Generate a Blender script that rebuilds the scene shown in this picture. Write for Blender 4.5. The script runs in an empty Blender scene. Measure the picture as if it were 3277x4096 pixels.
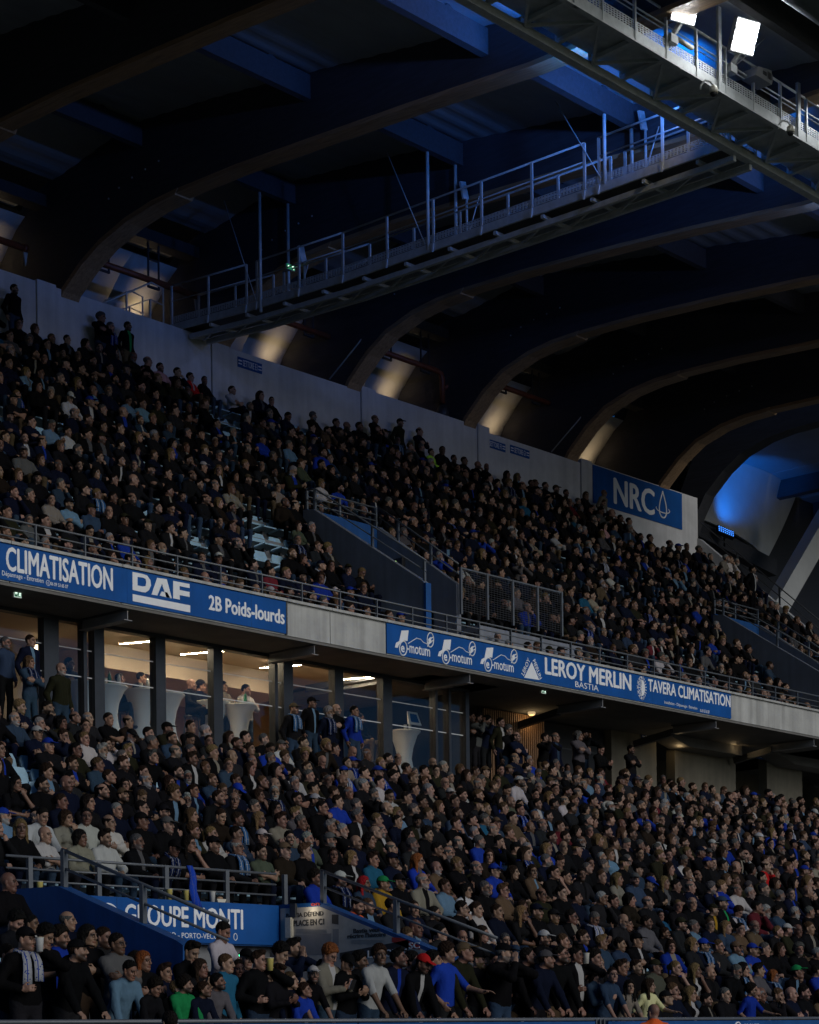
import bpy, bmesh, math, random
import numpy as np
from mathutils import Vector, Matrix

# ------------------------------------------------------------------ camera, world, sun, exposure
SC = bpy.context.scene
COL = SC.collection
CZ = 1.6
cam_data = bpy.data.cameras.new('camera')
cam_data.lens = 8000.0 / 4096 * 36
cam_data.sensor_width = 36
cam_data.shift_y = (4135.43 - 2048) / 4096
cam_data.clip_start = 0.5
cam_data.clip_end = 2000
camera = bpy.data.objects.new('camera', cam_data)
COL.objects.link(camera)
YAW = math.atan2(0.73402, 0.67913)
camera.matrix_world = (Matrix.Translation((0, 0, CZ)) @ Matrix.Rotation(-YAW, 4, 'Z')
                       @ Matrix.Rotation(math.radians(90), 4, 'X') @ Matrix.Rotation(math.radians(-0.7), 4, 'Z'))
SC.camera = camera

SUN_EL, SUN_AZ = math.radians(21), math.radians(-88)     # towards the pitch (-y), a little along +x
world = bpy.data.worlds.new('World')
SC.world = world
world.use_nodes = True
wn = world.node_tree
bg = wn.nodes['Background']
sky = wn.nodes.new('ShaderNodeTexSky')
sky.sky_type = 'NISHITA'
sky.sun_disc = False
sky.sun_elevation = math.radians(9)
sky.sun_rotation = math.pi / 2 - SUN_AZ
sky.ozone_density = 8.0
wn.links.new(sky.outputs[0], bg.inputs[0])
bg.inputs[1].default_value = 0.06

sun_data = bpy.data.lights.new('sun', 'SUN')
sun_data.energy = 1.45
sun_data.angle = math.radians(35)
sun_data.color = (1.0, 0.95, 0.88)
sun = bpy.data.objects.new('sun', sun_data)
COL.objects.link(sun)
sdir = Vector((math.cos(SUN_EL) * math.cos(SUN_AZ), math.cos(SUN_EL) * math.sin(SUN_AZ), math.sin(SUN_EL)))
sun.rotation_euler = sdir.to_track_quat('Z', 'Y').to_euler()
sun.location = (30, -30, 40)

SC.view_settings.view_transform = 'Standard'
SC.view_settings.look = 'None'
SC.view_settings.exposure = 0.0
SC.view_settings.gamma = 1.0
SC.view_settings.use_curve_mapping = False
SC.render.engine = 'CYCLES'
SC.cycles.max_bounces = 6
SC.cycles.use_denoising = True
SC.cycles.sample_clamp_indirect = 4.0

random.seed(7)
RND = np.random.RandomState(7)

# ------------------------------------------------------------------ materials
def mat(name, col, rough=0.6, metal=0.0, nscale=3.0, namp=0.15, bump=0.0, bscale=40.0, streak=0.0, spec=0.5, stretch=(1, 1, 1), alpha=1.0):
    m = bpy.data.materials.new(name)
    m.use_nodes = True
    nt = m.node_tree
    b = nt.nodes['Principled BSDF']
    b.inputs['Roughness'].default_value = rough
    b.inputs['Metallic'].default_value = metal
    b.inputs['Specular IOR Level'].default_value = spec
    tc = nt.nodes.new('ShaderNodeTexCoord')
    mp = nt.nodes.new('ShaderNodeMapping')
    mp.inputs['Scale'].default_value = stretch
    nt.links.new(tc.outputs['Object'], mp.inputs[0])
    n = nt.nodes.new('ShaderNodeTexNoise')
    n.inputs['Scale'].default_value = nscale
    n.inputs['Detail'].default_value = 6
    n.inputs['Roughness'].default_value = 0.65
    nt.links.new(mp.outputs[0], n.inputs['Vector'])
    r = nt.nodes.new('ShaderNodeMapRange')
    r.inputs[1].default_value, r.inputs[2].default_value = 0.3, 0.7
    r.inputs[3].default_value, r.inputs[4].default_value = 1 - namp, 1 + namp
    nt.links.new(n.outputs[0], r.inputs[0])
    val = r.outputs[0]
    if streak:
        mp2 = nt.nodes.new('ShaderNodeMapping')
        mp2.inputs['Scale'].default_value = (2.2, 2.2, 0.12)
        nt.links.new(tc.outputs['Object'], mp2.inputs[0])
        n2 = nt.nodes.new('ShaderNodeTexNoise')
        n2.inputs['Scale'].default_value = 2.5
        n2.inputs['Detail'].default_value = 5
        nt.links.new(mp2.outputs[0], n2.inputs['Vector'])
        r2 = nt.nodes.new('ShaderNodeMapRange')
        r2.inputs[1].default_value, r2.inputs[2].default_value = 0.35, 0.7
        r2.inputs[3].default_value, r2.inputs[4].default_value = 1.0, 1 - streak
        nt.links.new(n2.outputs[0], r2.inputs[0])
        mm = nt.nodes.new('ShaderNodeMath')
        mm.operation = 'MULTIPLY'
        nt.links.new(val, mm.inputs[0]); nt.links.new(r2.outputs[0], mm.inputs[1])
        val = mm.outputs[0]
    v = nt.nodes.new('ShaderNodeVectorMath')
    v.operation = 'SCALE'
    v.inputs[0].default_value = col[:3]
    nt.links.new(val, v.inputs['Scale'])
    nt.links.new(v.outputs[0], b.inputs['Base Color'])
    if bump:
        nb = nt.nodes.new('ShaderNodeTexNoise')
        nb.inputs['Scale'].default_value = bscale
        nb.inputs['Detail'].default_value = 4
        nt.links.new(mp.outputs[0], nb.inputs['Vector'])
        bp = nt.nodes.new('ShaderNodeBump')
        bp.inputs['Strength'].default_value = bump
        bp.inputs['Distance'].default_value = 0.02
        nt.links.new(nb.outputs[0], bp.inputs['Height'])
        nt.links.new(bp.outputs[0], b.inputs['Normal'])
    return m

def emat(name, col, strength):
    m = bpy.data.materials.new(name)
    m.use_nodes = True
    nt = m.node_tree
    b = nt.nodes['Principled BSDF']
    b.inputs['Base Color'].default_value = (*col, 1)
    b.inputs['Emission Color'].default_value = (*col, 1)
    b.inputs['Emission Strength'].default_value = strength
    return m

# ------------------------------------------------------------------ mesh building helpers
ORG = {}
def org(o):
    return ORG.get(o, Vector((0, 0, 0)))

class MB:
    def __init__(self):
        self.v, self.f = [], []
    def add(self, vs, fs):
        n = len(self.v)
        self.v += [tuple(p) for p in vs]
        self.f += [tuple(n + i for i in q) for q in fs]
        return self
    def box(self, p0, p1):
        x0, x1 = sorted((p0[0], p1[0])); y0, y1 = sorted((p0[1], p1[1])); z0, z1 = sorted((p0[2], p1[2]))
        return self.add([(x0, y0, z0), (x1, y0, z0), (x1, y1, z0), (x0, y1, z0), (x0, y0, z1), (x1, y0, z1), (x1, y1, z1), (x0, y1, z1)],
                        [(3, 2, 1, 0), (4, 5, 6, 7), (0, 1, 5, 4), (1, 2, 6, 5), (2, 3, 7, 6), (3, 0, 4, 7)])
    def bar(self, a, b, w, h, up=(0, 0, 1)):
        a, b, up = Vector(a), Vector(b), Vector(up)
        d = (b - a).normalized()
        sx = d.cross(up)
        if sx.length < 1e-5:
            sx = d.cross(Vector((1, 0, 0)))
        sx.normalize()
        uz = sx.cross(d).normalized()
        sx *= w / 2; uz *= h / 2
        vs = [a - sx - uz, a + sx - uz, a + sx + uz, a - sx + uz, b - sx - uz, b + sx - uz, b + sx + uz, b - sx + uz]
        return self.add(vs, [(0, 1, 2, 3), (7, 6, 5, 4), (4, 5, 1, 0), (5, 6, 2, 1), (6, 7, 3, 2), (7, 4, 0, 3)])
    def tube(self, pts, r, n=8, close=True):
        pts = [Vector(p) for p in pts]
        rs = r if isinstance(r, (list, tuple)) else [r] * len(pts)
        rings = []
        prev = None
        for i, p in enumerate(pts):
            d = (pts[min(i + 1, len(pts) - 1)] - pts[max(i - 1, 0)]).normalized()
            if prev is None:
                t = Vector((0, 0, 1)) if abs(d.z) < 0.9 else Vector((1, 0, 0))
                u = d.cross(t).normalized()
            else:
                u = (prev - d * prev.dot(d)).normalized()
            prev = u
            w = d.cross(u)
            rings.append([p + (u * math.cos(2 * math.pi * k / n) + w * math.sin(2 * math.pi * k / n)) * rs[i] for k in range(n)])
        vs = [q for g in rings for q in g]
        fs = []
        for i in range(len(pts) - 1):
            for k in range(n):
                k2 = (k + 1) % n
                fs.append((i * n + k, i * n + k2, (i + 1) * n + k2, (i + 1) * n + k))
        if close:
            fs.append(tuple(range(n - 1, -1, -1)))
            fs.append(tuple((len(pts) - 1) * n + k for k in range(n)))
        return self.add(vs, fs)
    def lathe(self, c, prof, n=16, sx=1, sy=1):
        vs, fs = [], []
        for (r, z) in prof:
            for k in range(n):
                a = 2 * math.pi * k / n
                vs.append((c[0] + r * sx * math.cos(a), c[1] + r * sy * math.sin(a), c[2] + z))
        for i in range(len(prof) - 1):
            for k in range(n):
                k2 = (k + 1) % n
                fs.append((i * n + k, i * n + k2, (i + 1) * n + k2, (i + 1) * n + k))
        fs.append(tuple(range(n - 1, -1, -1)))
        fs.append(tuple((len(prof) - 1) * n + k for k in range(n)))
        return self.add(vs, fs)
    def prism(self, poly, a, b, axis):
        """poly: 2-D outline; axis 'x': (y,z), 'y': (x,z), 'z': (x,y)"""
        def P(q, t):
            return {'x': (t, q[0], q[1]), 'y': (q[0], t, q[1]), 'z': (q[0], q[1], t)}[axis]
        n = len(poly)
        vs = [P(q, a) for q in poly] + [P(q, b) for q in poly]
        fs = [tuple(range(n - 1, -1, -1)), tuple(range(n, 2 * n))] + [(i, (i + 1) % n, n + (i + 1) % n, n + i) for i in range(n)]
        return self.add(vs, fs)
    def strip(self, pa, pb, a, b):
        """solid between two (y,z) profiles pa (lower) and pb (upper), extruded x=a..b"""
        n = len(pa)
        vs = [(a, *q) for q in pa] + [(a, *q) for q in pb] + [(b, *q) for q in pa] + [(b, *q) for q in pb]
        fs = []
        for i in range(n - 1):
            fs += [(i, i + 1, n + i + 1, n + i), (2 * n + i + 1, 2 * n + i, 3 * n + i, 3 * n + i + 1),
                   (i + 1, i, 2 * n + i, 2 * n + i + 1), (n + i, n + i + 1, 3 * n + i + 1, 3 * n + i)]
        fs += [(0, n, 3 * n, 2 * n), (n - 1, 3 * n - 1, 4 * n - 1, 2 * n - 1)]
        return self.add(vs, fs)
    def build(self, name, material, parent=None, smooth=False, recalc=True, at=None):
        me = bpy.data.meshes.new(name)
        o0 = org(parent) if parent is not None else Vector(at or (0, 0, 0))
        me.from_pydata([(x - o0[0], y - o0[1], z - o0[2]) for x, y, z in self.v], [], self.f)
        if recalc:
            bm = bmesh.new(); bm.from_mesh(me)
            bmesh.ops.recalc_face_normals(bm, faces=bm.faces)
            bm.to_mesh(me); bm.free()
        me.materials.append(material)
        if smooth:
            me.polygons.foreach_set('use_smooth', [True] * len(me.polygons))
        o = bpy.data.objects.new(name, me)
        COL.objects.link(o)
        if parent is not None:
            o.parent = parent
        else:
            o.location = o0
        ORG[o] = o0.copy()
        return o

def tag(o, label=None, cat=None, group=None, kind=None):
    if label: o['label'] = label
    if cat: o['category'] = cat
    if group: o['group'] = group
    if kind: o['kind'] = kind
    return o

def thing(name, label, cat, loc=(0, 0, 0), group=None):
    o = bpy.data.objects.new(name, None)
    o.empty_display_size = 0.2
    COL.objects.link(o)
    o.location = loc
    ORG[o] = Vector(loc)
    return tag(o, label, cat, group)

def copy_child(src, parent, offset=(0, 0, 0)):
    c = src.copy()
    COL.objects.link(c)
    c.parent = parent
    c.location = Vector(src.location) + Vector(offset)
    return c
# ------------------------------------------------------------------ people: implicit bodies turned into one surface
def V(*a): return np.array(a, float)
def nrm(a): return a / (np.linalg.norm(a) + 1e-9)

class Body:
    """a list of round cones and ellipsoids, blended into one field and meshed as one surface"""
    def __init__(self):
        self.pr = []
    def cone(self, a, b, ra, rb, lab, k=0.03):
        self.pr.append(('c', np.asarray(a, float), np.asarray(b, float), ra, rb, lab, k))
    def ell(self, c, r, lab, k=0.03, R=None):
        self.pr.append(('e', np.asarray(c, float), np.asarray(r, float), np.eye(3) if R is None else R, 0, lab, k))
    @staticmethod
    def dist(p, X, Y, Z):
        if p[0] == 'c':
            a, b, ra, rb = p[1], p[2], p[3], p[4]
            d = b - a
            L2 = d @ d + 1e-9
            px, py, pz = X - a[0], Y - a[1], Z - a[2]
            t = np.clip((px * d[0] + py * d[1] + pz * d[2]) / L2, 0, 1)
            return np.sqrt((px - t * d[0]) ** 2 + (py - t * d[1]) ** 2 + (pz - t * d[2]) ** 2) - (ra + (rb - ra) * t)
        c, r, R = p[1], p[2], p[3]
        px, py, pz = X - c[0], Y - c[1], Z - c[2]
        q0 = (R[0, 0] * px + R[1, 0] * py + R[2, 0] * pz) / r[0]
        q1 = (R[0, 1] * px + R[1, 1] * py + R[2, 1] * pz) / r[1]
        q2 = (R[0, 2] * px + R[1, 2] * py + R[2, 2] * pz) / r[2]
        k0 = np.sqrt(q0 * q0 + q1 * q1 + q2 * q2)
        k1 = np.sqrt((q0 / r[0]) ** 2 + (q1 / r[1]) ** 2 + (q2 / r[2]) ** 2) + 1e-9
        return k0 * (k0 - 1) / k1
    @staticmethod
    def bbox(p):
        if p[0] == 'c':
            m = max(p[3], p[4])
            return np.minimum(p[1], p[2]) - m, np.maximum(p[1], p[2]) + m
        m = max(p[2])
        return p[1] - m, p[1] + m
    def field(self, gx, gy, gz, margin=0.06):
        F = np.full((len(gx), len(gy), len(gz)), 0.08, np.float32)
        for p in self.pr:
            lo, hi = self.bbox(p)
            i0, i1 = np.searchsorted(gx, lo[0] - margin), np.searchsorted(gx, hi[0] + margin)
            j0, j1 = np.searchsorted(gy, lo[1] - margin), np.searchsorted(gy, hi[1] + margin)
            k0, k1 = np.searchsorted(gz, lo[2] - margin), np.searchsorted(gz, hi[2] + margin)
            if i1 <= i0 or j1 <= j0 or k1 <= k0:
                continue
            X, Y, Z = gx[i0:i1, None, None], gy[None, j0:j1, None], gz[None, None, k0:k1]
            d = self.dist(p, X, Y, Z).astype(np.float32)
            f = F[i0:i1, j0:j1, k0:k1]
            k = p[6]
            h = np.clip(k - np.abs(f - d), 0, None)
            F[i0:i1, j0:j1, k0:k1] = np.minimum(f, d) - h * h / (4 * k)
        return F
    def mesh(self, coarse, fine_box=None, fine=0.006, extra=None, post=None):
        los, his = zip(*[self.bbox(p) for p in self.pr])
        lo, hi = np.min(los, 0) - 0.03, np.max(his, 0) + 0.03
        gs = []
        for ax in range(3):
            g = [lo[ax]]
            while g[-1] < hi[ax]:
                x = g[-1]
                st = coarse
                if fine_box is not None and fine_box[0][ax] <= x <= fine_box[1][ax]:
                    st = fine
                g.append(x + st)
            gs.append(np.array(g))
        F = self.field(*gs)
        if post is not None:
            F = post(F, gs[0][:, None, None], gs[1][None, :, None], gs[2][None, None, :]).astype(np.float32)
        return surface_nets(F, *gs)
    def labels(self, P):
        best = np.full(len(P), 9.0); lab = np.zeros(len(P), int)
        for p in self.pr:
            d = self.dist(p, P[:, 0], P[:, 1], P[:, 2])
            m = d < best
            best[m] = d[m]; lab[m] = p[5]
        return lab

def surface_nets(F, gx, gy, gz):
    S = F < 0
    nx, ny, nz = F.shape
    corners = [(a, b, c) for a in (0, 1) for b in (0, 1) for c in (0, 1)]
    cnt = np.zeros((nx - 1, ny - 1, nz - 1), np.int8)
    for a, b, c in corners:
        cnt += S[a:nx - 1 + a, b:ny - 1 + b, c:nz - 1 + c]
    act = (cnt > 0) & (cnt < 8)
    I, J, K = np.nonzero(act)
    n = len(I)
    idx = np.full(act.shape, -1, np.int32)
    idx[I, J, K] = np.arange(n)
    pos = np.zeros((n, 3)); num = np.zeros(n)
    for a in corners:
        for ax in range(3):
            if a[ax] == 1: continue
            b = list(a); b[ax] = 1
            f0 = F[I + a[0], J + a[1], K + a[2]]; f1 = F[I + b[0], J + b[1], K + b[2]]
            m = (f0 < 0) != (f1 < 0)
            t = np.where(m, f0 / np.where(m, f0 - f1, 1), 0)
            p0 = np.stack([gx[I + a[0]], gy[J + a[1]], gz[K + a[2]]], 1)
            p1 = np.stack([gx[I + b[0]], gy[J + b[1]], gz[K + b[2]]], 1)
            pos += np.where(m[:, None], p0 + (p1 - p0) * t[:, None], 0)
            num += m
    pos /= num[:, None]
    quads = []
    for ax in range(3):
        sl0 = [slice(None)] * 3; sl1 = [slice(None)] * 3
        sl0[ax] = slice(0, -1); sl1[ax] = slice(1, None)
        e = S[tuple(sl0)] != S[tuple(sl1)]
        i, j, k = np.nonzero(e)
        o = [(1, 2), (2, 0), (0, 1)][ax]
        P = [i, j, k]
        ok = (P[o[0]] >= 1) & (P[o[1]] >= 1) & (P[o[0]] < F.shape[o[0]] - 1) & (P[o[1]] < F.shape[o[1]] - 1)
        P = [q[ok] for q in P]
        ins = S[P[0], P[1], P[2]]
        def cell(d0, d1):
            Q = [q.copy() for q in P]
            Q[o[0]] = Q[o[0]] + d0; Q[o[1]] = Q[o[1]] + d1
            return idx[Q[0], Q[1], Q[2]]
        q = np.stack([cell(-1, -1), cell(0, -1), cell(0, 0), cell(-1, 0)], 1)
        q[~ins] = q[~ins][:, ::-1]
        quads.append(q)
    q = np.concatenate(quads)
    q = q[(q >= 0).all(1)]
    return pos, q

def np_mesh(name, P, Q, mats, midx=None, smooth=True, attr=None):
    me = bpy.data.meshes.new(name)
    me.vertices.add(len(P)); me.loops.add(Q.size); me.polygons.add(len(Q))
    me.vertices.foreach_set('co', np.asarray(P, np.float32).ravel())
    me.loops.foreach_set('vertex_index', Q.astype(np.int32).ravel())
    me.polygons.foreach_set('loop_start', np.arange(0, Q.size, 4, dtype=np.int32))
    for m in mats: me.materials.append(m)
    if midx is not None: me.polygons.foreach_set('material_index', np.asarray(midx, np.int32))
    me.polygons.foreach_set('use_smooth', np.full(len(Q), smooth))
    if attr is not None:
        a = me.attributes.new('face', 'FLOAT_COLOR', 'POINT')
        a.data.foreach_set('color', np.asarray(attr, np.float32).ravel())
    me.update(calc_edges=True)
    return me

# ---- materials that read the wearer's own colours (object / instance attributes)
def attr_node(nt, name):
    a = nt.nodes.new('ShaderNodeAttribute')
    a.attribute_type = 'INSTANCER'
    a.attribute_name = name
    return a
def mixc(nt, fac, a, b):
    m = nt.nodes.new('ShaderNodeMix'); m.data_type = 'RGBA'
    for s, v in ((0, fac), (6, a), (7, b)):
        if isinstance(v, (int, float)): m.inputs[s].default_value = v
        elif isinstance(v, tuple): m.inputs[s].default_value = v
        else: nt.links.new(v, m.inputs[s])
    return m.outputs[2]
def math_(nt, op, a, b=0.0, c=None):
    m = nt.nodes.new('ShaderNodeMath'); m.operation = op
    for i, v in enumerate((a, b) if c is None else (a, b, c)):
        if isinstance(v, (int, float)): m.inputs[i].default_value = v
        else: nt.links.new(v, m.inputs[i])
    return m.outputs[0]
def base_mat(name, rough, spec=.06):
    m = bpy.data.materials.new(name); m.use_nodes = True
    nt = m.node_tree
    b = nt.nodes['Principled BSDF']
    b.inputs['Roughness'].default_value = rough
    b.inputs['Specular IOR Level'].default_value = spec
    return m, nt, b
def bump_to(nt, b, scale, strength, detail=3, stretch=None, dist=0.02):
    tc = nt.nodes.new('ShaderNodeTexCoord')
    n = nt.nodes.new('ShaderNodeTexNoise')
    n.inputs['Scale'].default_value = scale; n.inputs['Detail'].default_value = detail
    if stretch:
        mp = nt.nodes.new('ShaderNodeMapping'); mp.inputs['Scale'].default_value = stretch
        nt.links.new(tc.outputs['Object'], mp.inputs[0]); nt.links.new(mp.outputs[0], n.inputs['Vector'])
    else:
        nt.links.new(tc.outputs['Object'], n.inputs['Vector'])
    bp = nt.nodes.new('ShaderNodeBump'); bp.inputs['Strength'].default_value = strength; bp.inputs['Distance'].default_value = dist
    nt.links.new(n.outputs[0], bp.inputs['Height']); nt.links.new(bp.outputs[0], b.inputs['Normal'])
    return n

M_SKIN, nt, b = base_mat('person_skin', 0.5, .3)
fa = nt.nodes.new('ShaderNodeAttribute'); fa.attribute_name = 'face'
sep = nt.nodes.new('ShaderNodeSeparateColor'); nt.links.new(fa.outputs[0], sep.inputs[0])
sk = attr_node(nt, 'skin_colour'); ha = attr_node(nt, 'hair_colour'); be = attr_node(nt, 'beard')
lipc = nt.nodes.new('ShaderNodeVectorMath'); lipc.operation = 'MULTIPLY'; lipc.inputs[1].default_value = (0.75, 0.5, 0.5)
nt.links.new(sk.outputs[0], lipc.inputs[0])
c1 = mixc(nt, sep.outputs[2], sk.outputs[0], lipc.outputs[0])
c2 = mixc(nt, math_(nt, 'MULTIPLY', sep.outputs[0], be.outputs['Fac']), c1, ha.outputs[0])
c3 = mixc(nt, sep.outputs[1], c2, (0.012, 0.009, 0.007, 1))
nt.links.new(c3, b.inputs['Base Color'])
b.inputs['Subsurface Weight'].default_value = 0.0
bump_to(nt, b, 60, 0.12)

M_TOP, nt, b = base_mat('person_top', 0.85)
tcl = attr_node(nt, 'top_colour'); inn = attr_node(nt, 'inner_colour'); iw = attr_node(nt, 'inner_width'); st = attr_node(nt, 'stripes')
tc = nt.nodes.new('ShaderNodeTexCoord'); sx = nt.nodes.new('ShaderNodeSeparateXYZ'); nt.links.new(tc.outputs['Object'], sx.inputs[0])
gm = nt.nodes.new('ShaderNodeNewGeometry')
absx = math_(nt, 'ABSOLUTE', sx.outputs[0])
fa = nt.nodes.new('ShaderNodeAttribute'); fa.attribute_name = 'face'
sep = nt.nodes.new('ShaderNodeSeparateColor'); nt.links.new(fa.outputs[0], sep.inputs[0])
# blue channel on clothes: 1 at the front of the trunk; red: height up the trunk
front = sep.outputs[2]
opening = math_(nt, 'MULTIPLY_ADD', sep.outputs[0], 0.5, 0.6)
inner = math_(nt, 'MULTIPLY', math_(nt, 'LESS_THAN', absx, math_(nt, 'MULTIPLY', iw.outputs['Fac'], opening)), front)
n = bump_to(nt, b, 7, 0.75, 2, (1, 1, .6), 0.05)
shade = nt.nodes.new('ShaderNodeMapRange'); shade.inputs[3].default_value = 0.75; shade.inputs[4].default_value = 1.2
nt.links.new(n.outputs[0], shade.inputs[0])
zs = math_(nt, 'MULTIPLY', sx.outputs[2], 38.0)
band = math_(nt, 'MULTIPLY', math_(nt, 'GREATER_THAN', math_(nt, 'FRACT', zs), 0.5), st.outputs['Fac'])
c1 = mixc(nt, band, tcl.outputs[0], (0.5, 0.5, 0.5, 1))
c2 = mixc(nt, inner, c1, inn.outputs[0])
vv = nt.nodes.new('ShaderNodeVectorMath'); vv.operation = 'SCALE'
nt.links.new(c2, vv.inputs[0]); nt.links.new(shade.outputs[0], vv.inputs['Scale'])
nt.links.new(vv.outputs[0], b.inputs['Base Color'])

M_TRO, nt, b = base_mat('person_trousers', 0.9)
t = attr_node(nt, 'trouser_colour'); nt.links.new(t.outputs[0], b.inputs['Base Color'])
bump_to(nt, b, 9, 0.6, 2, None, 0.04)
M_HAIR, nt, b = base_mat('person_hair', 0.55, .07)
t = attr_node(nt, 'hair_colour')
n = bump_to(nt, b, 90, 1.0, 4, (1, 1, 0.35), 0.02)
sh = nt.nodes.new('ShaderNodeMapRange'); sh.inputs[1].default_value = .3; sh.inputs[2].default_value = .7; sh.inputs[3].default_value = 0.55; sh.inputs[4].default_value = 1.35
nt.links.new(n.outputs[0], sh.inputs[0])
vv = nt.nodes.new('ShaderNodeVectorMath'); vv.operation = 'SCALE'
nt.links.new(t.outputs[0], vv.inputs[0]); nt.links.new(sh.outputs[0], vv.inputs['Scale']); nt.links.new(vv.outputs[0], b.inputs['Base Color'])
M_CAP, nt, b = base_mat('person_cap', 0.8)
t = attr_node(nt, 'cap_colour'); nt.links.new(t.outputs[0], b.inputs['Base Color'])
bump_to(nt, b, 25, 0.3)
M_SHOE = mat('person_shoe', (0.02, 0.02, 0.022), 0.6)
M_SPEC = mat('person_spectacles', (0.01, 0.01, 0.011), 0.25)
M_SCARF, nt, b = base_mat('person_scarf', 0.9)
t = attr_node(nt, 'scarf_colour'); t2 = attr_node(nt, 'scarf_colour_two')
tc = nt.nodes.new('ShaderNodeTexCoord'); sz = nt.nodes.new('ShaderNodeSeparateXYZ'); nt.links.new(tc.outputs['Object'], sz.inputs[0])
vo = nt.nodes.new('ShaderNodeTexVoronoi'); vo.inputs['Scale'].default_value = 34.0
nt.links.new(tc.outputs['Object'], vo.inputs['Vector'])
letters = math_(nt, 'LESS_THAN', vo.outputs['Distance'], 0.26)
edge = math_(nt, 'GREATER_THAN', math_(nt, 'FRACT', math_(nt, 'MULTIPLY', sz.outputs[0], 16.0)), 0.80)
nt.links.new(mixc(nt, math_(nt, 'MAXIMUM', letters, edge), t.outputs[0], t2.outputs[0]), b.inputs['Base Color'])
bump_to(nt, b, 70, 0.6)

SKIN, TOP, TRO, SHOE, ARM = 0, 1, 2, 3, 4
EYE, LIP, BROW = 10, 11, 12
BODY_MATS = [M_SKIN, M_TOP, M_TRO, M_SHOE]

def rot(yaw=0, pitch=0, roll=0):
    """head facing -y; yaw>0 turns the face towards +x, pitch>0 looks down"""
    return np.array(Matrix.Rotation(yaw, 3, 'Z') @ Matrix.Rotation(pitch, 3, 'X') @ Matrix.Rotation(roll, 3, 'Y'))

def add_head(B, C, R, hi=True):
    P = lambda x, y, z: C + R @ V(x, y, z)
    B.ell(P(0, .012, .035), (.073, .094, .088), SKIN, .02, R)
    B.ell(P(0, -.026, -.045), (.055, .066, .074), SKIN, .03, R)
    B.cone(P(-.012, -.076, -.098), P(.012, -.076, -.098), .019, .019, SKIN, .02)
    for s in (-1, 1):
        B.ell(P(s * .036, -.05, -.03), (.026, .032, .03), SKIN, .02, R)
        B.ell(P(s * .076, .012, -.008), (.010, .020, .032), SKIN, .008, R)
        B.cone(P(s * .012, -.090, .026), P(s * .046, -.077, .022), .0105, .008, BROW, .01)
        B.ell(P(s * .031, -.078, .003), (.0115, .0115, .0065), EYE, .004, R)
        B.cone(P(s * .05, .0, -.055), P(s * .02, -.06, -.095), .02, .018, SKIN, .03)
    B.cone(P(0, -.092, .014), P(0, -.110, -.026), .0085, .0135, SKIN, .012)
    B.cone(P(-.012, -.098, -.034), P(.012, -.098, -.034), .010, .010, SKIN, .008)
    B.cone(P(-.019, -.088, -.066), P(.019, -.088, -.066), .0105, .0105, LIP, .006)

def add_hand(B, W, d, nrm_, curl=0.3, side=1, fingers=True, lab=SKIN):
    """wrist W, pointing d, palm normal nrm_; thumb leaves the side of the palm"""
    d = nrm(d); nn = nrm(nrm_ - d * (nrm_ @ d)); x = np.cross(d, nn) * side
    R = np.stack([x, d, nn], 1)
    c = W + d * .05
    B.ell(c, (.040, .052, .017), lab, .012, R)
    if not fingers:
        e = c + d * .06 + nn * .025 * (curl * 2)
        B.cone(c + d * .03, e, .028, .02, lab, .02)
        return
    for i, (off, L) in enumerate(((-.029, .062), (-.010, .075), (.010, .070), (.028, .055))):
        a = c + d * .040 + x * off
        ang = curl * 1.1
        d1 = d * math.cos(ang) + nn * math.sin(ang)
        m = a + d1 * L * .55
        ang2 = curl * 2.3
        d2 = d * math.cos(ang2) + nn * math.sin(ang2)
        B.cone(a, m, .0095, .009, lab, .004)
        B.cone(m, m + d2 * L * .5, .009, .0075, lab, .004)
    a = c - d * .018 - x * .034
    m = a - x * .026 + d * .026 + nn * .012
    B.cone(a, m, .012, .0105, lab, .006)
    B.cone(m, m + d * .028 + nn * .012 + x * .004, .010, .008, lab, .004)

def ik(S, T, L1, L2, hint):
    d = T - S; L = np.linalg.norm(d)
    if L > (L1 + L2) * .995:
        T = S + d / L * (L1 + L2) * .995; d = T - S; L = np.linalg.norm(d)
    a = (L1 * L1 - L2 * L2 + L * L) / (2 * L)
    h = math.sqrt(max(L1 * L1 - a * a, 1e-6))
    u = d / L
    p = nrm(hint - u * (hint @ u))
    return S + u * a + p * h, T

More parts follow.
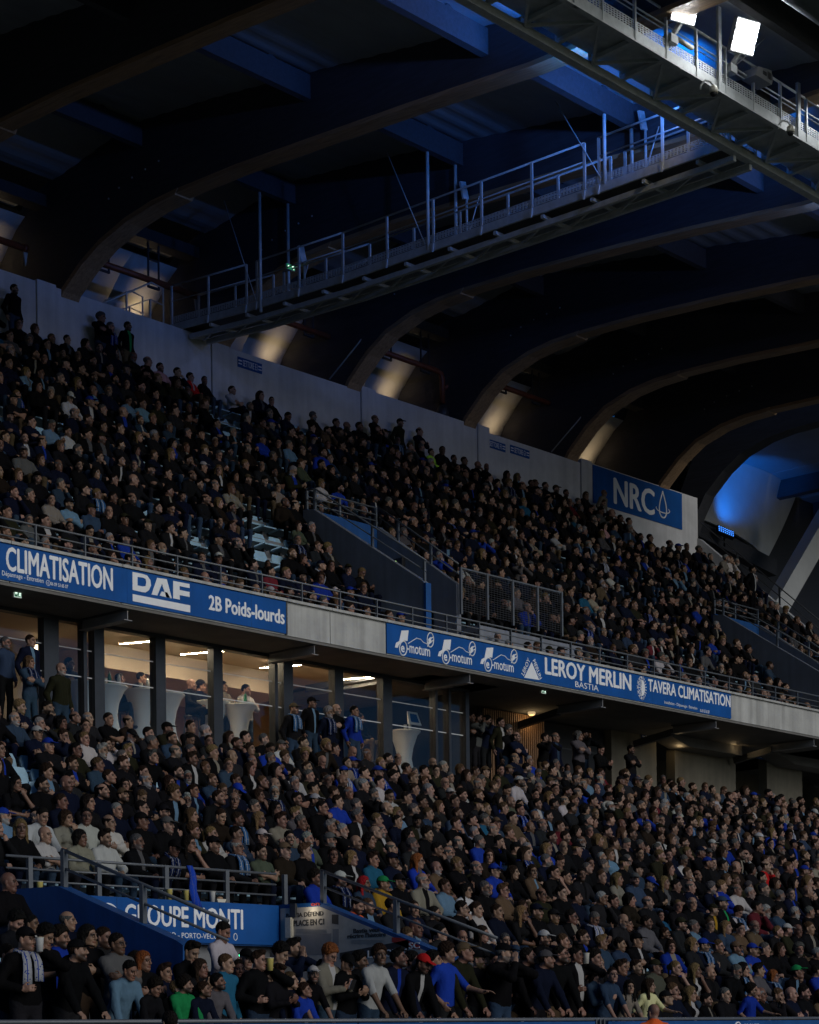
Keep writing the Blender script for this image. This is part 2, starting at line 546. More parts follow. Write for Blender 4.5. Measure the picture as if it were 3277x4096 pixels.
def person_prims(seated=True, lean=-.08, twist=0.0, side=0.0, yaw=0.3, pitch=0.05, arms='lap', build=1.0, sleeve=1.0, coat=0.012, hood=False, fingers=True, legs=None, female=False):
    """returns Body, head centre, head rotation, joints. facing -y, origin on the floor under the pelvis"""
    B = Body()
    g = build
    if seated:
        pel = V(0, 0, .50)
        Lg = [((.09 * s, -.03, .50), (.125 * s + .02 * s, -.43, .52), (.13 * s, -.40, .09)) for s in (-1, 1)]
    else:
        pel = V(0, 0, .94)
        Lg = [((.085 * s, 0, .92), (.10 * s, -.03, .50), (.105 * s, .02, .09)) for s in (-1, 1)]
    if legs: Lg = legs
    ty = np.array(Matrix.Rotation(twist, 3, 'Z'))
    up = nrm(V(math.sin(side), math.sin(lean), math.cos(lean)))   # lean<0 tips the trunk forwards (-y)
    xr = ty @ V(1, 0, 0); xr = nrm(xr - up * (xr @ up)); bk = np.cross(up, xr)
    R = np.stack([xr, bk, up], 1)
    T = lambda x, y, z: pel + R @ V(x, y, z)
    c = coat
    # trunk (top)
    B.ell(T(0, 0, .03), (.155 * g + c, .115 * g + c, .12), TOP if not seated else TOP, .05, R)
    B.ell(T(0, -.008 * g, .15), (.142 * g + c, .112 * g + c, .15), TOP, .06, R)
    B.ell(T(0, .0, .31), (.150 * g + c, .110 * g + c, .16), TOP, .06, R)
    if female:
        for s in (-1, 1): B.ell(T(s * .07, -.09, .33), (.065, .055, .06), TOP, .04, R)
    sh = [T(s * .160 * g ** .5, .010, .415) for s in (-1, 1)]
    for q in sh: B.cone(T(0, .015, .45), q, .060 + c, .052 + c, TOP, .05)
    nb = T(0, .012, .475)
    B.cone(T(-.055, .02, .462), T(.055, .02, .462), .042 + c, .042 + c, TOP, .05)
    # collar
    B.cone(T(0, .018, .48), T(0, .010, .502), .060 + c * .6, .057 + c * .6, TOP, .02)
    if hood:
        B.ell(T(0, .095, .50), (.095, .06, .065), TOP, .04, R)
    # head
    HC = nb + up * .135 + bk * -.015 + V(0, -.025 if lean < 0 else -.03, 0) * 1.0
    HC = nb + nrm(up * .8 + V(0, 0, .5)) * .152 + V(0, -.03, 0)
    HR = rot(yaw, pitch, 0)
    B.cone(nb - up * .02, HC + HR @ V(0, .022, -.055), .054, .052, SKIN, .025)
    add_head(B, HC, HR)
    # legs
    for (h, k, a) in Lg:
        h, k, a = V(*h), V(*k), V(*a)
        B.cone(h, k, .088 * g, .062, TRO, .04)
        B.cone(k, a, .060, .046, TRO, .03)
        B.cone(a + V(0, .02, -.045), a + V(0, -.15, -.055), .042, .034, SHOE, .02)
    if not seated:
        B.ell(pel + V(0, 0, -.04), (.150 * g, .105 * g, .12), TRO, .05)
    # arms
    L1, L2 = .285, .25
    def arm(s, target, hint, hd, hn, curl):
        S = sh[0] if s < 0 else sh[1]
        E, Wp = ik(S, V(*target), L1, L2, V(*hint))
        hd = nrm(Wp - E) if hd is None else V(*hd)
        B.cone(S, E, .056 * g ** .5 + c, .046 + c, ARM, .035)
        if sleeve > .9:
            B.cone(E, E + (Wp - E) * .94, .046 + c, .035 + c * .8, ARM, .03)
        else:
            B.cone(S + (E - S) * .55, E, .046, .040, SKIN, .01)
            B.cone(E, Wp, .042, .028, SKIN, .02)
        B.cone(E + (Wp - E) * .8, Wp + hd * .02, .029, .027, SKIN, .012)
        add_hand(B, Wp, hd, V(*hn), curl, 1 if s > 0 else -1, fingers)
    f = pel[2]
    def W(x, y, z): return T(x, y, z)
    A = arms
    low, back = V(0, .3, -1), V(0, .6, -.6)
    if A == 'lap':
        arm(-1, W(-.06, -.30, .10), V(-1, .2, -.6), V(.8, -.5, -.1), V(0, 0, -1), .5)
        arm(1, W(.05, -.31, .11), V(1, .2, -.6), V(-.8, -.5, -.1), V(0, 0, -1), .5)
    elif A == 'knees':
        arm(-1, W(-.15, -.36, .12), V(-1, .3, -.4), V(.15, -1, -.35), V(0, 0, -1), .35)
        arm(1, W(.15, -.37, .12), V(1, .3, -.4), V(-.15, -1, -.35), V(0, 0, -1), .35)
    elif A == 'crossed':
        arm(-1, W(.08, -.22, .26), V(-1, -.2, -.8), V(1, .1, .25), V(0, 1, 0), .35)
        arm(1, W(-.08, -.245, .23), V(1, -.2, -.8), V(-1, .1, .2), V(0, 1, 0), .35)
    elif A == 'chin':
        hc = HC + HR @ V(.03, -.115, -.12)
        arm(1, hc + V(.03, -.01, -.06), V(.6, -.3, -1), V(-.35, .1, 1), V(0, 1, .2), .75)
        arm(-1, W(.04, -.25, .16), V(-1, -.1, -.7), V(1, .05, .1), V(0, 1, 0), .4)
    elif A == 'face':
        arm(1, HC + HR @ V(.05, -.13, -.14), V(1, -.1, -1), V(-.2, .25, 1), V(0, 1, 0), .15)
        arm(-1, HC + HR @ V(-.05, -.13, -.14), V(-1, -.1, -1), V(.2, .25, 1), V(0, 1, 0), .15)
    elif A == 'phone':
        arm(1, W(.05, -.30, .22), V(1, .1, -1), V(-.3, -.7, .5), V(-.2, .6, .7), .6)
        arm(-1, W(-.05, -.30, .22), V(-1, .1, -1), V(.3, -.7, .5), V(.2, .6, .7), .6)
    elif A == 'drink':
        arm(1, HC + HR @ V(.07, -.17, -.12), V(1, -.1, -.9), V(-.5, .2, .6), V(-.3, .9, 0), .9)
        arm(-1, W(-.14, -.16, .12), V(-1, .4, -.5), V(.5, -.9, .1), V(.5, .5, 0), .6)
    elif A == 'fence':
        arm(-1, W(-.20, -.42, .02), V(-1, .5, -.2), V(.1, -.8, -.6), V(0, .4, -1), .75)
        arm(1, W(.20, -.42, .02), V(1, .5, -.2), V(-.1, -.8, -.6), V(0, .4, -1), .75)
    elif A == 'down':
        arm(-1, W(-.24, -.03, -.06), V(-.4, 1, 0), V(.05, -.15, -1), V(1, 0, 0), .4)
        arm(1, W(.24, -.03, -.06), V(.4, 1, 0), V(-.05, -.15, -1), V(-1, 0, 0), .4)
    elif A == 'point':
        arm(1, W(.26, -.40, .17), V(.7, .3, -1), V(.45, -.9, .05), V(-.3, 0, -1), .3)
        arm(-1, W(-.22, -.12, .02), V(-.5, 1, 0), V(.1, -.6, -.8), V(1, 0, 0), .5)
    elif A == 'shout':
        arm(1, HC + HR @ V(.075, -.14, -.13), V(1, -.1, -1), V(-.1, .1, 1), V(-.8, .3, 0), .2)
        arm(-1, HC + HR @ V(-.075, -.14, -.13), V(-1, -.1, -1), V(.1, .1, 1), V(.8, .3, 0), .2)
    return B, HC, HR, dict(T=T, R=R, pel=pel, nb=nb, lean=lean)

def make_body(name, coarse=.012, fine=.006, **kw):
    B, HC, HR, J = person_prims(**kw)
    P, Q = B.mesh(coarse, (HC - .135, HC + .135), fine)
    lab = B.labels(P)
    fl = lab[Q]
    fm = np.where(fl >= 10, 0, np.where(fl == ARM, TOP, fl))
    midx = np.sort(fm, 1)[:, 1]
    at = np.zeros((len(P), 4), np.float32); at[:, 3] = 1
    skin = (lab == SKIN) | (lab >= 10)
    H = (P - HC) @ HR
    r2 = (H ** 2).sum(1)
    isface = skin & (r2 < .16 ** 2)
    jaw = np.clip((-.028 - H[:, 2]) / .02, 0, 1) * np.clip((.02 - H[:, 1]) / .03, 0, 1) * (H[:, 2] > -.135) * np.clip((-H[:, 2] - .045 + np.abs(H[:, 0]) * 1.2 + (H[:, 2] < -.08) + (H[:, 2] > -.055)) / .03, 0, 1)
    at[:, 0] = np.where(isface & (lab != LIP), jaw, 0)
    at[:, 1] = np.where(lab == EYE, .85, np.where(lab == BROW, .55, 0))
    at[:, 2] = np.where(lab == LIP, .8, 0)
    top = lab == TOP; at[lab == ARM] = (.5, 0, 0, 1)
    Lc = (P - J['pel']) @ J['R']
    at[top, 0] = np.clip(Lc[top, 2] / .5, 0, 1)
    at[top, 1] = 0
    at[top, 2] = ((Lc[top, 1] < -.05) & (np.abs(Lc[top, 0]) < .1) & (Lc[top, 2] > -.1)).astype(np.float32)
    me = np_mesh(name, P, Q, BODY_MATS, midx, True, at)
    HM = np.eye(4); HM[:3, :3] = HR; HM[:3, 3] = HC
    return dict(mesh=me, P=P, Q=Q, midx=midx, at=at, head=Matrix(HM.tolist()), J=J, HC=HC, HR=HR)

# ---- hair, caps, spectacles: in head coordinates
def nz(X, Y, Z, s, seed=0):
    return (np.sin(X * s + seed) * np.sin(Y * s * 1.1 + 1.3 * seed + 1) + np.sin(Z * s * .93 + 2 + seed) * np.sin((X + Y) * s * .7 + seed) + .6 * np.sin((Y - Z) * s * 1.9 + seed) * np.sin(X * s * 2.1)) / 2.6

def hair_mesh(kind, res):
    B = Body()
    sk, cen = (.079, .101, .096), (0, .014, .036)
    amp, sc = .0075, 125
    cut = lambda X, Y, Z: .090 - 1.12 * (Y + .085) - Z
    if kind == 'short':
        B.ell(cen, sk, 0)
    elif kind == 'crop':
        B.ell(cen, (.0765, .098, .092), 0); amp = .001
    elif kind == 'quiff':
        B.ell(cen, sk, 0); B.ell((0, -.05, .115), (.055, .045, .03), 0, .03); amp = .007; sc = 120
    elif kind == 'curly':
        B.ell((0, .012, .048), (.094, .112, .108), 0); amp = .012; sc = 170
        cut = lambda X, Y, Z: .080 - 1.05 * (Y + .085) - Z
    elif kind == 'receding':
        B.ell(cen, (.0785, .100, .090), 0); amp = .003
        cut = lambda X, Y, Z: np.maximum(.0 - 1.1 * (Y + .02) - Z, Z - .062 - .35 * np.maximum(Y - .05, 0))
    elif kind == 'long':
        B.ell(cen, (.084, .106, .100), 0)
        for s in (-1, 1):
            B.cone((s * .068, .02, .02), (s * .082, -.005, -.21), .032, .026, 0, .03)
        B.cone((0, .07, .0), (0, .075, -.24), .062, .055, 0, .04)
        amp = .006; sc = 60
        cut = lambda X, Y, Z: np.maximum(.085 - 1.2 * (Y + .088) - Z, -1) * (np.abs(X) < .058) - .02 * (np.abs(X) >= .058)
    elif kind == 'bob':
        B.ell((0, .018, .03), (.092, .108, .104), 0)
        for s in (-1, 1): B.cone((s * .068, .015, .02), (s * .076, .01, -.085), .03, .026, 0, .03)
        B.cone((0, .07, 0), (0, .07, -.07), .065, .05, 0, .03)
        amp = .008; sc = 75
        cut = lambda X, Y, Z: np.maximum(.07 - 1.2 * (Y + .088) - Z, -1) * (np.abs(X) < .058) - .02 * (np.abs(X) >= .058)
    elif kind == 'bun':
        B.ell(cen, sk, 0); B.cone((0, .10, .05), (0, .135, .02), .03, .026, 0, .02); B.cone((0, .13, .02), (0, .115, -.13), .024, .012, 0, .03)
        amp = .002
    elif kind in ('cap', 'capback'):
        B.ell((0, .010, .042), (.083, .104, .094), 0, .02)
        if kind == 'cap':
            B.ell((0, -.125, .052), (.066, .075, .0085), 0, .008, rot(0, .16, 0))
        B.ell((0, .01, .137), (.009, .009, .007), 0, .004)
        amp = 0
        cut = lambda X, Y, Z: .040 + .12 * np.minimum(Y, 0) - Z
    elif kind == 'beanie':
        B.ell((0, .012, .05), (.086, .107, .103), 0, .02); amp = .002; sc = 200
        cut = lambda X, Y, Z: .035 - .3 * Y - Z
    def post(F, X, Y, Z):
        if amp: F = F + amp * nz(X, Y, Z, sc) + amp * .7 * nz(X, Y, Z, sc * 2.3, 3)
        return np.maximum(F, cut(X, Y, Z))
    return B.mesh(res, None, post=post)

def specs_mesh():
    mb = MB()
    for s in (-1, 1):
        pts = [(s * .032 + .024 * math.cos(a), -.098 + .05 * abs(s * .032 + .024 * math.cos(a)) ** 1.0 * .3, .002 + .018 * math.sin(a)) for a in np.linspace(0, 2 * math.pi, 13)]
        mb.tube(pts, .0028, 4, False)
        mb.tube([(s * .056, -.092, .006), (s * .076, -.03, .006), (s * .078, .02, .002)], .0025, 4)
    mb.tube([(-.009, -.101, .006), (.009, -.101, .006)], .0025, 4)
    return mb

def scarf_mesh(J, HC, res=None):
    """loop round the neck with two hanging ends laid on the chest"""
    T = J['T']; mb = MB()
    ring = [T(.085 * math.sin(a), .02 - .088 * math.cos(a) * 1.0, .50 + .02 * -math.cos(a)) for a in np.linspace(0, 2 * math.pi, 15)]
    mb.tube(ring, .028, 7)
    for s, L in ((-1, .36), (1, .30)):
        top = [T(s * .05, -.075, .50), T(s * .062, -.135, .40), T(s * .066, -.148, .30), T(s * .07, -.145, .50 - L)]
        R = J['R']; xr = R[:, 0]
        vs, fs = [], []
        for i, p in enumerate(top):
            w = .042 + .004 * i
            yb = R[:, 1] * -.012
            vs += [p - xr * w, p + xr * w, p + xr * w + yb, p - xr * w + yb]
        for i in range(3):
            a = 4 * i
            fs += [(a, a + 1, a + 5, a + 4), (a + 1, a + 2, a + 6, a + 5), (a + 2, a + 3, a + 7, a + 6), (a + 3, a, a + 4, a + 7)]
        fs += [(0, 1, 2, 3), (12, 13, 14, 15)]
        mb.add(vs, fs)
    return mb

def mb_mesh(mb, name, material, smooth=True):
    me = bpy.data.meshes.new(name)
    me.from_pydata([tuple(map(float, p)) for p in mb.v], [], mb.f)
    bm = bmesh.new(); bm.from_mesh(me); bmesh.ops.recalc_face_normals(bm, faces=bm.faces); bm.to_mesh(me); bm.free()
    me.materials.append(material)
    if smooth: me.polygons.foreach_set('use_smooth', [True] * len(me.polygons))
    return me
# ------------------------------------------------------------------ place: x runs along the stand, y into the stand, z up; camera at the origin
_c, _s = math.cos(math.radians(.7)), math.sin(math.radians(.7))
def ray(px, py):
    x, y = px - 1638.5, py - 4135.43
    u, v = x * _c - y * _s, x * _s + y * _c
    X, zz = u / 8000, -v / 8000
    return Vector((X * .67913 + .73402, -X * .73402 + .67913, zz))
def at(px, py, D):            # a point of the photograph at depth y = D
    r = ray(px, py); k = D / r.y
    return Vector((r.x * k, D, CZ + r.z * k))
def at_x(px, py, s):
    r = ray(px, py); k = s / r.x
    return Vector((s, r.y * k, CZ + r.z * k))
def proj(p):
    s, D, z = p[0], p[1], p[2] - CZ
    X, Zd = s * .67913 - D * .73402, s * .73402 + D * .67913
    u, v = 8000 * X / Zd, -8000 * z / Zd
    return 1638.5 + u * _c + v * _s, 4135.43 - u * _s + v * _c

M = dict(
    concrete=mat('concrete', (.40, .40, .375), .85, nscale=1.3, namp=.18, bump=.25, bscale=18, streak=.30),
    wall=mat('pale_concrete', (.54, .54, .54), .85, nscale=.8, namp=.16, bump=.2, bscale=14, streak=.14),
    pass_wall=mat('grey_painted_wall', (.17, .185, .215), .8, nscale=1.2, namp=.15, streak=.2),
    conc_dim=mat('dimmed_concrete', (.15, .135, .10), .9, nscale=1.2, namp=.2, bump=.2, streak=.2),  # darker concrete copy; the concourse's dim warm light is put into its colour
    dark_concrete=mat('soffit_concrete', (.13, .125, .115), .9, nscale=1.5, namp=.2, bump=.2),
    step=mat('terrace_concrete', (.17, .175, .18), .9, nscale=2, namp=.2, bump=.2),
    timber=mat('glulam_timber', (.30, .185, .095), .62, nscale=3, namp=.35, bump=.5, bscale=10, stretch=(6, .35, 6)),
    timber_face=mat('shaded_timber_face', (.040, .040, .046), .7, nscale=3, namp=.25, bump=.3, bscale=12, stretch=(4, .4, 4)),  # near-black timber; the shade on the beam sides is put into the colour
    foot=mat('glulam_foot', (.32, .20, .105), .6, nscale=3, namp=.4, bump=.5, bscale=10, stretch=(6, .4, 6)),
    deck=mat('roof_deck_metal', (.26, .28, .30), .55, nscale=.7, namp=.12),
    shell=mat('cladding_shell', (.58, .58, .56), .7, nscale=.8, namp=.1, bump=.05),
    steel=mat('galvanised_steel', (.48, .50, .49), .55, .2, nscale=6, namp=.15),
    dsteel=mat('dark_steel', (.06, .062, .065), .5, .4, nscale=5, namp=.2),
    rail=mat('rail_grey_paint', (.11, .12, .13), .45, .2, nscale=5, namp=.12),
    mull=mat('mullion_dark', (.030, .034, .040), .4, .3, nscale=5, namp=.15),
    blue=mat('blue_paint', (.012, .075, .24), .6, nscale=1.2, namp=.18, streak=.2, bump=.12, spec=.2),
    banner=mat('banner_blue', (.006, .075, .28), .55, nscale=1.4, namp=.14, bump=.12, bscale=5, streak=.10, spec=.15),
    white=mat('banner_white', (.74, .75, .75), .6, nscale=6, namp=.05),
    rust=mat('red_oxide_pipe', (.22, .055, .022), .5, nscale=5, namp=.3),
    black=mat('black_plastic', (.012, .012, .013), .5),
    grey=mat('grey_casing', (.20, .20, .20), .5, nscale=6, namp=.1),
    wood=mat('warm_wood', (.33, .19, .10), .5, nscale=3, namp=.15, stretch=(1, 1, 6)),
    plaster=mat('warm_plaster', (.55, .46, .36), .8, nscale=1, namp=.05),
    seat=mat('seat_pale_blue', (.26, .42, .52), .45, nscale=4, namp=.12),
    grass=mat('pitch_grass', (.035, .075, .02), .9, nscale=.5, namp=.3),
    asphalt=mat('ground_asphalt', (.05, .05, .05), .9, nscale=2, namp=.2),
    paper=mat('newsprint', (.40, .38, .34), .8, nscale=7, namp=.14),
    ink=mat('newsprint_ink', (.03, .03, .032), .8),
    red=mat('print_red', (.42, .03, .02), .7),
    cream=mat('cream_plastic', (.55, .52, .42), .5),
    table=mat('table_cover', (.50, .52, .52), .8, nscale=3, namp=.06),
)

# text as real lettering
SHEET = {}
def text_mesh(body, bold=0.0, ext=.01):
    cu = bpy.data.curves.new('lettering', 'FONT')
    cu.body = body; cu.size = 1; cu.extrude = ext
    cu.resolution_u = 3
    o = bpy.data.objects.new('lettering', cu)
    COL.objects.link(o)
    dg = bpy.context.evaluated_depsgraph_get()
    me = bpy.data.meshes.new_from_object(o.evaluated_get(dg))
    bpy.data.objects.remove(o); bpy.data.curves.remove(cu)
    if bold:       # heavier strokes: the outline repeated a little to both sides
        vs = [tuple(v.co) for v in me.vertices]; fs = [tuple(p.vertices) for p in me.polygons]
        V2, F2 = [], []
        for k, (sx_, sy_) in enumerate(((0, 0), (-bold, 0), (bold, 0), (0, bold * .6), (0, -bold * .6))):
            n0 = len(V2)
            V2 += [(x + sx_, y + sy_, z + (k * .0012 if z > 0 else 0)) for x, y, z in vs]
            F2 += [tuple(n0 + i for i in f) for f in fs]
        me = bpy.data.meshes.new('lettering'); me.from_pydata(V2, [], F2)
    return me
def lettering(body, p0, w, h, parent, material, facing='y', bold=0.0, name='lettering', skew=0.0):
    """p0 = lower left corner as read; w, h the size it fills"""
    me = text_mesh(body, bold)
    n = len(me.vertices)
    co = np.empty(n * 3); me.vertices.foreach_get('co', co); co = co.reshape(-1, 3)
    lo, hi = co.min(0), co.max(0)
    u = (co[:, 0] - lo[0]) / (hi[0] - lo[0]) * w
    v = (co[:, 1] - lo[1]) / (hi[1] - lo[1]) * h
    u = u + skew * v
    d = (co[:, 2] - lo[2]) / max(hi[2] - lo[2], 1e-6) * .006
    o0 = org(parent)
    if facing == 'y':
        out = np.stack([p0[0] + u, p0[1] - d, p0[2] + v], 1)
    else:
        out = np.stack([p0[0] - d, p0[1] - u, p0[2] + v], 1)
    out -= np.array(o0)
    me.vertices.foreach_set('co', out.ravel().astype(np.float32))
    me.materials.clear(); me.materials.append(material)
    me.update()
    o = bpy.data.objects.new(name, me); COL.objects.link(o); o.parent = SHEET.get(parent, parent)
    ORG[o] = o0.copy()
    return o
def flat_poly(polys, D, parent, material, name='emblem', th=.006, facing='y', x0=None):
    mb = MB()
    for p in polys: mb.prism(p, D, D - th, 'y')
    return mb.build(name, material, parent)

# ---- ground and pitch
tag(MB().box((-400, -400, -.6), (500, 400, -.02)).build('ground', M['asphalt']), kind='structure')
tag(MB().box((-60, -70, -.016), (120, 13.5, .0)).build('pitch', M['grass']), kind='structure')

# ---- lower terrace
NL, NU = 16, 13
def LD(i): return 18.0 + .8 * i
def LZ(i): return 1.05 + .45 * min(i, 5) + .349 * max(i - 5, 0)
def UDp(i): return 30.9 + .72 * i
def UZp(i): return 10.05 + .655 * i
VX0, VX1 = 15.99, 20.70           # lower passage between its two side walls
lt = thing('lower_terrace', 'stepped concrete terrace filled with spectators below the boxes', 'terrace', (30, 18, 0))
for i in range(NL):
    d0, d1 = LD(i), LD(i + 1) + (.25 if i < NL - 1 else 1.2)
    spans = [(4, 66)] if i >= 5 else [(4, VX0), (VX1, 66)]
    for a, b in spans:
        MB().box((a, d0, LZ(i) - .75), (b, d1, LZ(i))).build('step', M['step'], lt)
MB().box((4, 16.95, .2), (66, 18.3, 1.0)).build('front_walkway', M['step'], lt)
MB().box((VX0, 18.28, .2), (VX1, 27, 1.02)).build('passage_floor', M['step'], lt)
MB().box((36.9, 31.0, 7.06), (66, 36, 7.6)).build('concourse_floor', M['step'], lt)
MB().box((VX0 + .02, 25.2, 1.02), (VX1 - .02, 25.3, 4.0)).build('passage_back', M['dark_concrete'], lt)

# ---- upper terrace
ut = thing('upper_terrace', 'steep upper concrete terrace filled with spectators under the timber roof', 'terrace', (40, 31, 9))
UV = [(34.34, 36.8), (51.96, 54.4)]
for i in range(NU):
    d0 = UDp(i); d1 = UDp(i + 1) + (.3 if i < NU - 1 else 1.0)
    if i < 6:
        xs = [(14, UV[0][0]), (UV[0][1], UV[1][0]), (UV[1][1], 59.1)]
    else:
        xs = [(14, 59.1)]
    for a, b in xs:
        MB().box((a, d0, max(UZp(i) - .9, 9.962 if i == 0 else 10.32)), (b, d1, UZp(i))).build('step', M['step'], ut)
MB().box((14, 30.45, 9.97), (72, 31.0, 10.04)).build('front_gangway', M['step'], ut)
for (a, b) in UV:
    MB().box((a, 30.95, 9.9), (b, 36, 10.06)).build('passage_floor', M['step'], ut)
    for k in range(4):
        MB().box((a + .2, 32.2 + .3 * k, 10.06), (b - .1, 32.5 + .3 * k, 10.24 + .17 * k)).build('stair', M['wall'], ut)
MB().box((59.31, 30.95, 9.97), (72, 38, 10.2)).build('corner_slab', M['step'], ut)
for i in range(7):
    MB().box((59.31, UDp(i), max(UZp(i) - .9, 10.21)), (72, UDp(i + 1) + .3, UZp(i))).build('step', M['step'], ut)

# upper passage side walls, parapets and rails
def rail_run(parent, pts, hs, post_at, mt, r=.022, post=(.055, .03), base=None):
    """pts: polyline of the parapet top; rails at heights hs above it; posts at the listed points"""
    for h in hs:
        MB().tube([(p[0], p[1], p[2] + h) for p in pts], r if h == max(hs) else r * .75, 7).build('rail', mt, parent, True)
    for p in post_at:
        MB().box((p[0] - post[0] / 2, p[1] - post[0] / 2, p[2] - .02), (p[0] + post[0] / 2, p[1] + post[0] / 2, p[2] + max(hs) - .01)).build('post', mt, parent)
for n, (a, b) in enumerate(UV):
    where = ['above the bare concrete fascia', 'high above the far banner'][n]
    w = thing('passage_wall', f'grey concrete side wall of the upper passage {where}, rail on top', 'wall', (a, 33, 10))
    MB().prism([(31.0, 10.0), (34.95, 10.0), (34.95, 14.42), (34.6, 14.38), (31.0, 12.03)], a - .16, a, 'x').build('wall_panel', M['pass_wall'], w)
    MB().prism([(31.25, 12.15), (34.55, 14.33), (34.55, 14.02), (33.2, 13.16)], a + .003, a + .02, 'x').build('painted_panel', M['blue'], w)
    MB().box((a - .17, 30.93, 10.1), (a + .01, 30.995, 12.0)).build('painted_edge', M['blue'], w)
    rail_run(w, [(a - .08, 31.0, 12.03), (a - .08, 34.6, 14.38), (a - .08, 34.95, 14.42)], (.25, .5), [(a - .08, 31.05, 12.06), (a - .08, 32.7, 13.14), (a - .08, 34.62, 14.39)], M['rail'])
    w = thing('passage_wall', f'blue parapet closing the back of the upper passage {where}', 'wall', (a + 1, 35, 13))
    MB().box((a, 34.96, 10), (b + .16, 35.12, 14.48)).build('wall_panel', M['blue'], w)
    rail_run(w, [(a + .03, 35.04, 14.48), (b + .1, 35.04, 14.48)], (.17, .33, .5), [(a + .06, 35.04, 14.48), (a + 1.2, 35.04, 14.48), (b + .05, 35.04, 14.48)], M['rail'])
    w = thing('passage_wall', f'dark grey stair wall on the far side of the upper passage {where}', 'wall', (b, 33, 10))
    MB().prism([(32.3, 10.0), (34.95, 10.0), (34.95, 14.48), (32.3, 12.6)], b, b + .16, 'x').build('wall_panel', M['pass_wall'], w)
    rail_run(w, [(b + .08, 32.3, 12.6), (b + .08, 34.95, 14.48)], (.25, .5), [(b + .08, 33.2, 13.24), (b + .08, 34.3, 14.0)], M['rail'])
    e = thing('emergency_light', f'small lit emergency lamp on the passage wall {where}', 'emergency light', (b - .1, 34.2, 13.4))
    MB().box((b - .12, 34.0, 13.3), (b - .004, 34.5, 13.52)).build('casing', M['black'], e)
    MB().box((b - .126, 34.2, 13.38), (b - .121, 34.32, 13.46)).build('lamp', emat('emergency_lamp', (.6, 1, .35), 6), e)

# wire cage beside the upper passage
cg = thing('mesh_fence', 'grey welded wire mesh fence panels on the upper terrace beside the passage', 'fence', (38.8, 32.2, 11.9))
xs = np.linspace(36.85, 40.8, 5)
for x in xs:
    MB().box((x - .03, 32.17, 11.85), (x + .03, 32.23, 13.0)).build('post', M['rail'], cg)
for x0, x1 in zip(xs[:-1], xs[1:]):
    mb = MB()
    for z in np.arange(11.95, 12.98, .055): mb.bar((x0, 32.2, z), (x1, 32.2, z), .007, .007)
    for x in np.arange(x0 + .06, x1, .11): mb.bar((x, 32.2, 11.92), (x, 32.2, 12.98), .006, .006)
    tag(mb.build('wire_mesh', M['dsteel'], cg), kind='stuff')
    MB().bar((x0, 32.2, 12.98), (x1, 32.2, 12.98), .035, .035).build('top_rail', M['rail'], cg)

MB().box((36.85, 31.62, 10.05), (40.9, 31.75, 11.5)).build('base_wall', M['pass_wall'], cg)
MB().box((36.85, 31.75, 11.35), (40.9, 32.17, 11.5)).build('base_ledge', M['pass_wall'], cg)
# front railing of the upper terrace
ur = thing('terrace_railing', 'long grey three-bar railing along the front edge of the upper terrace', 'railing', (36, 30.3, 10.7))
for k, h in enumerate((.15, .30, .46)):
    MB().tube([(14, 30.36, 10.71 + h), (66, 30.36, 10.71 + h)], .022 if k == 2 else .015, 7).build('rail', M['rail'], ur, True)
for x in np.arange(18.11, 66, 1.15):
    MB().box((x - .012, 30.33, 10.71), (x + .012, 30.39, 11.17)).build('post', M['rail'], ur)

# ---- fascia of the upper terrace, with banners
fa_ = thing('terrace_fascia', 'long concrete fascia beam carrying the blue advertising banners', 'fascia', (36, 30.3, 10))
xs = [12, 17, 22, 24.6, 28.97, 30.3, 32.03, 37.2, 41.6, 45.53, 50.2, 55, 60, 66]
for x0, x1 in zip(xs[:-1], xs[1:]):
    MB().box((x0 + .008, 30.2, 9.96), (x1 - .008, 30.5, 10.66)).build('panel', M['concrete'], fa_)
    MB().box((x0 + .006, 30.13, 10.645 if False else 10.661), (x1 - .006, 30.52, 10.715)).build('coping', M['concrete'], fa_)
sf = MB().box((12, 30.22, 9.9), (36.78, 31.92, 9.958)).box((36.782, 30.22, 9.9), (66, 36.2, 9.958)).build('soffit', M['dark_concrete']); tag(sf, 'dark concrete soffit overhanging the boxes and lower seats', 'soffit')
def banner(x0, x1, z0, z1, D, label, cat='banner', m='banner', th=.03):
    t = thing('advertising_banner', label, cat, ((x0 + x1) / 2, D, z0))
    for xs_ in np.arange(x0 + 1.35, x1 - .4, 1.9):
        MB().box((xs_, D - th - .003, z0), (xs_ + .012, D - th, z1)).build('seam', M['blue'], t)
    SHEET[t] = MB().box((x0, D - th, z0), (x1, D - .003, z1)).build('sheet', M[m], t)
    return t
BD = 30.2
YL = BD - .0301
def fit(x0, y_top, x1, y_bot_left, D=BD):   # pixel corners: left-top, right x, left-bottom
    a = at(x0, y_top, D); b = at(x1, y_top + (x1 - x0) * .2075, D); c = at(x0, y_bot_left, D)
    return a.x, b.x, c.z, a.z
def put_text(t, body, px0, py0t, px1, py0b, bold=0.0, D=BD, yl=None):
    x0, x1, z0, z1 = fit(px0, py0t, px1, py0b, D)
    return lettering(body, (x0, (yl or YL), z0), x1 - x0, z1 - z0, t, M['white'], bold=bold)
b1 = banner(14, 24.73, 9.985, 10.655, BD, 'blue banner reading CLIMATISATION with a phone number line')
put_text(b1, 'CLIMATISATION', 19, 2185, 447, 2283, .03)
put_text(b1, 'Dépannage - Entretien', 4, 2283, 170, 2308)
put_text(b1, '06 09 53 65 07', 198, 2328, 268, 2342, .008)
ph = at(189, 2333, BD)
MB().tube([(ph.x + .045 * math.cos(a), YL, ph.z + .05 * math.sin(a)) for a in np.linspace(0, 2 * math.pi, 17)], .006, 5).build('emblem', M['white'], b1)
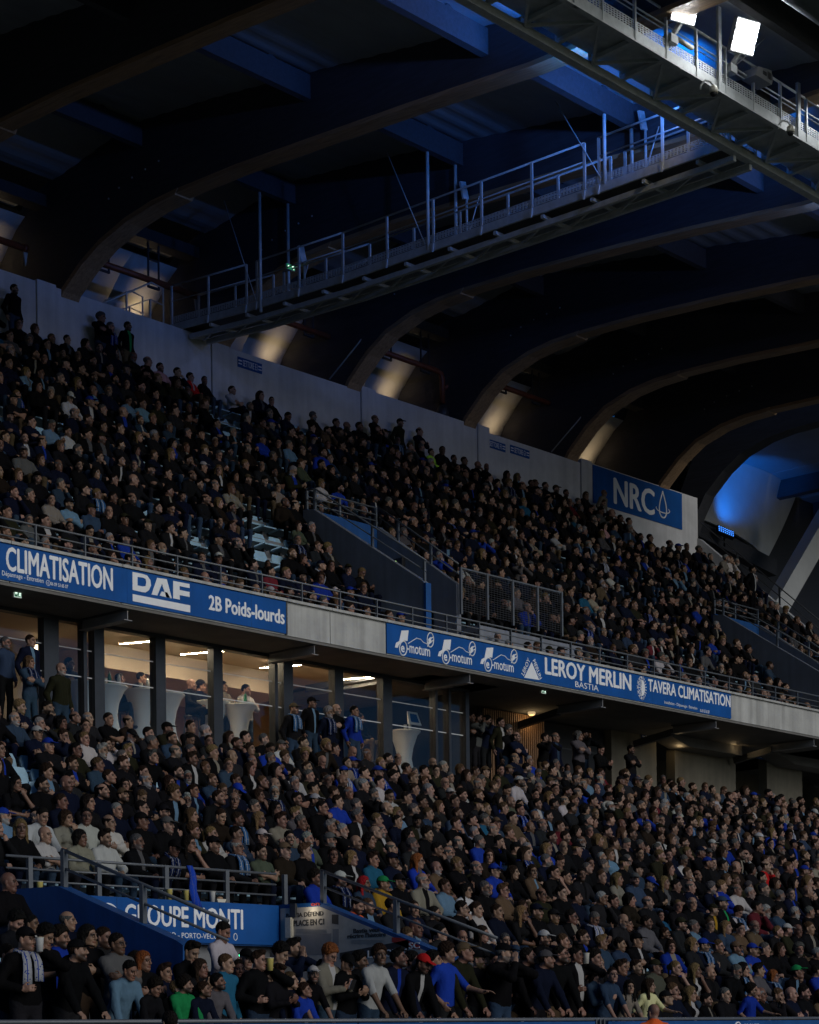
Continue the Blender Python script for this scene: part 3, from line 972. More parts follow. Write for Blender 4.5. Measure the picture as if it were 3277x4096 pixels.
MB().tube([(ph.x + .012, YL, ph.z + .025), (ph.x - .015, YL, ph.z), (ph.x + .012, YL, ph.z - .025)], .007, 5).build('emblem', M['white'], b1)
b2 = banner(24.733, 28.97, 9.985, 10.655, BD, 'blue banner with large stencil block logo over a white bar and 2B Poids-lourds')
def P2(px, py, D=BD):
    p = at(px, py, D); return (p.x, p.z)
def daf(pts): return [P2(525 + x / 2.464 if False else x, y) for x, y in pts]
zb1 = lambda x, y: P2(x / 2.464, 2100 + y / 2.464)
zb2 = lambda x, y: P2(600 + x / 2.464, 2300 + y / 2.464)
flat_poly([[zb1(1295, 465), zb1(1395, 485), zb1(1345, 515), zb1(1345, 598), zb1(1395, 608), zb1(1395, 665), zb1(1297, 642)][:7],
           ], YL, b2, M['white'])
flat_poly([[zb1(1395, 485), zb1(1440, 500), zb1(1472, 545), zb1(1478, 600), zb1(1458, 645), zb1(1425, 668), zb1(1395, 665), zb1(1395, 608), zb1(1425, 605), zb1(1432, 570), zb1(1425, 535), zb1(1395, 520)],
           [zb1(1345, 515), zb1(1395, 485), zb1(1395, 520)]], YL, b2, M['white'])
flat_poly([[zb2(60, 30), zb2(155, 45), zb2(205, 232), zb2(150, 222), zb2(108, 90), zb2(62, 205), zb2(5, 195)],
           [zb2(85, 205), zb2(105, 165), zb2(160, 175), zb2(190, 228), zb2(150, 222)],
           [zb2(218, 60), zb2(380, 92), zb2(380, 132), zb2(282, 112), zb2(282, 150), zb2(380, 170), zb2(380, 220), zb2(282, 200), zb2(284, 246), zb2(218, 232)]], YL, b2, M['white'])
flat_poly([[zb1(1297, 683), zb2(386, 302), zb2(386, 372), zb1(1298, 752)]], YL, b2, M['white'], 'underline_bar')
put_text(b2, '2B Poids-lourds', 830, 2379, 1134, 2440, .035)
MB().box((28.975, 30.165, 9.97), (29.01, 30.197, 10.68)).build('end_strip', M['dsteel'], b2)
b3 = banner(32.03, 36.42, 9.985, 10.655, BD, 'blue banner with three car and plug emblems reading e-motum')
for (ox, oy, k) in ((1570, 2514, 1.0), (1742, 2551, .97), (1912, 2583, .95)):
    z3 = lambda x, y: (ox + (x - 800) / 2.156 * k, oy + (y - 140) / 2.156 * k)
    Q = lambda x, y: P2(*z3(x, y))
    flat_poly([[Q(868, 160), Q(930, 158), Q(920, 250), Q(890, 245), Q(860, 262), Q(842, 290), Q(838, 308), Q(812, 305), Q(822, 265), Q(850, 250)]], YL, b3, M['white'])
    def ringpts(cx, cy, rx, ry): 
        return [(Q(cx + rx * math.cos(a), cy + ry * math.sin(a))[0], YL - .002, Q(cx + rx * math.cos(a), cy + ry * math.sin(a))[1]) for a in np.linspace(0, 2 * math.pi, 21)]
    MB().tube(ringpts(884, 312, 32, 62), .016, 5).build('emblem', M['white'], b3)
    c = at(*z3(865, 345), BD)
    lettering('e', (c.x, YL - .002, c.z), .115, .15, b3, M['white'], bold=.03)
    pa, pb, pc = at(*z3(932, 350), BD), at(*z3(1115, 386), BD), at(*z3(932, 290), BD)
    lettering('-motum', (pa.x - .06, YL, pb.z), pb.x - pa.x + .06, (pc.z - pa.z) * 1.25, b3, M['white'], bold=.012)
    cab = [Q(925, 272), Q(960, 250), Q(1000, 225), Q(1035, 235), Q(1060, 262), Q(1090, 275)]
    MB().tube([(q[0], YL, q[1]) for q in cab], .010, 5).build('emblem', M['white'], b3)
    MB().tube([(q[0], YL - .002, q[2]) for q in [(p[0], 0, p[2]) for p in ringpts(1118, 240, 28, 62)]], .014, 5).build('emblem', M['white'], b3)
    flat_poly([[Q(1098, 235), Q(1120, 215), Q(1128, 262), Q(1105, 280)], [Q(1095, 258), Q(1104, 252), Q(1104, 296), Q(1092, 300)], [Q(1120, 222), Q(1145, 210), Q(1145, 218), Q(1122, 232)], [Q(1124, 248), Q(1147, 238), Q(1147, 246), Q(1126, 258)]], YL, b3, M['white'])
b4 = banner(36.423, 41.95, 9.985, 10.655, BD, 'blue banner with white triangle emblem and LEROY MERLIN BASTIA lettering'.replace('LEROY MERLIN ', ''))
z4 = lambda x, y: (1900 + x / 2.156, 2600 + y / 2.156)
flat_poly([[P2(*z4(480, 105)), P2(*z4(545, 260)), P2(*z4(415, 240))]], YL, b4, M['white'])
def slanted(body, pa, pb, h, t):
    A, Bv = at(*pa, BD), at(*pb, BD)
    d = Vector((Bv.x - A.x, Bv.z - A.z)); L = d.length; ux = d / L; uy = Vector((-ux.y, ux.x))
    me = text_mesh(body, .01); n = len(me.vertices)
    co = np.empty(n * 3); me.vertices.foreach_get('co', co); co = co.reshape(-1, 3); lo, hi = co.min(0), co.max(0)
    u = (co[:, 0] - lo[0]) / (hi[0] - lo[0]) * L; v = (co[:, 1] - lo[1]) / (hi[1] - lo[1]) * h
    dd = (co[:, 2] - lo[2]) / .02 * .006; o0 = org(t)
    out = np.stack([A.x + u * ux.x + v * uy.x - o0.x, YL - dd - o0.y, A.z + u * ux.y + v * uy.y - o0.z], 1)
    me.vertices.foreach_set('co', out.ravel().astype(np.float32)); me.materials.clear(); me.materials.append(M['white']); me.update()
    o = bpy.data.objects.new('lettering', me); COL.objects.link(o); o.parent = t
slanted('LEROY', z4(412, 228), z4(468, 90), .11, b4)
slanted('MERLIN', z4(488, 95), z4(548, 258), .11, b4)
put_text(b4, 'LEROY MERLIN', 2175, 2628, 2521, 2697, .035)
put_text(b4, 'BASTIA', 2297, 2725, 2390, 2748)
b5 = banner(41.953, 45.53, 9.985, 10.655, BD, 'blue banner with sun and snowflake emblem reading TAVERA CLIMATISATION'.replace('TAVERA ', ''))
put_text(b5, 'TAVERA CLIMATISATION', 2588, 2715, 2918, 2765, .03)
put_text(b5, 'Installation - Dépannage - Entretien', 2654, 2803, 2785, 2818)
put_text(b5, '06 09 53 65 07', 2796, 2836, 2834, 2848, .008)
cs = at(2563, 2752, BD)
flat_poly([[(cs.x + .14 * math.cos(a) * (1 if a < 9 else 1), cs.z + .21 * math.sin(a)) for a in np.linspace(-math.pi / 2, math.pi / 2, 12)]], YL, b5, M['white'])
mb = MB()
for a in np.linspace(-1.5, 1.5, 12):
    mb.prism([(cs.x + .16 * math.cos(a - .07), cs.z + .24 * math.sin(a - .07)), (cs.x + .23 * math.cos(a), cs.z + .33 * math.sin(a)), (cs.x + .16 * math.cos(a + .07), cs.z + .24 * math.sin(a + .07))], YL, YL - .006, 'y')
for a in np.linspace(1.7, 4.6, 7):
    e = (cs.x + .20 * math.cos(a), cs.z + .30 * math.sin(a))
    mb.bar((cs.x - .01, YL, cs.z), (e[0], YL, e[1]), .014, .012)
    for q in (.55, .8):
        m = Vector((cs.x + .20 * q * math.cos(a), YL, cs.z + .30 * q * math.sin(a)))
        for da in (-.7, .7): mb.bar(m, m + Vector((.06 * math.cos(a + da), 0, .07 * math.sin(a + da))), .012, .012)
mb.build('emblem', M['white'], b5)

# ---- rear wall of the upper terrace
BX = [31.22 + 5.13 * k for k in range(-3, 6)]       # roof beams along x
BDZ = [-.25, -.2, -.05, 0, .18, .36, .46, .5, .5, .5, .5]
rw = thing('rear_wall', 'long pale concrete rear wall behind the top row of the upper terrace', 'wall', (45, 40.6, 17))
xs = [14, 20.2, 25.2, 26.0, 30.4, 31.0, 36.2, 36.85, 42.0, 42.6, 47.2, 47.75, 52.4, 52.95, 59.15]
for n, (x0, x1) in enumerate(zip(xs[:-1], xs[1:])):
    pr = .05 if x1 - x0 < 1 else 0
    zt = 20.47 + (.04 if pr else 0) - (.10 if n in (7, 11) else 0)
    MB().box((x0 + .008, 40.5 - pr, 16.8), (x1 - .008, 40.8, zt)).build('panel', M['wall'], rw)
def sector_sign(body, px0, py0, px1, py1b, D, label):
    a = at(px0, py0, D); b = at(px1, py1b, D)
    t = thing('sector_sign', label, 'sign', (a.x, D, b.z))
    x0, x1, z0, z1 = a.x, b.x, b.z, a.z
    MB().box((x0, D - .02, z0), (x1, D - .002, z1)).build('plate', M['banner'], t)
    w, h = x1 - x0, z1 - z0
    lettering(body, (x0 + w * .20, D - .0205, z0 + h * .18), w * .60, h * .64, t, M['white'], bold=.006)
    for q0, q1 in ((.02, .16), (.84, .98)):
        for r0, r1 in ((.28, .40), (.58, .72)):
            MB().box((x0 + w * q0, D - .026, z0 + h * r0), (x0 + w * q1, D - .0205, z0 + h * r1)).build('stripe', M['white'], t)
sector_sign('SETTORE E1', 950, 1426, 1047, 1497, 40.499, 'small blue SETTORE E1 sign high on the rear wall')
sector_sign('SETTORE F1', 1941, 1752, 2021, 1810, 40.499, 'small blue SETTORE F1 sign high on the rear wall')
sector_sign('SETTORE G1', 2040, 1779, 2117, 1836, 40.499, 'small blue SETTORE G1 sign high on the rear wall')
ns = banner(53.05, 58.15, 19.17, 20.43, 40.498, 'blue rear wall banner with big NRC letters and a water drop', 'banner')
p, q, r = at(2458, 2020, 40.46), at(2618, 2062, 40.46), at(2470, 1905, 40.46)
lettering('NRC', (at(2456, 2030, 40.46).x, 40.466, 19.34), at(2620, 2060, 40.46).x - at(2456, 2030, 40.46).x, .90, ns, M['white'], bold=.03)
dx = at(2652, 2040, 40.46).x
def drop(k): return [(dx + k * .30 * math.sin(t) * math.sin(t / 2) ** 1.4, 40.462, 19.84 + k * .46 * math.cos(t)) for t in np.linspace(0, 2 * math.pi, 33)]
MB().tube(drop(1.0), .028, 5).build('emblem', M['white'], ns)
MB().tube([(dx + .40 * math.cos(a), 40.46, 19.66 + .11 * math.sin(a)) for a in np.linspace(2.9, 6.9, 14)], .02, 5).build('emblem', M['white'], ns)

# ---- roof: glulam beams
UNDER = [(42.2, 16.5), (41.6, 18.6), (40.9, 19.95), (40.5, 20.49), (39.74, 20.97), (38.98, 21.3), (37.96, 21.56), (36.98, 21.68), (36.0, 21.70), (34, 21.65), (30.8, 21.45), (28.5, 21.3), (25.3, 21.05), (21, 20.95), (17.5, 20.95)]
TOPP = [(45.0, 16.5), (44.6, 19.0), (44.0, 21.0), (43.4, 22.0), (42.68, 22.6), (41.96, 23.1), (40.4, 23.5), (38.4, 23.8), (37.3, 23.85), (34.7, 23.55), (31.35, 23.05), (28.5, 22.6), (25, 22.1), (21, 21.6), (17.5, 21.3)]
def shift(pr, dz): return [(d, z + dz * min(1, max(0, (z - 20.2) / 1.2))) for d, z in pr]
for k, (x, dz) in enumerate(zip(BX, BDZ)):
    ordn = ['first', 'second', 'third', 'fourth', 'fifth', 'sixth', 'seventh', 'eighth', 'ninth', 'tenth', 'eleventh'][k]
    bmw = thing('roof_beam', f'deep curved timber roof beam, {ordn} along the stand from the near end', 'beam', (x, 40, 20), 'curved timber roof beams')
    un, tp = shift(UNDER, dz), shift(TOPP, dz)
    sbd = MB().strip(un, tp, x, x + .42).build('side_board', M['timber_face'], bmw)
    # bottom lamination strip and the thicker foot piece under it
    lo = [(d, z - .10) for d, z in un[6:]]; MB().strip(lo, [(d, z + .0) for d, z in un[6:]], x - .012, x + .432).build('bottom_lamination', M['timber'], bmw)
    nd = []
    seg = un[:9]
    for i, (d, z) in enumerate(seg):
        a = seg[max(i - 1, 0)]; b = seg[min(i + 1, len(seg) - 1)]
        tx, tz = b[0] - a[0], b[1] - a[1]; L = math.hypot(tx, tz); nx_, nz_ = -tz / L, tx / L
        if nz_ > 0: nx_, nz_ = -nx_, -nz_
        nd.append((d + nx_ * .13, z + nz_ * .13))
    nd[-1] = (nd[-1][0] + .12, nd[-1][1])
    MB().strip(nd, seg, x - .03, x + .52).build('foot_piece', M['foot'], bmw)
    mb = MB()
    for d, z in ((38.6, 22.2), (38.2, 22.35), (37.7, 22.45), (37.2, 22.5), (36.7, 22.55)):
        mb.tube([(x - .025, d, z + dz), (x - .001, d, z + dz)], .022, 6)
    mb.build('bolts', M['steel'], sbd)

# roof deck between the beams, purlins with diagonal braces, curved cladding shells
rd = thing('roof_deck', 'grey metal roof deck with timber purlins and braces between the curved beams', 'roof', (45, 30, 22))
for k in range(len(BX) - 1):
    x0, x1 = BX[k] + .42, BX[k + 1]
    dz = (BDZ[k] + BDZ[k + 1]) / 2
    tp = [p for p in shift(TOPP, dz) if p[0] < 41]
    tp = [(41.0, tp[0][1] - .05)] + tp
    # ribbed sheet
    ds = np.arange(17.6, 41.0, .15)
    zz = np.interp(ds, [p[0] for p in tp][::-1], [p[1] for p in tp][::-1])
    prof = [(d, z - .12 + (.018 if (i // 2) % 2 else 0)) for i, (d, z) in enumerate(zip(ds, zz))]
    MB().strip(prof[::-1], [(d, z + .1) for d, z in zip(ds, zz)][::-1], x0 - .004, x1 + .004).build('deck_panel', M['deck'], rd)
    for D in (37.4, 31.62, 26.45, 20.9):
        zt = float(np.interp(D, [p[0] for p in tp][::-1], [p[1] for p in tp][::-1]))
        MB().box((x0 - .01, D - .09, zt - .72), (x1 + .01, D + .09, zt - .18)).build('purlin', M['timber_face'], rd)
        MB().bar((x1 - 1.25, D, zt - .16), (x1 - .15, D, zt - .62), .14, .16).build('brace', M['timber_face'], rd)
    # louvre gap and shell
    MB().box((x0, 41.1, 22.75 + dz), (x1, 41.5, 23.05 + dz)).build('louvre_beam', M['dsteel'], rd)
    for j in range(5):
        MB().box((x0 + .3 + j * .85, 41.5, 22.9 + dz), (x0 + .95 + j * .85, 42.0, 22.95 + dz)).build('louvre', M['deck'], rd)
    sh_in = [(44.25, 17.2), (44.1, 19.2), (43.75, 20.7), (43.2, 21.7), (42.4, 22.5), (42.0, 22.75)]
    for j in range(3):
        xa, xb = x0 + (x1 - x0) * j / 3 + .006, x0 + (x1 - x0) * (j + 1) / 3 - .006
        MB().strip([(d, z + dz * .6) for d, z in sh_in], [(d + .12, z + .06 + dz * .6) for d, z in sh_in], xa, xb).build('shell_panel', M['shell'], rd, True)

# warm uplights at the beam feet
def spot(name, loc, target, col, power, size, blend, parent, radius=.06):
    l = bpy.data.lights.new(name, 'SPOT'); l.color = col; l.energy = power; l.spot_size = size; l.spot_blend = blend; l.shadow_soft_size = radius
    o = bpy.data.objects.new(name, l); COL.objects.link(o); o.parent = parent
    o.location = Vector(loc) - org(parent)
    o.rotation_euler = (Vector(loc) - Vector(target)).to_track_quat('Z', 'Y').to_euler()
    return o
for k in range(2, 8):
    x = BX[k + 1]
    f = thing('uplight', f'small warm uplight behind the rear wall, {["first","second","third","fourth","fifth","sixth"][k-2]} along the stand', 'lamp', (x - .5, 42.9, 21.3), 'warm uplights at the beam feet')
    MB().box((x - .62, 42.8, 21.2), (x - .38, 43.0, 21.3)).build('housing', M['black'], f)
    MB().box((x - .59, 42.83, 21.302), (x - .41, 42.97, 21.308)).build('lens', emat('uplight_lens', (1, .72, .35), 4), f)
    spot('lamp_light', (x - .5, 42.9, 21.33), (x - .72, 43.05, 23.0), (1, .72, .42), 15, math.radians(140), 1.0, f, .2)

# red oxide pipes with hangers
for n, (xa, xb, z, lab) in enumerate(((27.2, 30.6, 21.55, 'ending left of the first visible beam foot'), (32.4, 36.3, 21.85, 'behind the catwalk stairs'), (38.2, 41.9, 22.0, 'below the catwalk end'), (43.2, 46.2, 22.12, 'ending in an elbow with valve'), (48.6, 52.4, 22.35, 'above the two sector signs'))):
    D = 41.25
    t = thing('pipe', f'rust red pipe on hangers {lab}', 'pipe', (xa, D, z), 'red pipes under the roof')
    r = .085
    pts = [(xa, D, z), (xb, D, z)]
    if n == 3: pts += [(xb + .18, D, z - .05), (xb + .25, D, z - .2), (xb + .25, D, z - .95)]
    MB().tube(pts, r, 10).build('pipe_run', M['rust'], t, True)
    if n == 3:
        MB().lathe((xb + .25, D, z - 1.5), [(.08, 0), (.2, .1), (.2, .32), (.1, .5)], 12).build('valve', M['dsteel'], t, True)
        MB().tube([(xb + .28, D - .05, z - .5), (xb + .5, D - .05, z - .35), (xb + .62, D - .05, z - .1)], .06, 8).build('branch', M['rust'], t, True)
    else:
        MB().tube([(xb - .02, D, z), (xb + .1, D, z)], r * 1.25, 10).build('collar', M['rust'], t, True)
        MB().prism([(xb - .02, z - .1), (xb + .12, z - .1), (xb + .05, z - .45)], D - .02, D + .02, 'y').build('bracket', M['steel'], t)
    for x in (xa + .75, xa + 2.45):
        if x + .3 > xb: continue
        for q in (-.18, .18): MB().bar((x + q, D, z - .2), (x + q, D, z + 1.15), .04, .04).build('hanger', M['dsteel'], t)
        MB().bar((x - .2, D, z - .18), (x + .2, D, z - .18), .06, .05).build('cradle', M['dsteel'], t)
        MB().bar((x - .18, D, z + .55), (x + .18, D, z + .55), .035, .035).build('hanger', M['dsteel'], t)

# tie rods along the shells
for n, (k, lab) in enumerate(((4, 'fourth'), (6, 'sixth'))):
    t = MB().tube([(BX[k + 1] + .3, 39.2, 22.4), (BX[k + 1] - .35, 40.9, 20.6)], .022, 6).build('tie_rod', M['steel'], None, True, at=(BX[k + 1], 40, 20.6))
    tag(t, f'thin diagonal steel tie rod by the {lab} beam foot', 'tie rod')

# ---- cross catwalk (into the stand) and main catwalk (along the stand)
CX = 35.7
cw = thing('cross_catwalk', 'grey steel catwalk running from the rear wall towards the pitch', 'catwalk', (CX, 32, 20))
def perforated(name, parent, a, b, z0, z1, axis):
    """kick plate with slots, as strips of metal with gaps"""
    mb = MB()
    rows = 5; hh = (z1 - z0) / (rows * 2 - 1)
    for j in range(rows):
        z = z0 + 2 * j * hh
        mb.bar((*a, z + hh / 2), (*b, z + hh / 2), .006, hh)
    L = math.dist(a, b); n = int(L / .09)
    for i in range(n + 1):
        t = i / n
        p = (a[0] + (b[0] - a[0]) * t, a[1] + (b[1] - a[1]) * t)
        dxx = (b[0] - a[0]) / L; dyy = (b[1] - a[1]) / L
        mb.bar((p[0] - dxx * .018, p[1] - dyy * .018, (z0 + z1) / 2), (p[0] + dxx * .018, p[1] + dyy * .018, (z0 + z1) / 2), .005, z1 - z0)
    return mb.build(name, M['steel'], parent)
CWS = ((23.2, 27.0), (27.0, 34.5), (34.5, 38.0), (38.0, 41.0))
for s in (-.48, .48):
    for ya, yb in CWS:
        MB().box((CX + s - .03, ya, 20.14), (CX + s + .03, yb, 20.33)).build('side_channel', M['steel'], cw)
        perforated('kick_plate', cw, (CX + s, ya + .045), (CX + s, yb - .045), 20.36, 20.53, 'y')
    ztop = 21.36
    for y0, y1 in ((40.95, 38.0), (37.6, 34.5), (34.5, 27.0), (26.6, 23.2)):
        MB().tube([(CX + s, y0, ztop), (CX + s, y1, ztop)], .024, 7).build('handrail', M['steel'], cw, True)
        MB().tube([(CX + s, y0, 20.95), (CX + s, y1, 20.95)], .016, 6).build('mid_rail', M['steel'], cw, True)
        n = max(2, round(abs(y0 - y1) / 1.4) + 1)
        for y in np.linspace(y0, y1, n)[1 if y0 == 34.5 else 0:]:
            MB().box((CX + s - .02, y - .03, 20.2), (CX + s + .02, y + .03, ztop)).build('post', M['steel'], cw)
            if s < 0: MB().prism([(y - .05, 20.3), (y + .05, 20.3), (y + .02, 20.1), (y - .02, 20.1)], CX + s - .07, CX + s - .031, 'x').build('post_bracket', M['steel'], cw)
for ya, yb in CWS: MB().box((CX - .44, ya, 20.27), (CX + .44, yb, 20.31)).build('deck', M['dsteel'], cw)
for s in (-.3, .3):
    for ya, yb in CWS: MB().box((CX + s - .05, ya, 19.90), (CX + s + .05, min(yb, 40.4), 20.02)).build('bottom_chord', M['steel'], cw)
for i, y in enumerate(np.arange(24, 40.4, 1.4)):
    MB().bar((CX - .5, y, 20.06), (CX + .5, y, 20.06), .08, .08).build('cross_bearer', M['steel'], cw)
    MB().bar((CX - .28, y, 20.04), (CX + .28, y + 1.2, 19.98), .04, .05).build('diagonal', M['steel'], cw)
for D, zt in ((37.45, 23.3), (31.65, 22.85), (26.43, 22.3)):
    for s in (-.5, .5):
        MB().tube([(CX + s, D, 20.15), (CX + s, D, zt)], .042, 8).build('hanger_rod', M['steel'], cw, True)
    MB().tube([(CX - .5, D + .1, 20.3), (CX - .5, D + 1.35, zt + .1)], .012, 5).build('stay_cable', M['steel'], cw, True)
    MB().tube([(CX + .5, D - .25, 20.35), (CX + .5, D - .75, 21.5)], .014, 5).build('stay_cable', M['steel'], cw, True)
for ch in cw.children:        # the walkway falls a little towards the pitch
    if ch.name.startswith(('hanger_rod', 'stay_cable')): continue
    for v in ch.data.vertices:
        v.co.z += float(np.interp(v.co.y + org(cw).y, [23, 27, 34.5, 38, 41], [-.17, -.13, 0, .16, .38]))
for D in (36.85, 31.3, 26.05):
    t = thing('small_spotlight', f'small flat lamp head on a post, {["nearest the rear wall","in the middle of the cross catwalk","nearest the main catwalk"][[36.85,31.3,26.05].index(D)]}', 'lamp', (CX + .5, D, 20.3), 'lamp posts on the cross catwalk')
    MB().tube([(CX + .5, D, 20.3), (CX + .5, D, 21.55)], .03, 7).build('post', M['steel'], t, True)
    MB().bar((CX + .5, D + .03, 21.55), (CX + .42, D + .06, 21.95), .2, .05, (0, 1, 0)).build('head', M['steel'], t)
# stair rail at the wall end
sr = thing('stair_railing', 'steel stair railing climbing over the rear wall to the cross catwalk', 'railing', (33.5, 40.9, 20.4))
for y in (40.75, 41.6):
    MB().tube([(32.6, y, 20.5), (34.35, y, 21.55), (34.75, y, 21.5), (34.75, y, 20.4)], .024, 7).build('handrail', M['steel'], sr, True)
    MB().tube([(33.0, y, 20.4), (34.3, y, 21.1), (34.75, y, 21.05)], .016, 6).build('mid_rail', M['steel'], sr, True)
    for x in (33.5, 34.3): MB().box((x - .02, y - .02, 20.2), (x + .02, y + .02, 21.1)).build('post', M['steel'], sr)

mc = thing('main_catwalk', 'broad galvanised lighting catwalk running along the stand high over the pitch edge', 'catwalk', (34, 22.6, 20))
Y0, Y1 = 22.12, 23.12
XA, XB = 24, 44
MB().box((XA, Y0 - .05, 20.02), (XB, Y0 + .02, 20.26)).build('outer_channel', M['steel'], mc)
MB().box((XA, Y0 - .12, 20.0), (XB, Y0 - .05, 20.03)).build('outer_flange', M['steel'], mc)
MB().box((XA, Y1 - .02, 19.86), (XB, Y1 + .16, 20.02)).build('inner_chord', M['steel'], mc)
MB().box((XA, Y0, 20.16), (XB, Y1, 20.2)).build('grating', M['steel'], mc)
perforated('kick_plate', mc, (XA, Y0 - .03), (XB, Y0 - .03), 20.27, 20.46, 'x')
perforated('kick_plate', mc, (XA, Y1 + .03), (XB, Y1 + .03), 20.27, 20.46, 'x')
for i, x in enumerate(np.arange(XA + .4, XB, 1.0)):
    MB().bar((x, Y0, 20.10), (x, Y1, 20.06), .09, .08).build('cross_bearer', M['steel'], mc)
    MB().bar((x + (.0 if i % 2 else 1.0), Y0 + .03, 20.09), (x + (1.0 if i % 2 else 0), Y1 - .03, 19.99), .05, .06).build('diagonal', M['steel'], mc)
    h = 21.0
    for y in (Y0 - .03, Y1 + .03):
        MB().box((x - .022, y - .03, 20.05), (x + .022, y + .03, h)).build('post', M['steel'], mc)
for y in (Y0 - .03, Y1 + .03):
    MB().tube([(XA, y, 21.0), (XB, y, 21.0)], .026, 7).build('handrail', M['steel'], mc, True)
    MB().tube([(XA, y, 20.72), (XB, y, 20.72)], .016, 6).build('mid_rail', M['steel'], mc, True)
    MB().tube([(XA, y + .04, 20.66), (XB, y + .04, 20.66)], .012, 6).build('conduit', M['steel'], mc, True)
for x in (28.55, 33.15, 36.05, 39.0):
    MB().box((x - .05, Y0 - .09, 20.0), (x + .05, Y0 - .03, 22.3 if x != 36.05 else 21.2)).build('hanger_post', M['steel'], mc)
MB().tube([(33.3, Y0 - .05, 20.4), (36.6, Y0 - .05, 23.2)], .012, 5).build('stay_cable', M['steel'], mc, True)
# front edge truss of the roof, beyond the main catwalk
et = thing('roof_edge_truss', 'grey steel edge truss of the roof above the floodlights', 'truss', (38, 19.5, 21))
MB().box((20, 19.4, 21.15), (60, 19.75, 21.55)).build('lower_chord', M['grey'], et)
MB().box((20, 18.0, 22.2), (60, 18.3, 22.5)).build('upper_chord', M['grey'], et)
for x in np.arange(22, 60, 3.0):
    MB().bar((x, 19.5, 21.5), (x + 1.5, 18.2, 22.3), .16, .16).build('web', M['grey'], et)
    MB().bar((x + 1.5, 18.2, 22.3), (x + 3, 19.5, 21.5), .16, .16).build('web', M['grey'], et)

# floodlights
M_FLOOD = emat('floodlight_led', (.93, .97, 1.0), 26)
def floodlight(px, py, label, power):
    c = at(px, py, Y0 - .38)
    t = thing('floodlight', label, 'floodlight', tuple(c), 'floodlights on the main catwalk')
    n = Vector((-.30, -.85, -.42)).normalized(); rx = Vector((.93, -.33, 0)).normalized(); uy = n.cross(rx)
    if uy.z < 0: uy = -uy
    def bx(cu, cv, w, h, d0, d1):
        mb = MB()
        P = [c + rx * (cu + a * w / 2) + uy * (cv + b * h / 2) + n * d for d in (d0, d1) for a, b in ((-1, -1), (1, -1), (1, 1), (-1, 1))]
        return mb.add(P, [(0, 1, 2, 3), (7, 6, 5, 4), (0, 1, 5, 4), (1, 2, 6, 5), (2, 3, 7, 6), (3, 0, 4, 7)])
    hs_ = bx(0, 0, .56, .62, -.12, 0).build('housing', M['grey'], t)
    for v in (-.2, 0, .2): bx(0, v, .51, .16, .002, .014).build('led_panel', M_FLOOD, hs_)
    MB().bar(c - n * .06 - uy * .28, c + Vector((0, .36, -.5)), .08, .08).build('bracket', M['steel'], t)
    MB().box((c.x - .12, c.y + .26, c.z - .62), (c.x + .1, c.y + .46, c.z - .46)).build('junction_box', M['steel'], t)
    l = bpy.data.lights.new('flood_light', 'SPOT'); l.energy = power; l.spot_size = math.radians(178); l.spot_blend = .3; l.shadow_soft_size = .25; l.color = (.93, .97, 1)
    o = bpy.data.objects.new('flood_light', l); COL.objects.link(o); o.parent = t; o.location = n * .05
    o.rotation_euler = (-n).to_track_quat('Z', 'Y').to_euler()
floodlight(2982, 146, 'bright white LED floodlight, lower one on the catwalk rail', 260)
floodlight(2745, 22, 'bright white LED floodlight, cut by the top of the photo', 260)
for px_, lab_ in ((3420, 'LED floodlight further along the catwalk rail, third'), (3760, 'LED floodlight further along the catwalk rail, fourth')):
    floodlight(px_, 146 + (px_ - 2982) * .52, lab_, 260)
# unlit boxy projector, cable bundle, dome cameras
c = at(3020, 310, Y0 - .05)
t = thing('projector', 'grey boxy unlit projector clamped to the catwalk rail', 'projector', tuple(c))
MB().prism([(c.x - .30, c.z - .12), (c.x + .28, c.z - .12), (c.x + .33, c.z + .02), (c.x + .27, c.z + .16), (c.x - .22, c.z + .08)], c.y - .22, c.y + .12, 'y').build('casing', M['grey'], t)
MB().box((c.x - .05, c.y - .232, c.z - .02), (c.x + .08, c.y - .221, c.z + .05)).build('grille', M['black'], t)
for q in (.13, .18, .23): MB().box((c.x + q, c.y - .232, c.z - .05), (c.x + q + .018, c.y - .221, c.z + .09)).build('slot', M['black'], t)
c = at(3035, 395, Y0 + .5)
t = thing('loudspeaker', 'round black loudspeaker hanging behind the catwalk rail', 'loudspeaker', tuple(c))
MB().tube([c + Vector((0, -.15, 0)), c + Vector((0, .1, 0))], [.2, .16], 16).build('horn', M['black'], t, True)
MB().bar(c, c + Vector((0, 0, .4)), .05, .05).build('bracket', M['dsteel'], t)
for i, (px, py) in enumerate(((2855, 362), (3163, 520))):
    c = at(px, py, Y0 - .22)
    t = thing('dome_camera', ['white dome camera on an arm, under the lit floodlight', 'white dome camera on an arm, further along the catwalk'][i], 'camera', tuple(c), 'dome cameras on the main catwalk')
    MB().lathe(c, [(.03, .10), (.075, .06), (.085, 0), (.085, -.05)], 14).build('housing', M['cream'], t, True)
    MB().lathe(c, [(.072, -.051), (.06, -.09), (.03, -.115)], 14).build('lens_dome', M['black'], t, True)
    MB().tube([c + Vector((0, 0, .09)), c + Vector((-.06, .03, .16)), c + Vector((-.18, .08, .16)), c + Vector((-.26, .12, .05)), c + Vector((-.27, .13, -.03))], .022, 7).build('arm', M['steel'], t, True)
c = at(3230, 290, Y0 + .2)
t = thing('cable_bundle', 'bundle of black cables tied along the catwalk rail', 'cable')
t.location = c; ORG[t] = c
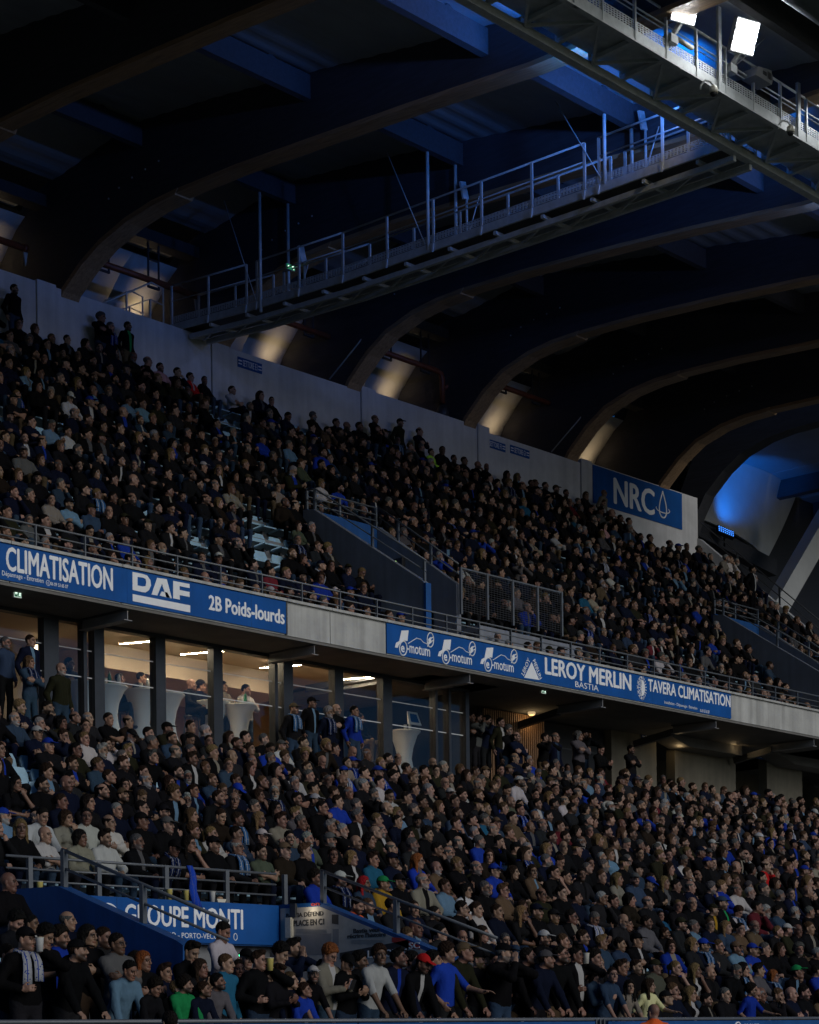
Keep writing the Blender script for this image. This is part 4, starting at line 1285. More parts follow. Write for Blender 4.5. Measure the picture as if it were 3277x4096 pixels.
for j in range(6):
    o = Vector((0, .05 * (j % 3), .05 * (j // 3)))
    MB().tube([c + o + Vector((-.45, 0, -.28)), c + o + Vector((-.2, 0, -.1 + .03 * j)), c + o + Vector((.1, .1, .02)), c + o + Vector((.5, .3, .3))], .028, 6).build('cable', M['black'], t, True)
t = MB().tube([(31.6, Y0 - .01, 20.62), (32.3, Y0 - .01, 20.62)], .05, 8).build('tube_light_housing', M['cream'], None, True, at=(32, Y0, 20.6)); tag(t, 'white tubular fitting lying along the catwalk kick plate', 'light fitting')

# blue LED bars washing the roof from the main catwalk
for i, x in enumerate((27.5, 31.2, 34.2, 37.6, 41.5, 46.5, 52)):
    t = thing('blue_led_bar', f'blue LED bar behind the main catwalk rail, {["first","second","third","fourth","fifth","sixth","seventh"][i]} along it', 'lamp', (x, Y1 + .25, 20.5), 'blue lamps washing the roof')
    MB().box((x - .15, Y1 + .2, 20.45), (x + .15, Y1 + .32, 20.55)).build('housing', M['black'], t)
    MB().box((x - .13, Y1 + .21, 20.552), (x + .13, Y1 + .31, 20.558)).build('lens', emat('blue_lens', (.02, .12, 1), 3), t)
    spot('lamp_light', (x, Y1 + .26, 20.62), (x + .3, Y1 + 2.5, 22.5), (0, .20, 1), (900 if i in (1, 2, 3) else 480) if i < 5 else 40, math.radians(120), 1.0, t, .12)
    spot('lamp_light', (x + .05, Y1 + .26, 20.62), (x + .2, Y1 + 6, 21.9), (1, .86, .68), 70, math.radians(140), 1.0, t, .12)  # added warm-white fill without a lens of its own, brightens the beam undersides

# green exit sign on the cross catwalk
M_EXIT = emat('exit_sign_green', (.02, .30, .12), .5); M_EXITW = emat('exit_sign_white', (.8, 1, .85), 1.5)
def exit_sign(c, label, w=.34, h=.16, big=False, green=True):
    t = thing('exit_sign', label, 'exit sign', tuple(c))
    MB().box((c.x - w / 2, c.y - .03, c.z - h / 2), (c.x + w / 2, c.y + .03, c.z + h / 2)).build('casing', M['cream'], t)
    if big:
        MB().box((c.x - w / 2 - .04, c.y - .05, c.z + h / 2), (c.x + w / 2 + .04, c.y + .05, c.z + h / 2 + .04)).build('lamp_bar', M_EXITW, t)
        MB().box((c.x - w / 2, c.y - .036, c.z - h / 2), (c.x + w / 2, c.y - .031, c.z + h / 2)).build('face', emat('exit_face_white', (.75, .9, .8), .5), t)
    for a, b in ((-.44, -.04), (.04, .44)) if big else ((-.47, .47),):
        MB().box((c.x + w * a, c.y - .043, c.z - h * .42), (c.x + w * b, c.y - .037, c.z + h * .42)).build('field', emat('exit_field', (.01, .16, .07), .35) if big else M_EXIT, t)
    arrow = [(-.40, 0), (-.26, .26), (-.26, .08), (-.10, .08), (-.10, -.08), (-.26, -.08), (-.26, -.26)]
    MB().prism([(c.x + w * a, c.z + h * b) for a, b in arrow], c.y - .05, c.y - .045, 'y').build('arrow', M_EXITW, t)
    run = [(.20, .30), (.27, .30), (.30, .10), (.38, .0), (.36, -.05), (.28, .0), (.30, -.18), (.36, -.34), (.31, -.36), (.24, -.18), (.16, -.34), (.10, -.30), (.18, -.12), (.18, .08), (.10, .0), (.09, .06)]
    MB().prism([(c.x + w * a, c.z + h * b) for a, b in run], c.y - .05, c.y - .045, 'y').build('running_figure', M_EXITW, t)
    return t
exit_sign(at_x(1160, 1070, CX + .45), 'small lit green exit sign on the cross catwalk rail', .30, .14)
exit_sign(at(67, 2373, 30.6), 'lit white and green exit sign under the fascia below the phone number', .17, .17, True)
exit_sign(at(2171, 2763, 30.6), 'lit exit sign under the fascia below the triangle emblem', .17, .14, True)

# ---- far end of the stand
ew = thing('end_stair_wall', 'pale sloping stair wall closing the far end of the upper terrace', 'wall', (59.2, 38, 14))
MB().prism([(40.8, 9.8), (40.8, 19.15), (40.4, 19.0), (34.5, 13.8), (31, 10.8), (31, 9.8)], 59.1, 59.3, 'x').build('wall_panel', M['wall'], ew)
rail_run(ew, [(59.2, 34.5, 13.8), (59.2, 40.4, 19.0)], (.3, .6), [(59.2, 35.5, 14.68), (59.2, 37.2, 16.18), (59.2, 38.9, 17.68)], M['dsteel'])
fs_ = thing('corner_shell', 'large white curved corner wall washed by blue light', 'wall', (64, 43.6, 17))
cA, cB, cC, cD_ = at(2700, 2040, 43.4), at(2975, 1700, 43.4), at(3225, 1878, 44.2), at(3070, 2235, 44.2)
NS = 16
def shell_pt(u, v):
    p = (cA * (1 - u) + cD_ * u) * (1 - v) + (cB * (1 - u) + cC * u) * v
    p = p + Vector((.7 * math.sin(math.pi * v) * u, 0, 0))
    return p + Vector((0, .9 * math.sin(math.pi * v) * .5 - .5 * math.sin(math.pi * u), 0))
for a_ in range(4):
    vs, fsq = [], []
    for iu in range(5):
        for iv in range(NS + 1):
            p = shell_pt((a_ + iu / 4) / 4, iv / NS); vs += [p, p + Vector((0, .15, .02))]
    for iu in range(4):
        for iv in range(NS):
            q = [2 * (iu * (NS + 1) + iv), 2 * ((iu + 1) * (NS + 1) + iv), 2 * ((iu + 1) * (NS + 1) + iv + 1), 2 * (iu * (NS + 1) + iv + 1)]
            fsq += [tuple(q), tuple(x + 1 for x in q[::-1])]
    MB().add(vs, fsq).build('shell_panel', M['shell'], fs_, True, False)
cb = thing('corner_beam', 'dark sloping beam at the foot of the white corner wall', 'beam', (62, 42.8, 18))
a0, a1 = at(2740, 2095, 42.9), at(3090, 2275, 43.2)
MB().bar(a0, a1, .4, .62).build('timber', M['timber_face'], cb)
ca = thing('corner_arch', 'thick dark arched timber closing the roof at the far corner', 'beam', (60.6, 40, 20))
un = shift(UNDER, .5)
MB().strip([(d + .45, z + .32) for d, z in un], [(d + .6, z + 2.3) for d, z in un], 60.3, 60.9).build('timber', M['timber_face'], ca)
cr = thing('corner_roof', 'dark roof and rear cladding beyond the far corner arch', 'roof', (66, 44, 20))
MB().box((60.9, 44.9, 9), (95, 45.2, 27)).build('rear_panel', M['timber_face'], cr)
for j_ in range(5):
    MB().box((61.0 + 4 * j_, 20, 23.9), (64.95 + 4 * j_, 44.9, 24.1)).build('deck_panel', M['deck'], cr)
    if j_: MB().box((66.0 + 4 * j_, 30, 23.2), (66.4 + 4 * j_, 44.8, 23.89)).build('rafter', M['timber_face'], cr)
rcl = thing('rear_cladding', 'dark outer cladding closing the roof behind the curved beams', 'cladding', (35, 45.3, 17))
for x0, x1 in zip(np.arange(5, 60, 5.0), np.arange(10, 65, 5.0)):
    MB().box((x0, 45.3, 8), (x1 - .01, 45.4, 24.6)).build('panel', M['timber_face'], rcl)
    MB().box((x0, 40.6, 24.5), (x1 - .01, 45.29, 24.6)).build('panel', M['timber_face'], rcl)
wl = at(2592, 2108, 42.5)
bw = thing('blue_wall_washer', 'lit blue LED wall washer leaning at the white corner wall', 'lamp', (wl.x, wl.y, wl.z - .3))
c0 = at(2905, 2125, 42.3)
bw.location = c0; ORG[bw] = c0
n = Vector((-.25, -.78, .57)).normalized(); rx = Vector((.86, -.22, -.46)).normalized(); uy = n.cross(rx).normalized(); rx = uy.cross(n).normalized()
def obox(c, w, h, d0, d1):
    P = [c + rx * (a * w / 2) + uy * (b * h / 2) + n * d for d in (d0, d1) for a, b in ((-1, -1), (1, -1), (1, 1), (-1, 1))]
    return MB().add(P, [(0, 1, 2, 3), (7, 6, 5, 4), (0, 1, 5, 4), (1, 2, 6, 5), (2, 3, 7, 6), (3, 0, 4, 7)])
obox(c0, .70, .40, -.14, 0).build('housing', M['black'], bw)
M_BLED = emat('blue_led', (.05, .26, 1.0), 2.2)
for i in range(8):
    for j in range(3):
        cc = c0 + rx * (-.30 + .085 * i) + uy * (-.12 + .12 * j)
        MB().tube([cc + n * .001, cc + n * .02], .021, 8).build('led', M_BLED, bw)
MB().bar(c0 - n * .1, c0 - n * .1 - Vector((0, 0, .5)), .08, .08).build('bracket', M['dsteel'], bw)
tg = at(2975, 1950, 43.6)
spot('lamp_light', c0 + Vector((.1, .1, .4)), tg, (0, .20, 1), 900, math.radians(50), 1.0, bw, .15)
st_ = thing('corner_strut', 'white slanted concrete strut at the far right edge', 'strut', tuple(at(3120, 2440, 40.5)))
MB().bar(at(3090, 2455, 40.5), at(3330, 2040, 40.5), .8, .55, (0, 1, 0)).build('concrete', M['shell'], st_)

# ---- glazed boxes below the fascia
GY = 31.8
gz = thing('glazed_front', 'tall dark framed glazing of the warm lit hospitality boxes', 'glazing', (30, GY, 7.1))
posts = [(19.2, .15), (21.55, .15), (23.89, .36), (24.86, .08), (25.13, .25), (26.72, .26), (28.3, .26), (30.08, .09), (30.35, .28), (31.93, .28), (33.51, .30), (35.31, .08), (35.79, .08), (36.40, .13)]
for x, w in posts:
    MB().box((x, GY - .10, 7.05), (x + w, GY + .10, 9.9)).build('mullion', M['mull'], gz)
g = bpy.data.materials.new('box_glass'); g.use_nodes = True; nt = g.node_tree; nt.nodes.clear()
o_ = nt.nodes.new('ShaderNodeOutputMaterial'); tr = nt.nodes.new('ShaderNodeBsdfTransparent'); gl = nt.nodes.new('ShaderNodeBsdfGlossy'); mx = nt.nodes.new('ShaderNodeMixShader'); fr = nt.nodes.new('ShaderNodeValue'); fr.outputs[0].default_value = .05
tr.inputs[0].default_value = (.82, .86, .88, 1); gl.inputs['Roughness'].default_value = .02
nt.links.new(fr.outputs[0], mx.inputs[0]); nt.links.new(tr.outputs[0], mx.inputs[1]); nt.links.new(gl.outputs[0], mx.inputs[2]); nt.links.new(mx.outputs[0], o_.inputs[0])
frost = mat('frosted_band', (.45, .47, .48), .7)
ends = [(posts[i][0] + posts[i][1], posts[i + 1][0]) for i in range(len(posts) - 1)]
for a, b in ends:
    pn = MB().box((a, GY - .006, 7.06), (b, GY + .006, 9.89)).build('pane', g, gz)
    for z in (8.78, 9.32):
        MB().box((a, GY - .012, z), (b, GY - .008, z + .022)).build('frosted_band', frost, pn)
MB().box((19, GY - .11, 9.83), (36.53, GY + .11, 9.899)).build('head_rail', M['mull'], gz)
MB().box((19, GY - .11, 7.05), (36.53, GY + .11, 7.12)).build('sill', M['mull'], gz)
rm = MB().box((18, 31.9, 7.5), (36.9, 38, 7.75)).build('box_floor', M['wood']); tag(rm, kind='structure')
rm = MB().box((18, 37.0, 7.75), (36.9, 37.2, 10.4)).build('box_back_wall', M['wood']); tag(rm, kind='structure')
rm = MB().box((18, 31.93, 10.14), (36.9, 38, 10.3)).build('box_ceiling', M['plaster']); tag(rm, kind='structure')
rm = MB().box((36.6, 31.9, 7.1), (36.75, 38, 10.2)).build('box_end_wall', M['mull']); tag(rm, kind='structure')
rm = MB().box((27.2, 34.2, 9.62), (33.0, 37, 10.139)).build('box_bulkhead', M['plaster']); tag(rm, kind='structure')
rm = MB().box((26.5, 35.2, 7.75), (26.7, 37, 10.139)).build('box_partition', M['plaster']); tag(rm, kind='structure')
rm = MB().box((20, 35.6, 7.75), (26.3, 35.8, 10.139)).build('box_partition', M['plaster']); tag(rm, kind='structure')
M_STRIP = emat('strip_light', (1.0, .74, .47), 340)
def atz(px, py, z):
    r = ray(px, py); k = (z - CZ) / r.z
    return Vector((r.x * k, r.y * k, z))
for i, (a, b) in enumerate((((479, 2577), (756, 2554)), ((724, 2619), (996, 2598)), ((1042, 2673), (1108, 2668)), ((1160, 2665), (1311, 2652)), ((1362, 2719), (1583, 2703)))):
    A, B_ = atz(*a, 10.03), atz(*b, 10.03)
    t = thing('strip_light', f'lit white strip light on the box ceiling, {["first","second","third","fourth","fifth"][i]} from the near end', 'strip light', tuple((A + B_) / 2), 'strip lights in the boxes')
    MB().bar(A + Vector((0, 0, .018)), B_ + Vector((0, 0, .018)), .05, .02).build('housing', M['grey'], t)
    MB().bar(A + Vector((0, 0, .004)), B_ + Vector((0, 0, .004)), .024, .006).build('tube', M_STRIP, t)
for i, (px, py) in enumerate(((148, 2593), (450, 2570), (1650, 2842))):
    c = at(px, py, 34.5)
    t = thing('wall_lamp', ['round warm lamp behind the standing men', 'small black ceiling spot at the start of a strip light', 'pair of warm lamps above the last cocktail table'][i], 'lamp', tuple(c))
    MB().lathe(c, [(.03, .07), (.09, .0), (.085, -.02), (.02, -.03)], 12).build('shade', emat('warm_lamp', (1, .7, .4), 6), t, True)
    MB().bar(c + Vector((0, 0, .06)), c + Vector((0, 0, .2)), .02, .02).build('stem', M['black'], t)
tabs = [(434, 2749), (564, 2766), (665, 2782), (850, 2812), (957, 2826), (1617, 2928), (330, 2735)]
tnames = ['under the two bottles', 'second from the bottles', 'third from the bottles', 'beside the two seated men', 'in front of the man in white', 'under the tray by the blue pane', 'nearest the standing woman with scarf']
for i, (px, py) in enumerate(tabs):
    r_ = ray(px, py); D = 32.75 + .35 * (i % 2)
    k = D / r_.y
    c = Vector((r_.x * k, D, 7.75)); zt = CZ + r_.z * k
    t = thing('cocktail_table', f'high round table in a stretched white cover, {tnames[i]}', 'table', tuple(c), 'covered cocktail tables')
    H = min(max(zt - 7.75, .95), 1.25)
    MB().lathe(c, [(.36, 0), (.30, .06), (.22, .30), (.18, .55), (.22, .80), (.33, H - .08), (.40, H - .01), (.41, H)], 20).build('cover', M['table'], t, True)
    MB().lathe(c + Vector((0, 0, H)), [(.40, .0), (.40, .02)], 20).build('top', M['cream'], t)
    if i in (0, 1, 3, 4, 5):
        for j, (ox, kind) in enumerate((((-.05, 'b'), (.2, 'b'), (-.2, 'c')) if i == 0 else ((.1, 'b'), (-.12, 'c')))):
            if kind == 'b':
                bt = thing('bottle', f'{"green" if (i == 0 and j == 0) or i == 4 else "clear"} plastic bottle {["first","second"][j % 2]} on the table {tnames[i]}', 'bottle', (c.x + ox, c.y - .1, c.z + H + .02))
                MB().lathe((c.x + ox, c.y - .1, c.z + H + .02), [(.04, 0), (.042, .16), (.03, .22), (.014, .26)], 10).build('body', mat('bottle_plastic', (.02, .12, .05) if 'green' in bt['label'] else (.35, .37, .38), .2), bt, True)
                MB().lathe((c.x + ox, c.y - .1, c.z + H + .28), [(.016, 0), (.016, .03)], 8).build('cap', M['black'], bt)
            else:
                bt = thing('paper_cup', f'pale paper cup on the table {tnames[i]}', 'cup', (c.x + ox, c.y - .15, c.z + H + .02))
                MB().lathe((c.x + ox, c.y - .15, c.z + H + .02), [(.03, 0), (.042, .12), (.044, .125)], 10).build('body', M['cream'], bt, True)
c = at(1655, 2900, 32.9)
t = thing('menu_stand', 'white tilted menu stand on the last cocktail table', 'menu stand', tuple(c))
MB().add([c + Vector(v) for v in ((-.22, -.06, 0), (.22, -.06, 0), (.17, .03, .32), (-.17, .03, .32), (-.22, .0, 0), (.22, .0, 0), (.17, .06, .32), (-.17, .06, .32))], [(0, 1, 2, 3), (7, 6, 5, 4), (0, 1, 5, 4), (1, 2, 6, 5), (2, 3, 7, 6), (3, 0, 4, 7)]).build('panel', M['white'], t)
MB().add([c + Vector(v) for v in ((-.15, -.055, .06), (.15, -.055, .06), (.12, .015, .27), (-.12, .015, .27))], [(0, 1, 2, 3)]).build('print', M['banner'], t)

# steel brackets under the soffit
for i, x in enumerate((19.84, 24.84, 29.92, 34.95, 40.0, 45.0, 49.95, 55)):
    t = thing('steel_bracket', f'steel I-beam bracket under the soffit, {["first","second","third","fourth","fifth","sixth","seventh","eighth"][i]} along the fascia', 'bracket', (x, 31, 9.7), 'steel brackets under the soffit')
    MB().box((x - .09, 30.3, 9.885), (x + .09, 31.7, 9.899)).build('top_flange', M['dsteel'], t)
    MB().box((x - .01, 30.3, 9.70), (x + .01, 31.7, 9.885)).build('web', M['grey'], t)
    MB().box((x - .10, 30.28, 9.685), (x + .10, 31.7, 9.70)).build('bottom_flange', M['grey'], t)
    if x > 37:
        MB().bar((x, 31.7, 9.74), (x, 33.0, 9.55), .14, .18).build('raker', M['dsteel'], t)

# ---- concourse behind the far half of the lower terrace
cw_ = thing('concourse_wall', 'dim warm concrete wall under the soffit behind the far lower seats', 'wall', (50, 34, 7))
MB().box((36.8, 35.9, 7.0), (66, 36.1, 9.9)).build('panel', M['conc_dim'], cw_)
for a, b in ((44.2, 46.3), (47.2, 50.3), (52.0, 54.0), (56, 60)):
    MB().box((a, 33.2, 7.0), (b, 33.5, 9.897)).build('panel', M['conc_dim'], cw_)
for a, b in ((45.8, 49.6), (51.4, 55.4)):
    MB().prism([(a, 9.89), (b, 9.89), (b, 9.62), (a + 1.1, 9.62)], 32.5, 33.19, 'y').build('stair_soffit', M['dark_concrete'], cw_)
sl = thing('slat_screen', 'warm vertical timber slat screen behind the standing spectators', 'screen', (41, 33.3, 7.1))
for x in np.arange(38.6, 41.0, .085):
    MB().box((x, 33.0, 7.05), (x + .04, 33.06, 9.85)).build('slat', M['wood'], sl)
MB().box((38.5, 33.1, 7.05), (41.1, 33.14, 9.85)).build('backing', M['black'], sl)
kb = MB().box((41.3, 33.4, 7.05), (44.1, 33.6, 9.85)).build('kiosk_front', M['black']); tag(kb, 'black kiosk front beside the timber slat screen', 'kiosk')
MB().box((41.35, 33.385, 9.2), (44.05, 33.399, 9.24)).build('trim_strip', M['dsteel'], kb)
sector_sign('SETTORE L', 2565, 2925, 2637, 2967, 33.195, 'blue sector sign half hidden under the soffit, nearer one')
sector_sign('SETTORE F', 3002, 3000, 3063, 3040, 33.195, 'blue sector sign half hidden under the soffit, farther one')
c = at(2881, 2982, 33.0)
t = thing('bulkhead_lamp', 'small lit lamp on the dim concourse wall', 'lamp', tuple(c))
MB().box((c.x - .08, c.y, c.z - .03), (c.x + .08, c.y + .06, c.z + .05)).build('housing', M['black'], t)
MB().box((c.x - .06, c.y - .004, c.z - .03), (c.x + .06, c.y - .001, c.z + .02)).build('lens', emat('bulkhead_lens', (1, .72, .35), 8), t)
l = bpy.data.lights.new('lamp_light', 'POINT'); l.energy = 22; l.color = (1, .7, .36); l.shadow_soft_size = .1
o = bpy.data.objects.new('lamp_light', l); COL.objects.link(o); o.parent = t; o.location = (0, -.45, -.1)
for i, xx in enumerate((40.2, 46.8)):  # added fill lamps; no fittings known here, they warm the slats and wall
    t = thing('added_concourse_lamp', ['added warm fill lamp over the slat screen', 'added warm fill lamp over the concrete wall'][i], 'lamp', (xx, 32.75, 9.86))
    MB().lathe((xx, 32.75, 9.80), [(.06, 0), (.10, .03), (.10, .09)], 12).build('shade', emat('added_lamp_glow', (1, .72, .38), .5), t, True)
    MB().box((xx - .05, 32.7, 9.885), (xx + .05, 32.8, 9.898)).build('base', M['black'], t)
    l = bpy.data.lights.new('lamp_light', 'POINT'); l.energy = [3.5, 9][i]; l.color = (1, .7, .36); l.shadow_soft_size = .1
    o = bpy.data.objects.new('lamp_light', l); COL.objects.link(o); o.parent = t; o.location = (0, 0, -.2)

# ---- lower passage: walls, parapet banner, newspapers
DM = 21.8
pw = thing('passage_wall', 'blue painted sloping side wall of the lower passage with tube handrail', 'wall', (VX0, 20, 1))
MB().prism([(18.3, 1.0), (21.8, 1.0), (21.8, 3.57), (20.72, 3.55), (18.42, 2.76), (18.3, 2.7)], VX0 - .2, VX0, 'x').build('wall_panel', M['blue'], pw)
rail_run(pw, [(VX0 - .1, 17.6, 2.49), (VX0 - .1, 20.76, 3.56)], (.24, .47), [(VX0 - .1, 19.15, 3.02), (VX0 - .1, 20.72, 3.56)], M['rail'], .024, (.07, .07))
pp = thing('passage_parapet', 'blue parapet over the lower passage carrying a banner and a three-bar railing', 'wall', (18.3, DM, 2.9))
MB().box((VX0 - .2, DM, 2.93), (VX1 + .2, DM + .18, 3.55)).build('wall_panel', M['blue'], pp)
for k, h in enumerate((.16, .32, .48)):
    MB().tube([(VX0 - .15, DM + .1, 3.55 + h), (VX1 + .05, DM + .1, 3.55 + h)], .020 if k == 2 else .015, 7).build('rail', M['rail'], pp, True)
for px in (118, 393, 663, 905, 1138):
    x = at(px, 3450, DM + .1).x
    MB().box((x - .035, DM + .07, 3.55), (x + .035, DM + .13, 4.03)).build('post', M['rail'], pp)
mn = banner(VX0 + .25, VX1 - .02, 2.95, 3.54, DM, 'blue banner reading GROUPE with white lettering on the passage parapet')
lettering('GROUPE MONTI', (at(493, 3650, DM).x, DM - .0301, 3.16), at(966, 3640, DM).x - at(493, 3650, DM).x, .30, mn, M['white'], bold=.025)
lettering('AJACCIO - PORTO-VECCHIO', (at(600, 3760, DM).x, DM - .0301, 2.985), at(905, 3760, DM).x - at(600, 3760, DM).x, .10, mn, M['white'])
rc = at(425, 3630, DM)
MB().tube([(rc.x + .19 * math.cos(a), DM - .032, 3.25 + .19 * math.sin(a)) for a in np.linspace(0, 2 * math.pi, 25)], .02, 6).build('emblem', M['white'], mn)
MB().tube([(rc.x - .13, DM - .032, 3.2), (rc.x, DM - .032, 3.33), (rc.x + .13, DM - .032, 3.2)], .016, 6).build('emblem', M['white'], mn)
rc = at(936, 3748, DM)
MB().tube([(rc.x + .035 * math.cos(a), DM - .032, rc.z + .05 * math.sin(a)) for a in np.linspace(0, 2 * math.pi, 13)], .007, 5).build('emblem', M['white'], mn)
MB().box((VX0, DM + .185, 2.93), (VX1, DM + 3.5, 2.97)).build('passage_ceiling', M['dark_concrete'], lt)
nw = thing('passage_wall', 'sloping passage wall papered with large old newspaper pages', 'wall', (VX1, 20, 1))
MB().prism([(18.3, 1.0), (21.8, 1.0), (21.8, 3.56), (20.94, 3.55), (18.6, 2.74), (18.3, 2.64)], VX1, VX1 + .2, 'x').build('wall_panel', M['blue'], nw)
MB().prism([(18.35, 1.05), (21.75, 1.05), (21.75, 3.50), (20.92, 3.49), (18.6, 2.68), (18.35, 2.6)], VX1 - .006, VX1 - .001, 'x').build('paper_sheet', M['paper'], nw)
rail_run(nw, [(VX1 + .1, 17.6, 2.42), (VX1 + .1, 20.98, 3.56)], (.24, .47), [(VX1 + .1, 19.47, 3.05), (VX1 + .1, 20.94, 3.55)], M['rail'], .024, (.07, .07))
def news(body, px0, py0, px1, py1, material='ink', bold=.03):
    a, b = at_x(px0, py0, VX1), at_x(px1, py1, VX1)
    c_ = at_x(px0, py1, VX1)
    lettering(body, (VX1 - .0065, a.y, c_.z), a.y - b.y, a.z - c_.z, nw, M[material], 'x', bold, 'headline')
zz6 = lambda x, y: (800 + x / 1.917, 3350 + y / 1.917)
news('BASTIA DÉFEND', *zz6(665, 575), *zz6(950, 618))
news('SA PLACE EN C1', *zz6(665, 640), *zz6(955, 685))
news('Bastia veut', *zz6(1180, 700), *zz6(1385, 735))
news("récrire l'histoire", *zz6(1135, 740), *zz6(1430, 775))
news('on', *zz6(855, 505), *zz6(922, 526), 'red')
def pxpoly(pts, name, m, lift=.007):
    MB().prism([(at_x(*zz6(*q), VX1).y, at_x(*zz6(*q), VX1).z) for q in pts], VX1 - lift - .002, VX1 - lift, 'x').build(name, M[m], nw)
for j in range(4):
    pxpoly([(740, 703 + 9 * j), (975, 708 + 9 * j), (975, 711 + 9 * j), (740, 706 + 9 * j)], 'text_line', 'grey')
    pxpoly([(1165, 785 + 9 * j), (1410, 788 + 9 * j), (1410, 791 + 9 * j), (1165, 788 + 9 * j)], 'text_line', 'grey')
pxpoly([(1015, 590), (1065, 592), (1065, 668), (1015, 660)], 'press_photo', 'ink')
pxpoly([(1022, 700), (1068, 700), (1068, 830), (1022, 815)], 'press_photo', 'grey')
pxpoly([(730, 745), (1010, 735), (1010, 900), (730, 900)], 'press_photo', 'grey')
pxpoly([(1075, 885), (1600, 785), (1610, 850), (1560, 905), (1075, 935)], 'black_page', 'ink')
pxpoly([(1475, 765), (1545, 770), (1690, 830), (1690, 860), (1600, 850), (1475, 800)], 'red_page', 'red')
pxpoly([(1600, 855), (1700, 855), (1700, 880), (1600, 880)], 'white_strip', 'paper')
a, b = at_x(*zz6(1605, 805), VX1), at_x(*zz6(1690, 850), VX1)
lettering('SC', (VX1 - .0105, a.y, b.z), a.y - b.y, .09, nw, M['white'], 'x', .03, 'headline')
a, b = at_x(*zz6(1290, 880), VX1), at_x(*zz6(1590, 820), VX1)
lettering('LA COUPE', (VX1 - .0105, a.y, at_x(*zz6(1290, 925), VX1).z), a.y - b.y, .11, nw, M['white'], 'x', .03, 'headline')
# emergency lamp and cream box on the passage corner
c = at(1190, 3645, DM - .25)
t = thing('emergency_light', 'grey emergency luminaire with lit arrow on the newspaper wall corner', 'emergency light', (c.x, DM, c.z))
MB().box((c.x - .19, DM - .40, c.z - .10), (c.x + .20, DM - .28, c.z + .10)).build('casing', M['dsteel'], t)
MB().box((c.x - .16, DM - .406, c.z - .07), (c.x + .17, DM - .401, c.z + .07)).build('face', mat('lamp_face', (.10, .14, .12), .2), t)
MB().box((c.x - .0, DM - .412, c.z - .02), (c.x + .06, DM - .407, c.z + .03)).build('lamp', emat('arrow_lamp', (1, .75, .3), 9), t)
MB().prism([(c.x - .13, c.z), (c.x - .08, c.z + .045), (c.x - .08, c.z + .015), (c.x - .01, c.z + .015), (c.x - .01, c.z - .015), (c.x - .08, c.z - .015), (c.x - .08, c.z - .045)], DM - .413, DM - .408, 'y').build('arrow', M_EXITW, t)
l = bpy.data.lights.new('lamp_light', 'POINT'); l.energy = 1.5; l.color = (1, .86, .66); l.shadow_soft_size = .05
o = bpy.data.objects.new('lamp_light', l); COL.objects.link(o); o.parent = t; o.location = (-.30, -.75, -.02)
c = at(1158, 3712, DM - .2)
t = thing('wall_box', 'cream plastic cable box below the emergency luminaire', 'box', (c.x, DM, c.z))
MB().box((c.x - .09, DM - .32, c.z - .15), (c.x + .09, DM - .2, c.z + .15)).build('casing', M['cream'], t)
MB().box((c.x - .075, DM - .33, c.z - .13), (c.x + .075, DM - .321, c.z + .13)).build('lid', M['cream'], t)
c = at(963, 3822, 21.0)
t = thing('exit_lamp', 'small green exit lamp glowing inside the lower passage', 'exit sign', tuple(c))
MB().box((c.x - .05, c.y, c.z - .03), (c.x + .05, c.y + .03, c.z + .03)).build('casing', M['black'], t)
MB().box((c.x - .03, c.y - .006, c.z - .015), (c.x + .03, c.y - .001, c.z + .018)).build('lens', emat('green_lens', (.05, 1, .35), 8), t)

# ---- pitch-side barrier
fb = thing('pitch_barrier', 'low pitch side barrier wrapped in blue advertising sheets', 'barrier', (20, 16.9, 0))
for x0, x1 in ((4, 11.9), (11.92, 17.3), (17.32, 22.0), (22.3, 27.9), (27.92, 34), (34.02, 46)):
    MB().box((x0, 16.86, .1), (x1, 16.90, 1.74)).build('sheet', M['blue'], fb)
MB().tube([(4, 16.93, 1.77), (46, 16.93, 1.77)], .026, 8).build('top_rail', M['rail'], fb, True)
for x in np.arange(4.5, 46, 2.0):
    MB().box((x - .03, 16.92, 0), (x + .03, 16.98, 1.75)).build('post', M['rail'], fb)
for x in (22.06, 22.15, 22.24):
    MB().box((x - .012, 16.88, .1), (x + .012, 16.92, 1.77)).build('gate_bar', M['rail'], fb)
a = at(2975, 4085, 16.85)
lettering('GROUPE', (a.x, 16.855, 1.58), .42, .11, fb, M['white'], bold=.01)
MB().tube([(a.x - .15 + .085 * math.cos(t), 16.855, 1.63 + .085 * math.sin(t)) for t in np.linspace(0, 2 * math.pi, 17)], .012, 6).build('emblem', M['white'], fb)
# ------------------------------------------------------------------ people: prototypes
rs = np.random.RandomState(11)
HAIR = {}
for k in ('short', 'crop', 'quiff', 'curly', 'receding', 'long', 'bob', 'bun', 'cap', 'beanie'):
    P, Q = hair_mesh(k, .0065)
    HAIR[k] = np_mesh('hair_' + k, P, Q, [M_CAP if k in ('cap', 'beanie') else M_HAIR])
SPECS = mb_mesh(specs_mesh(), 'spectacles', M_SPEC)

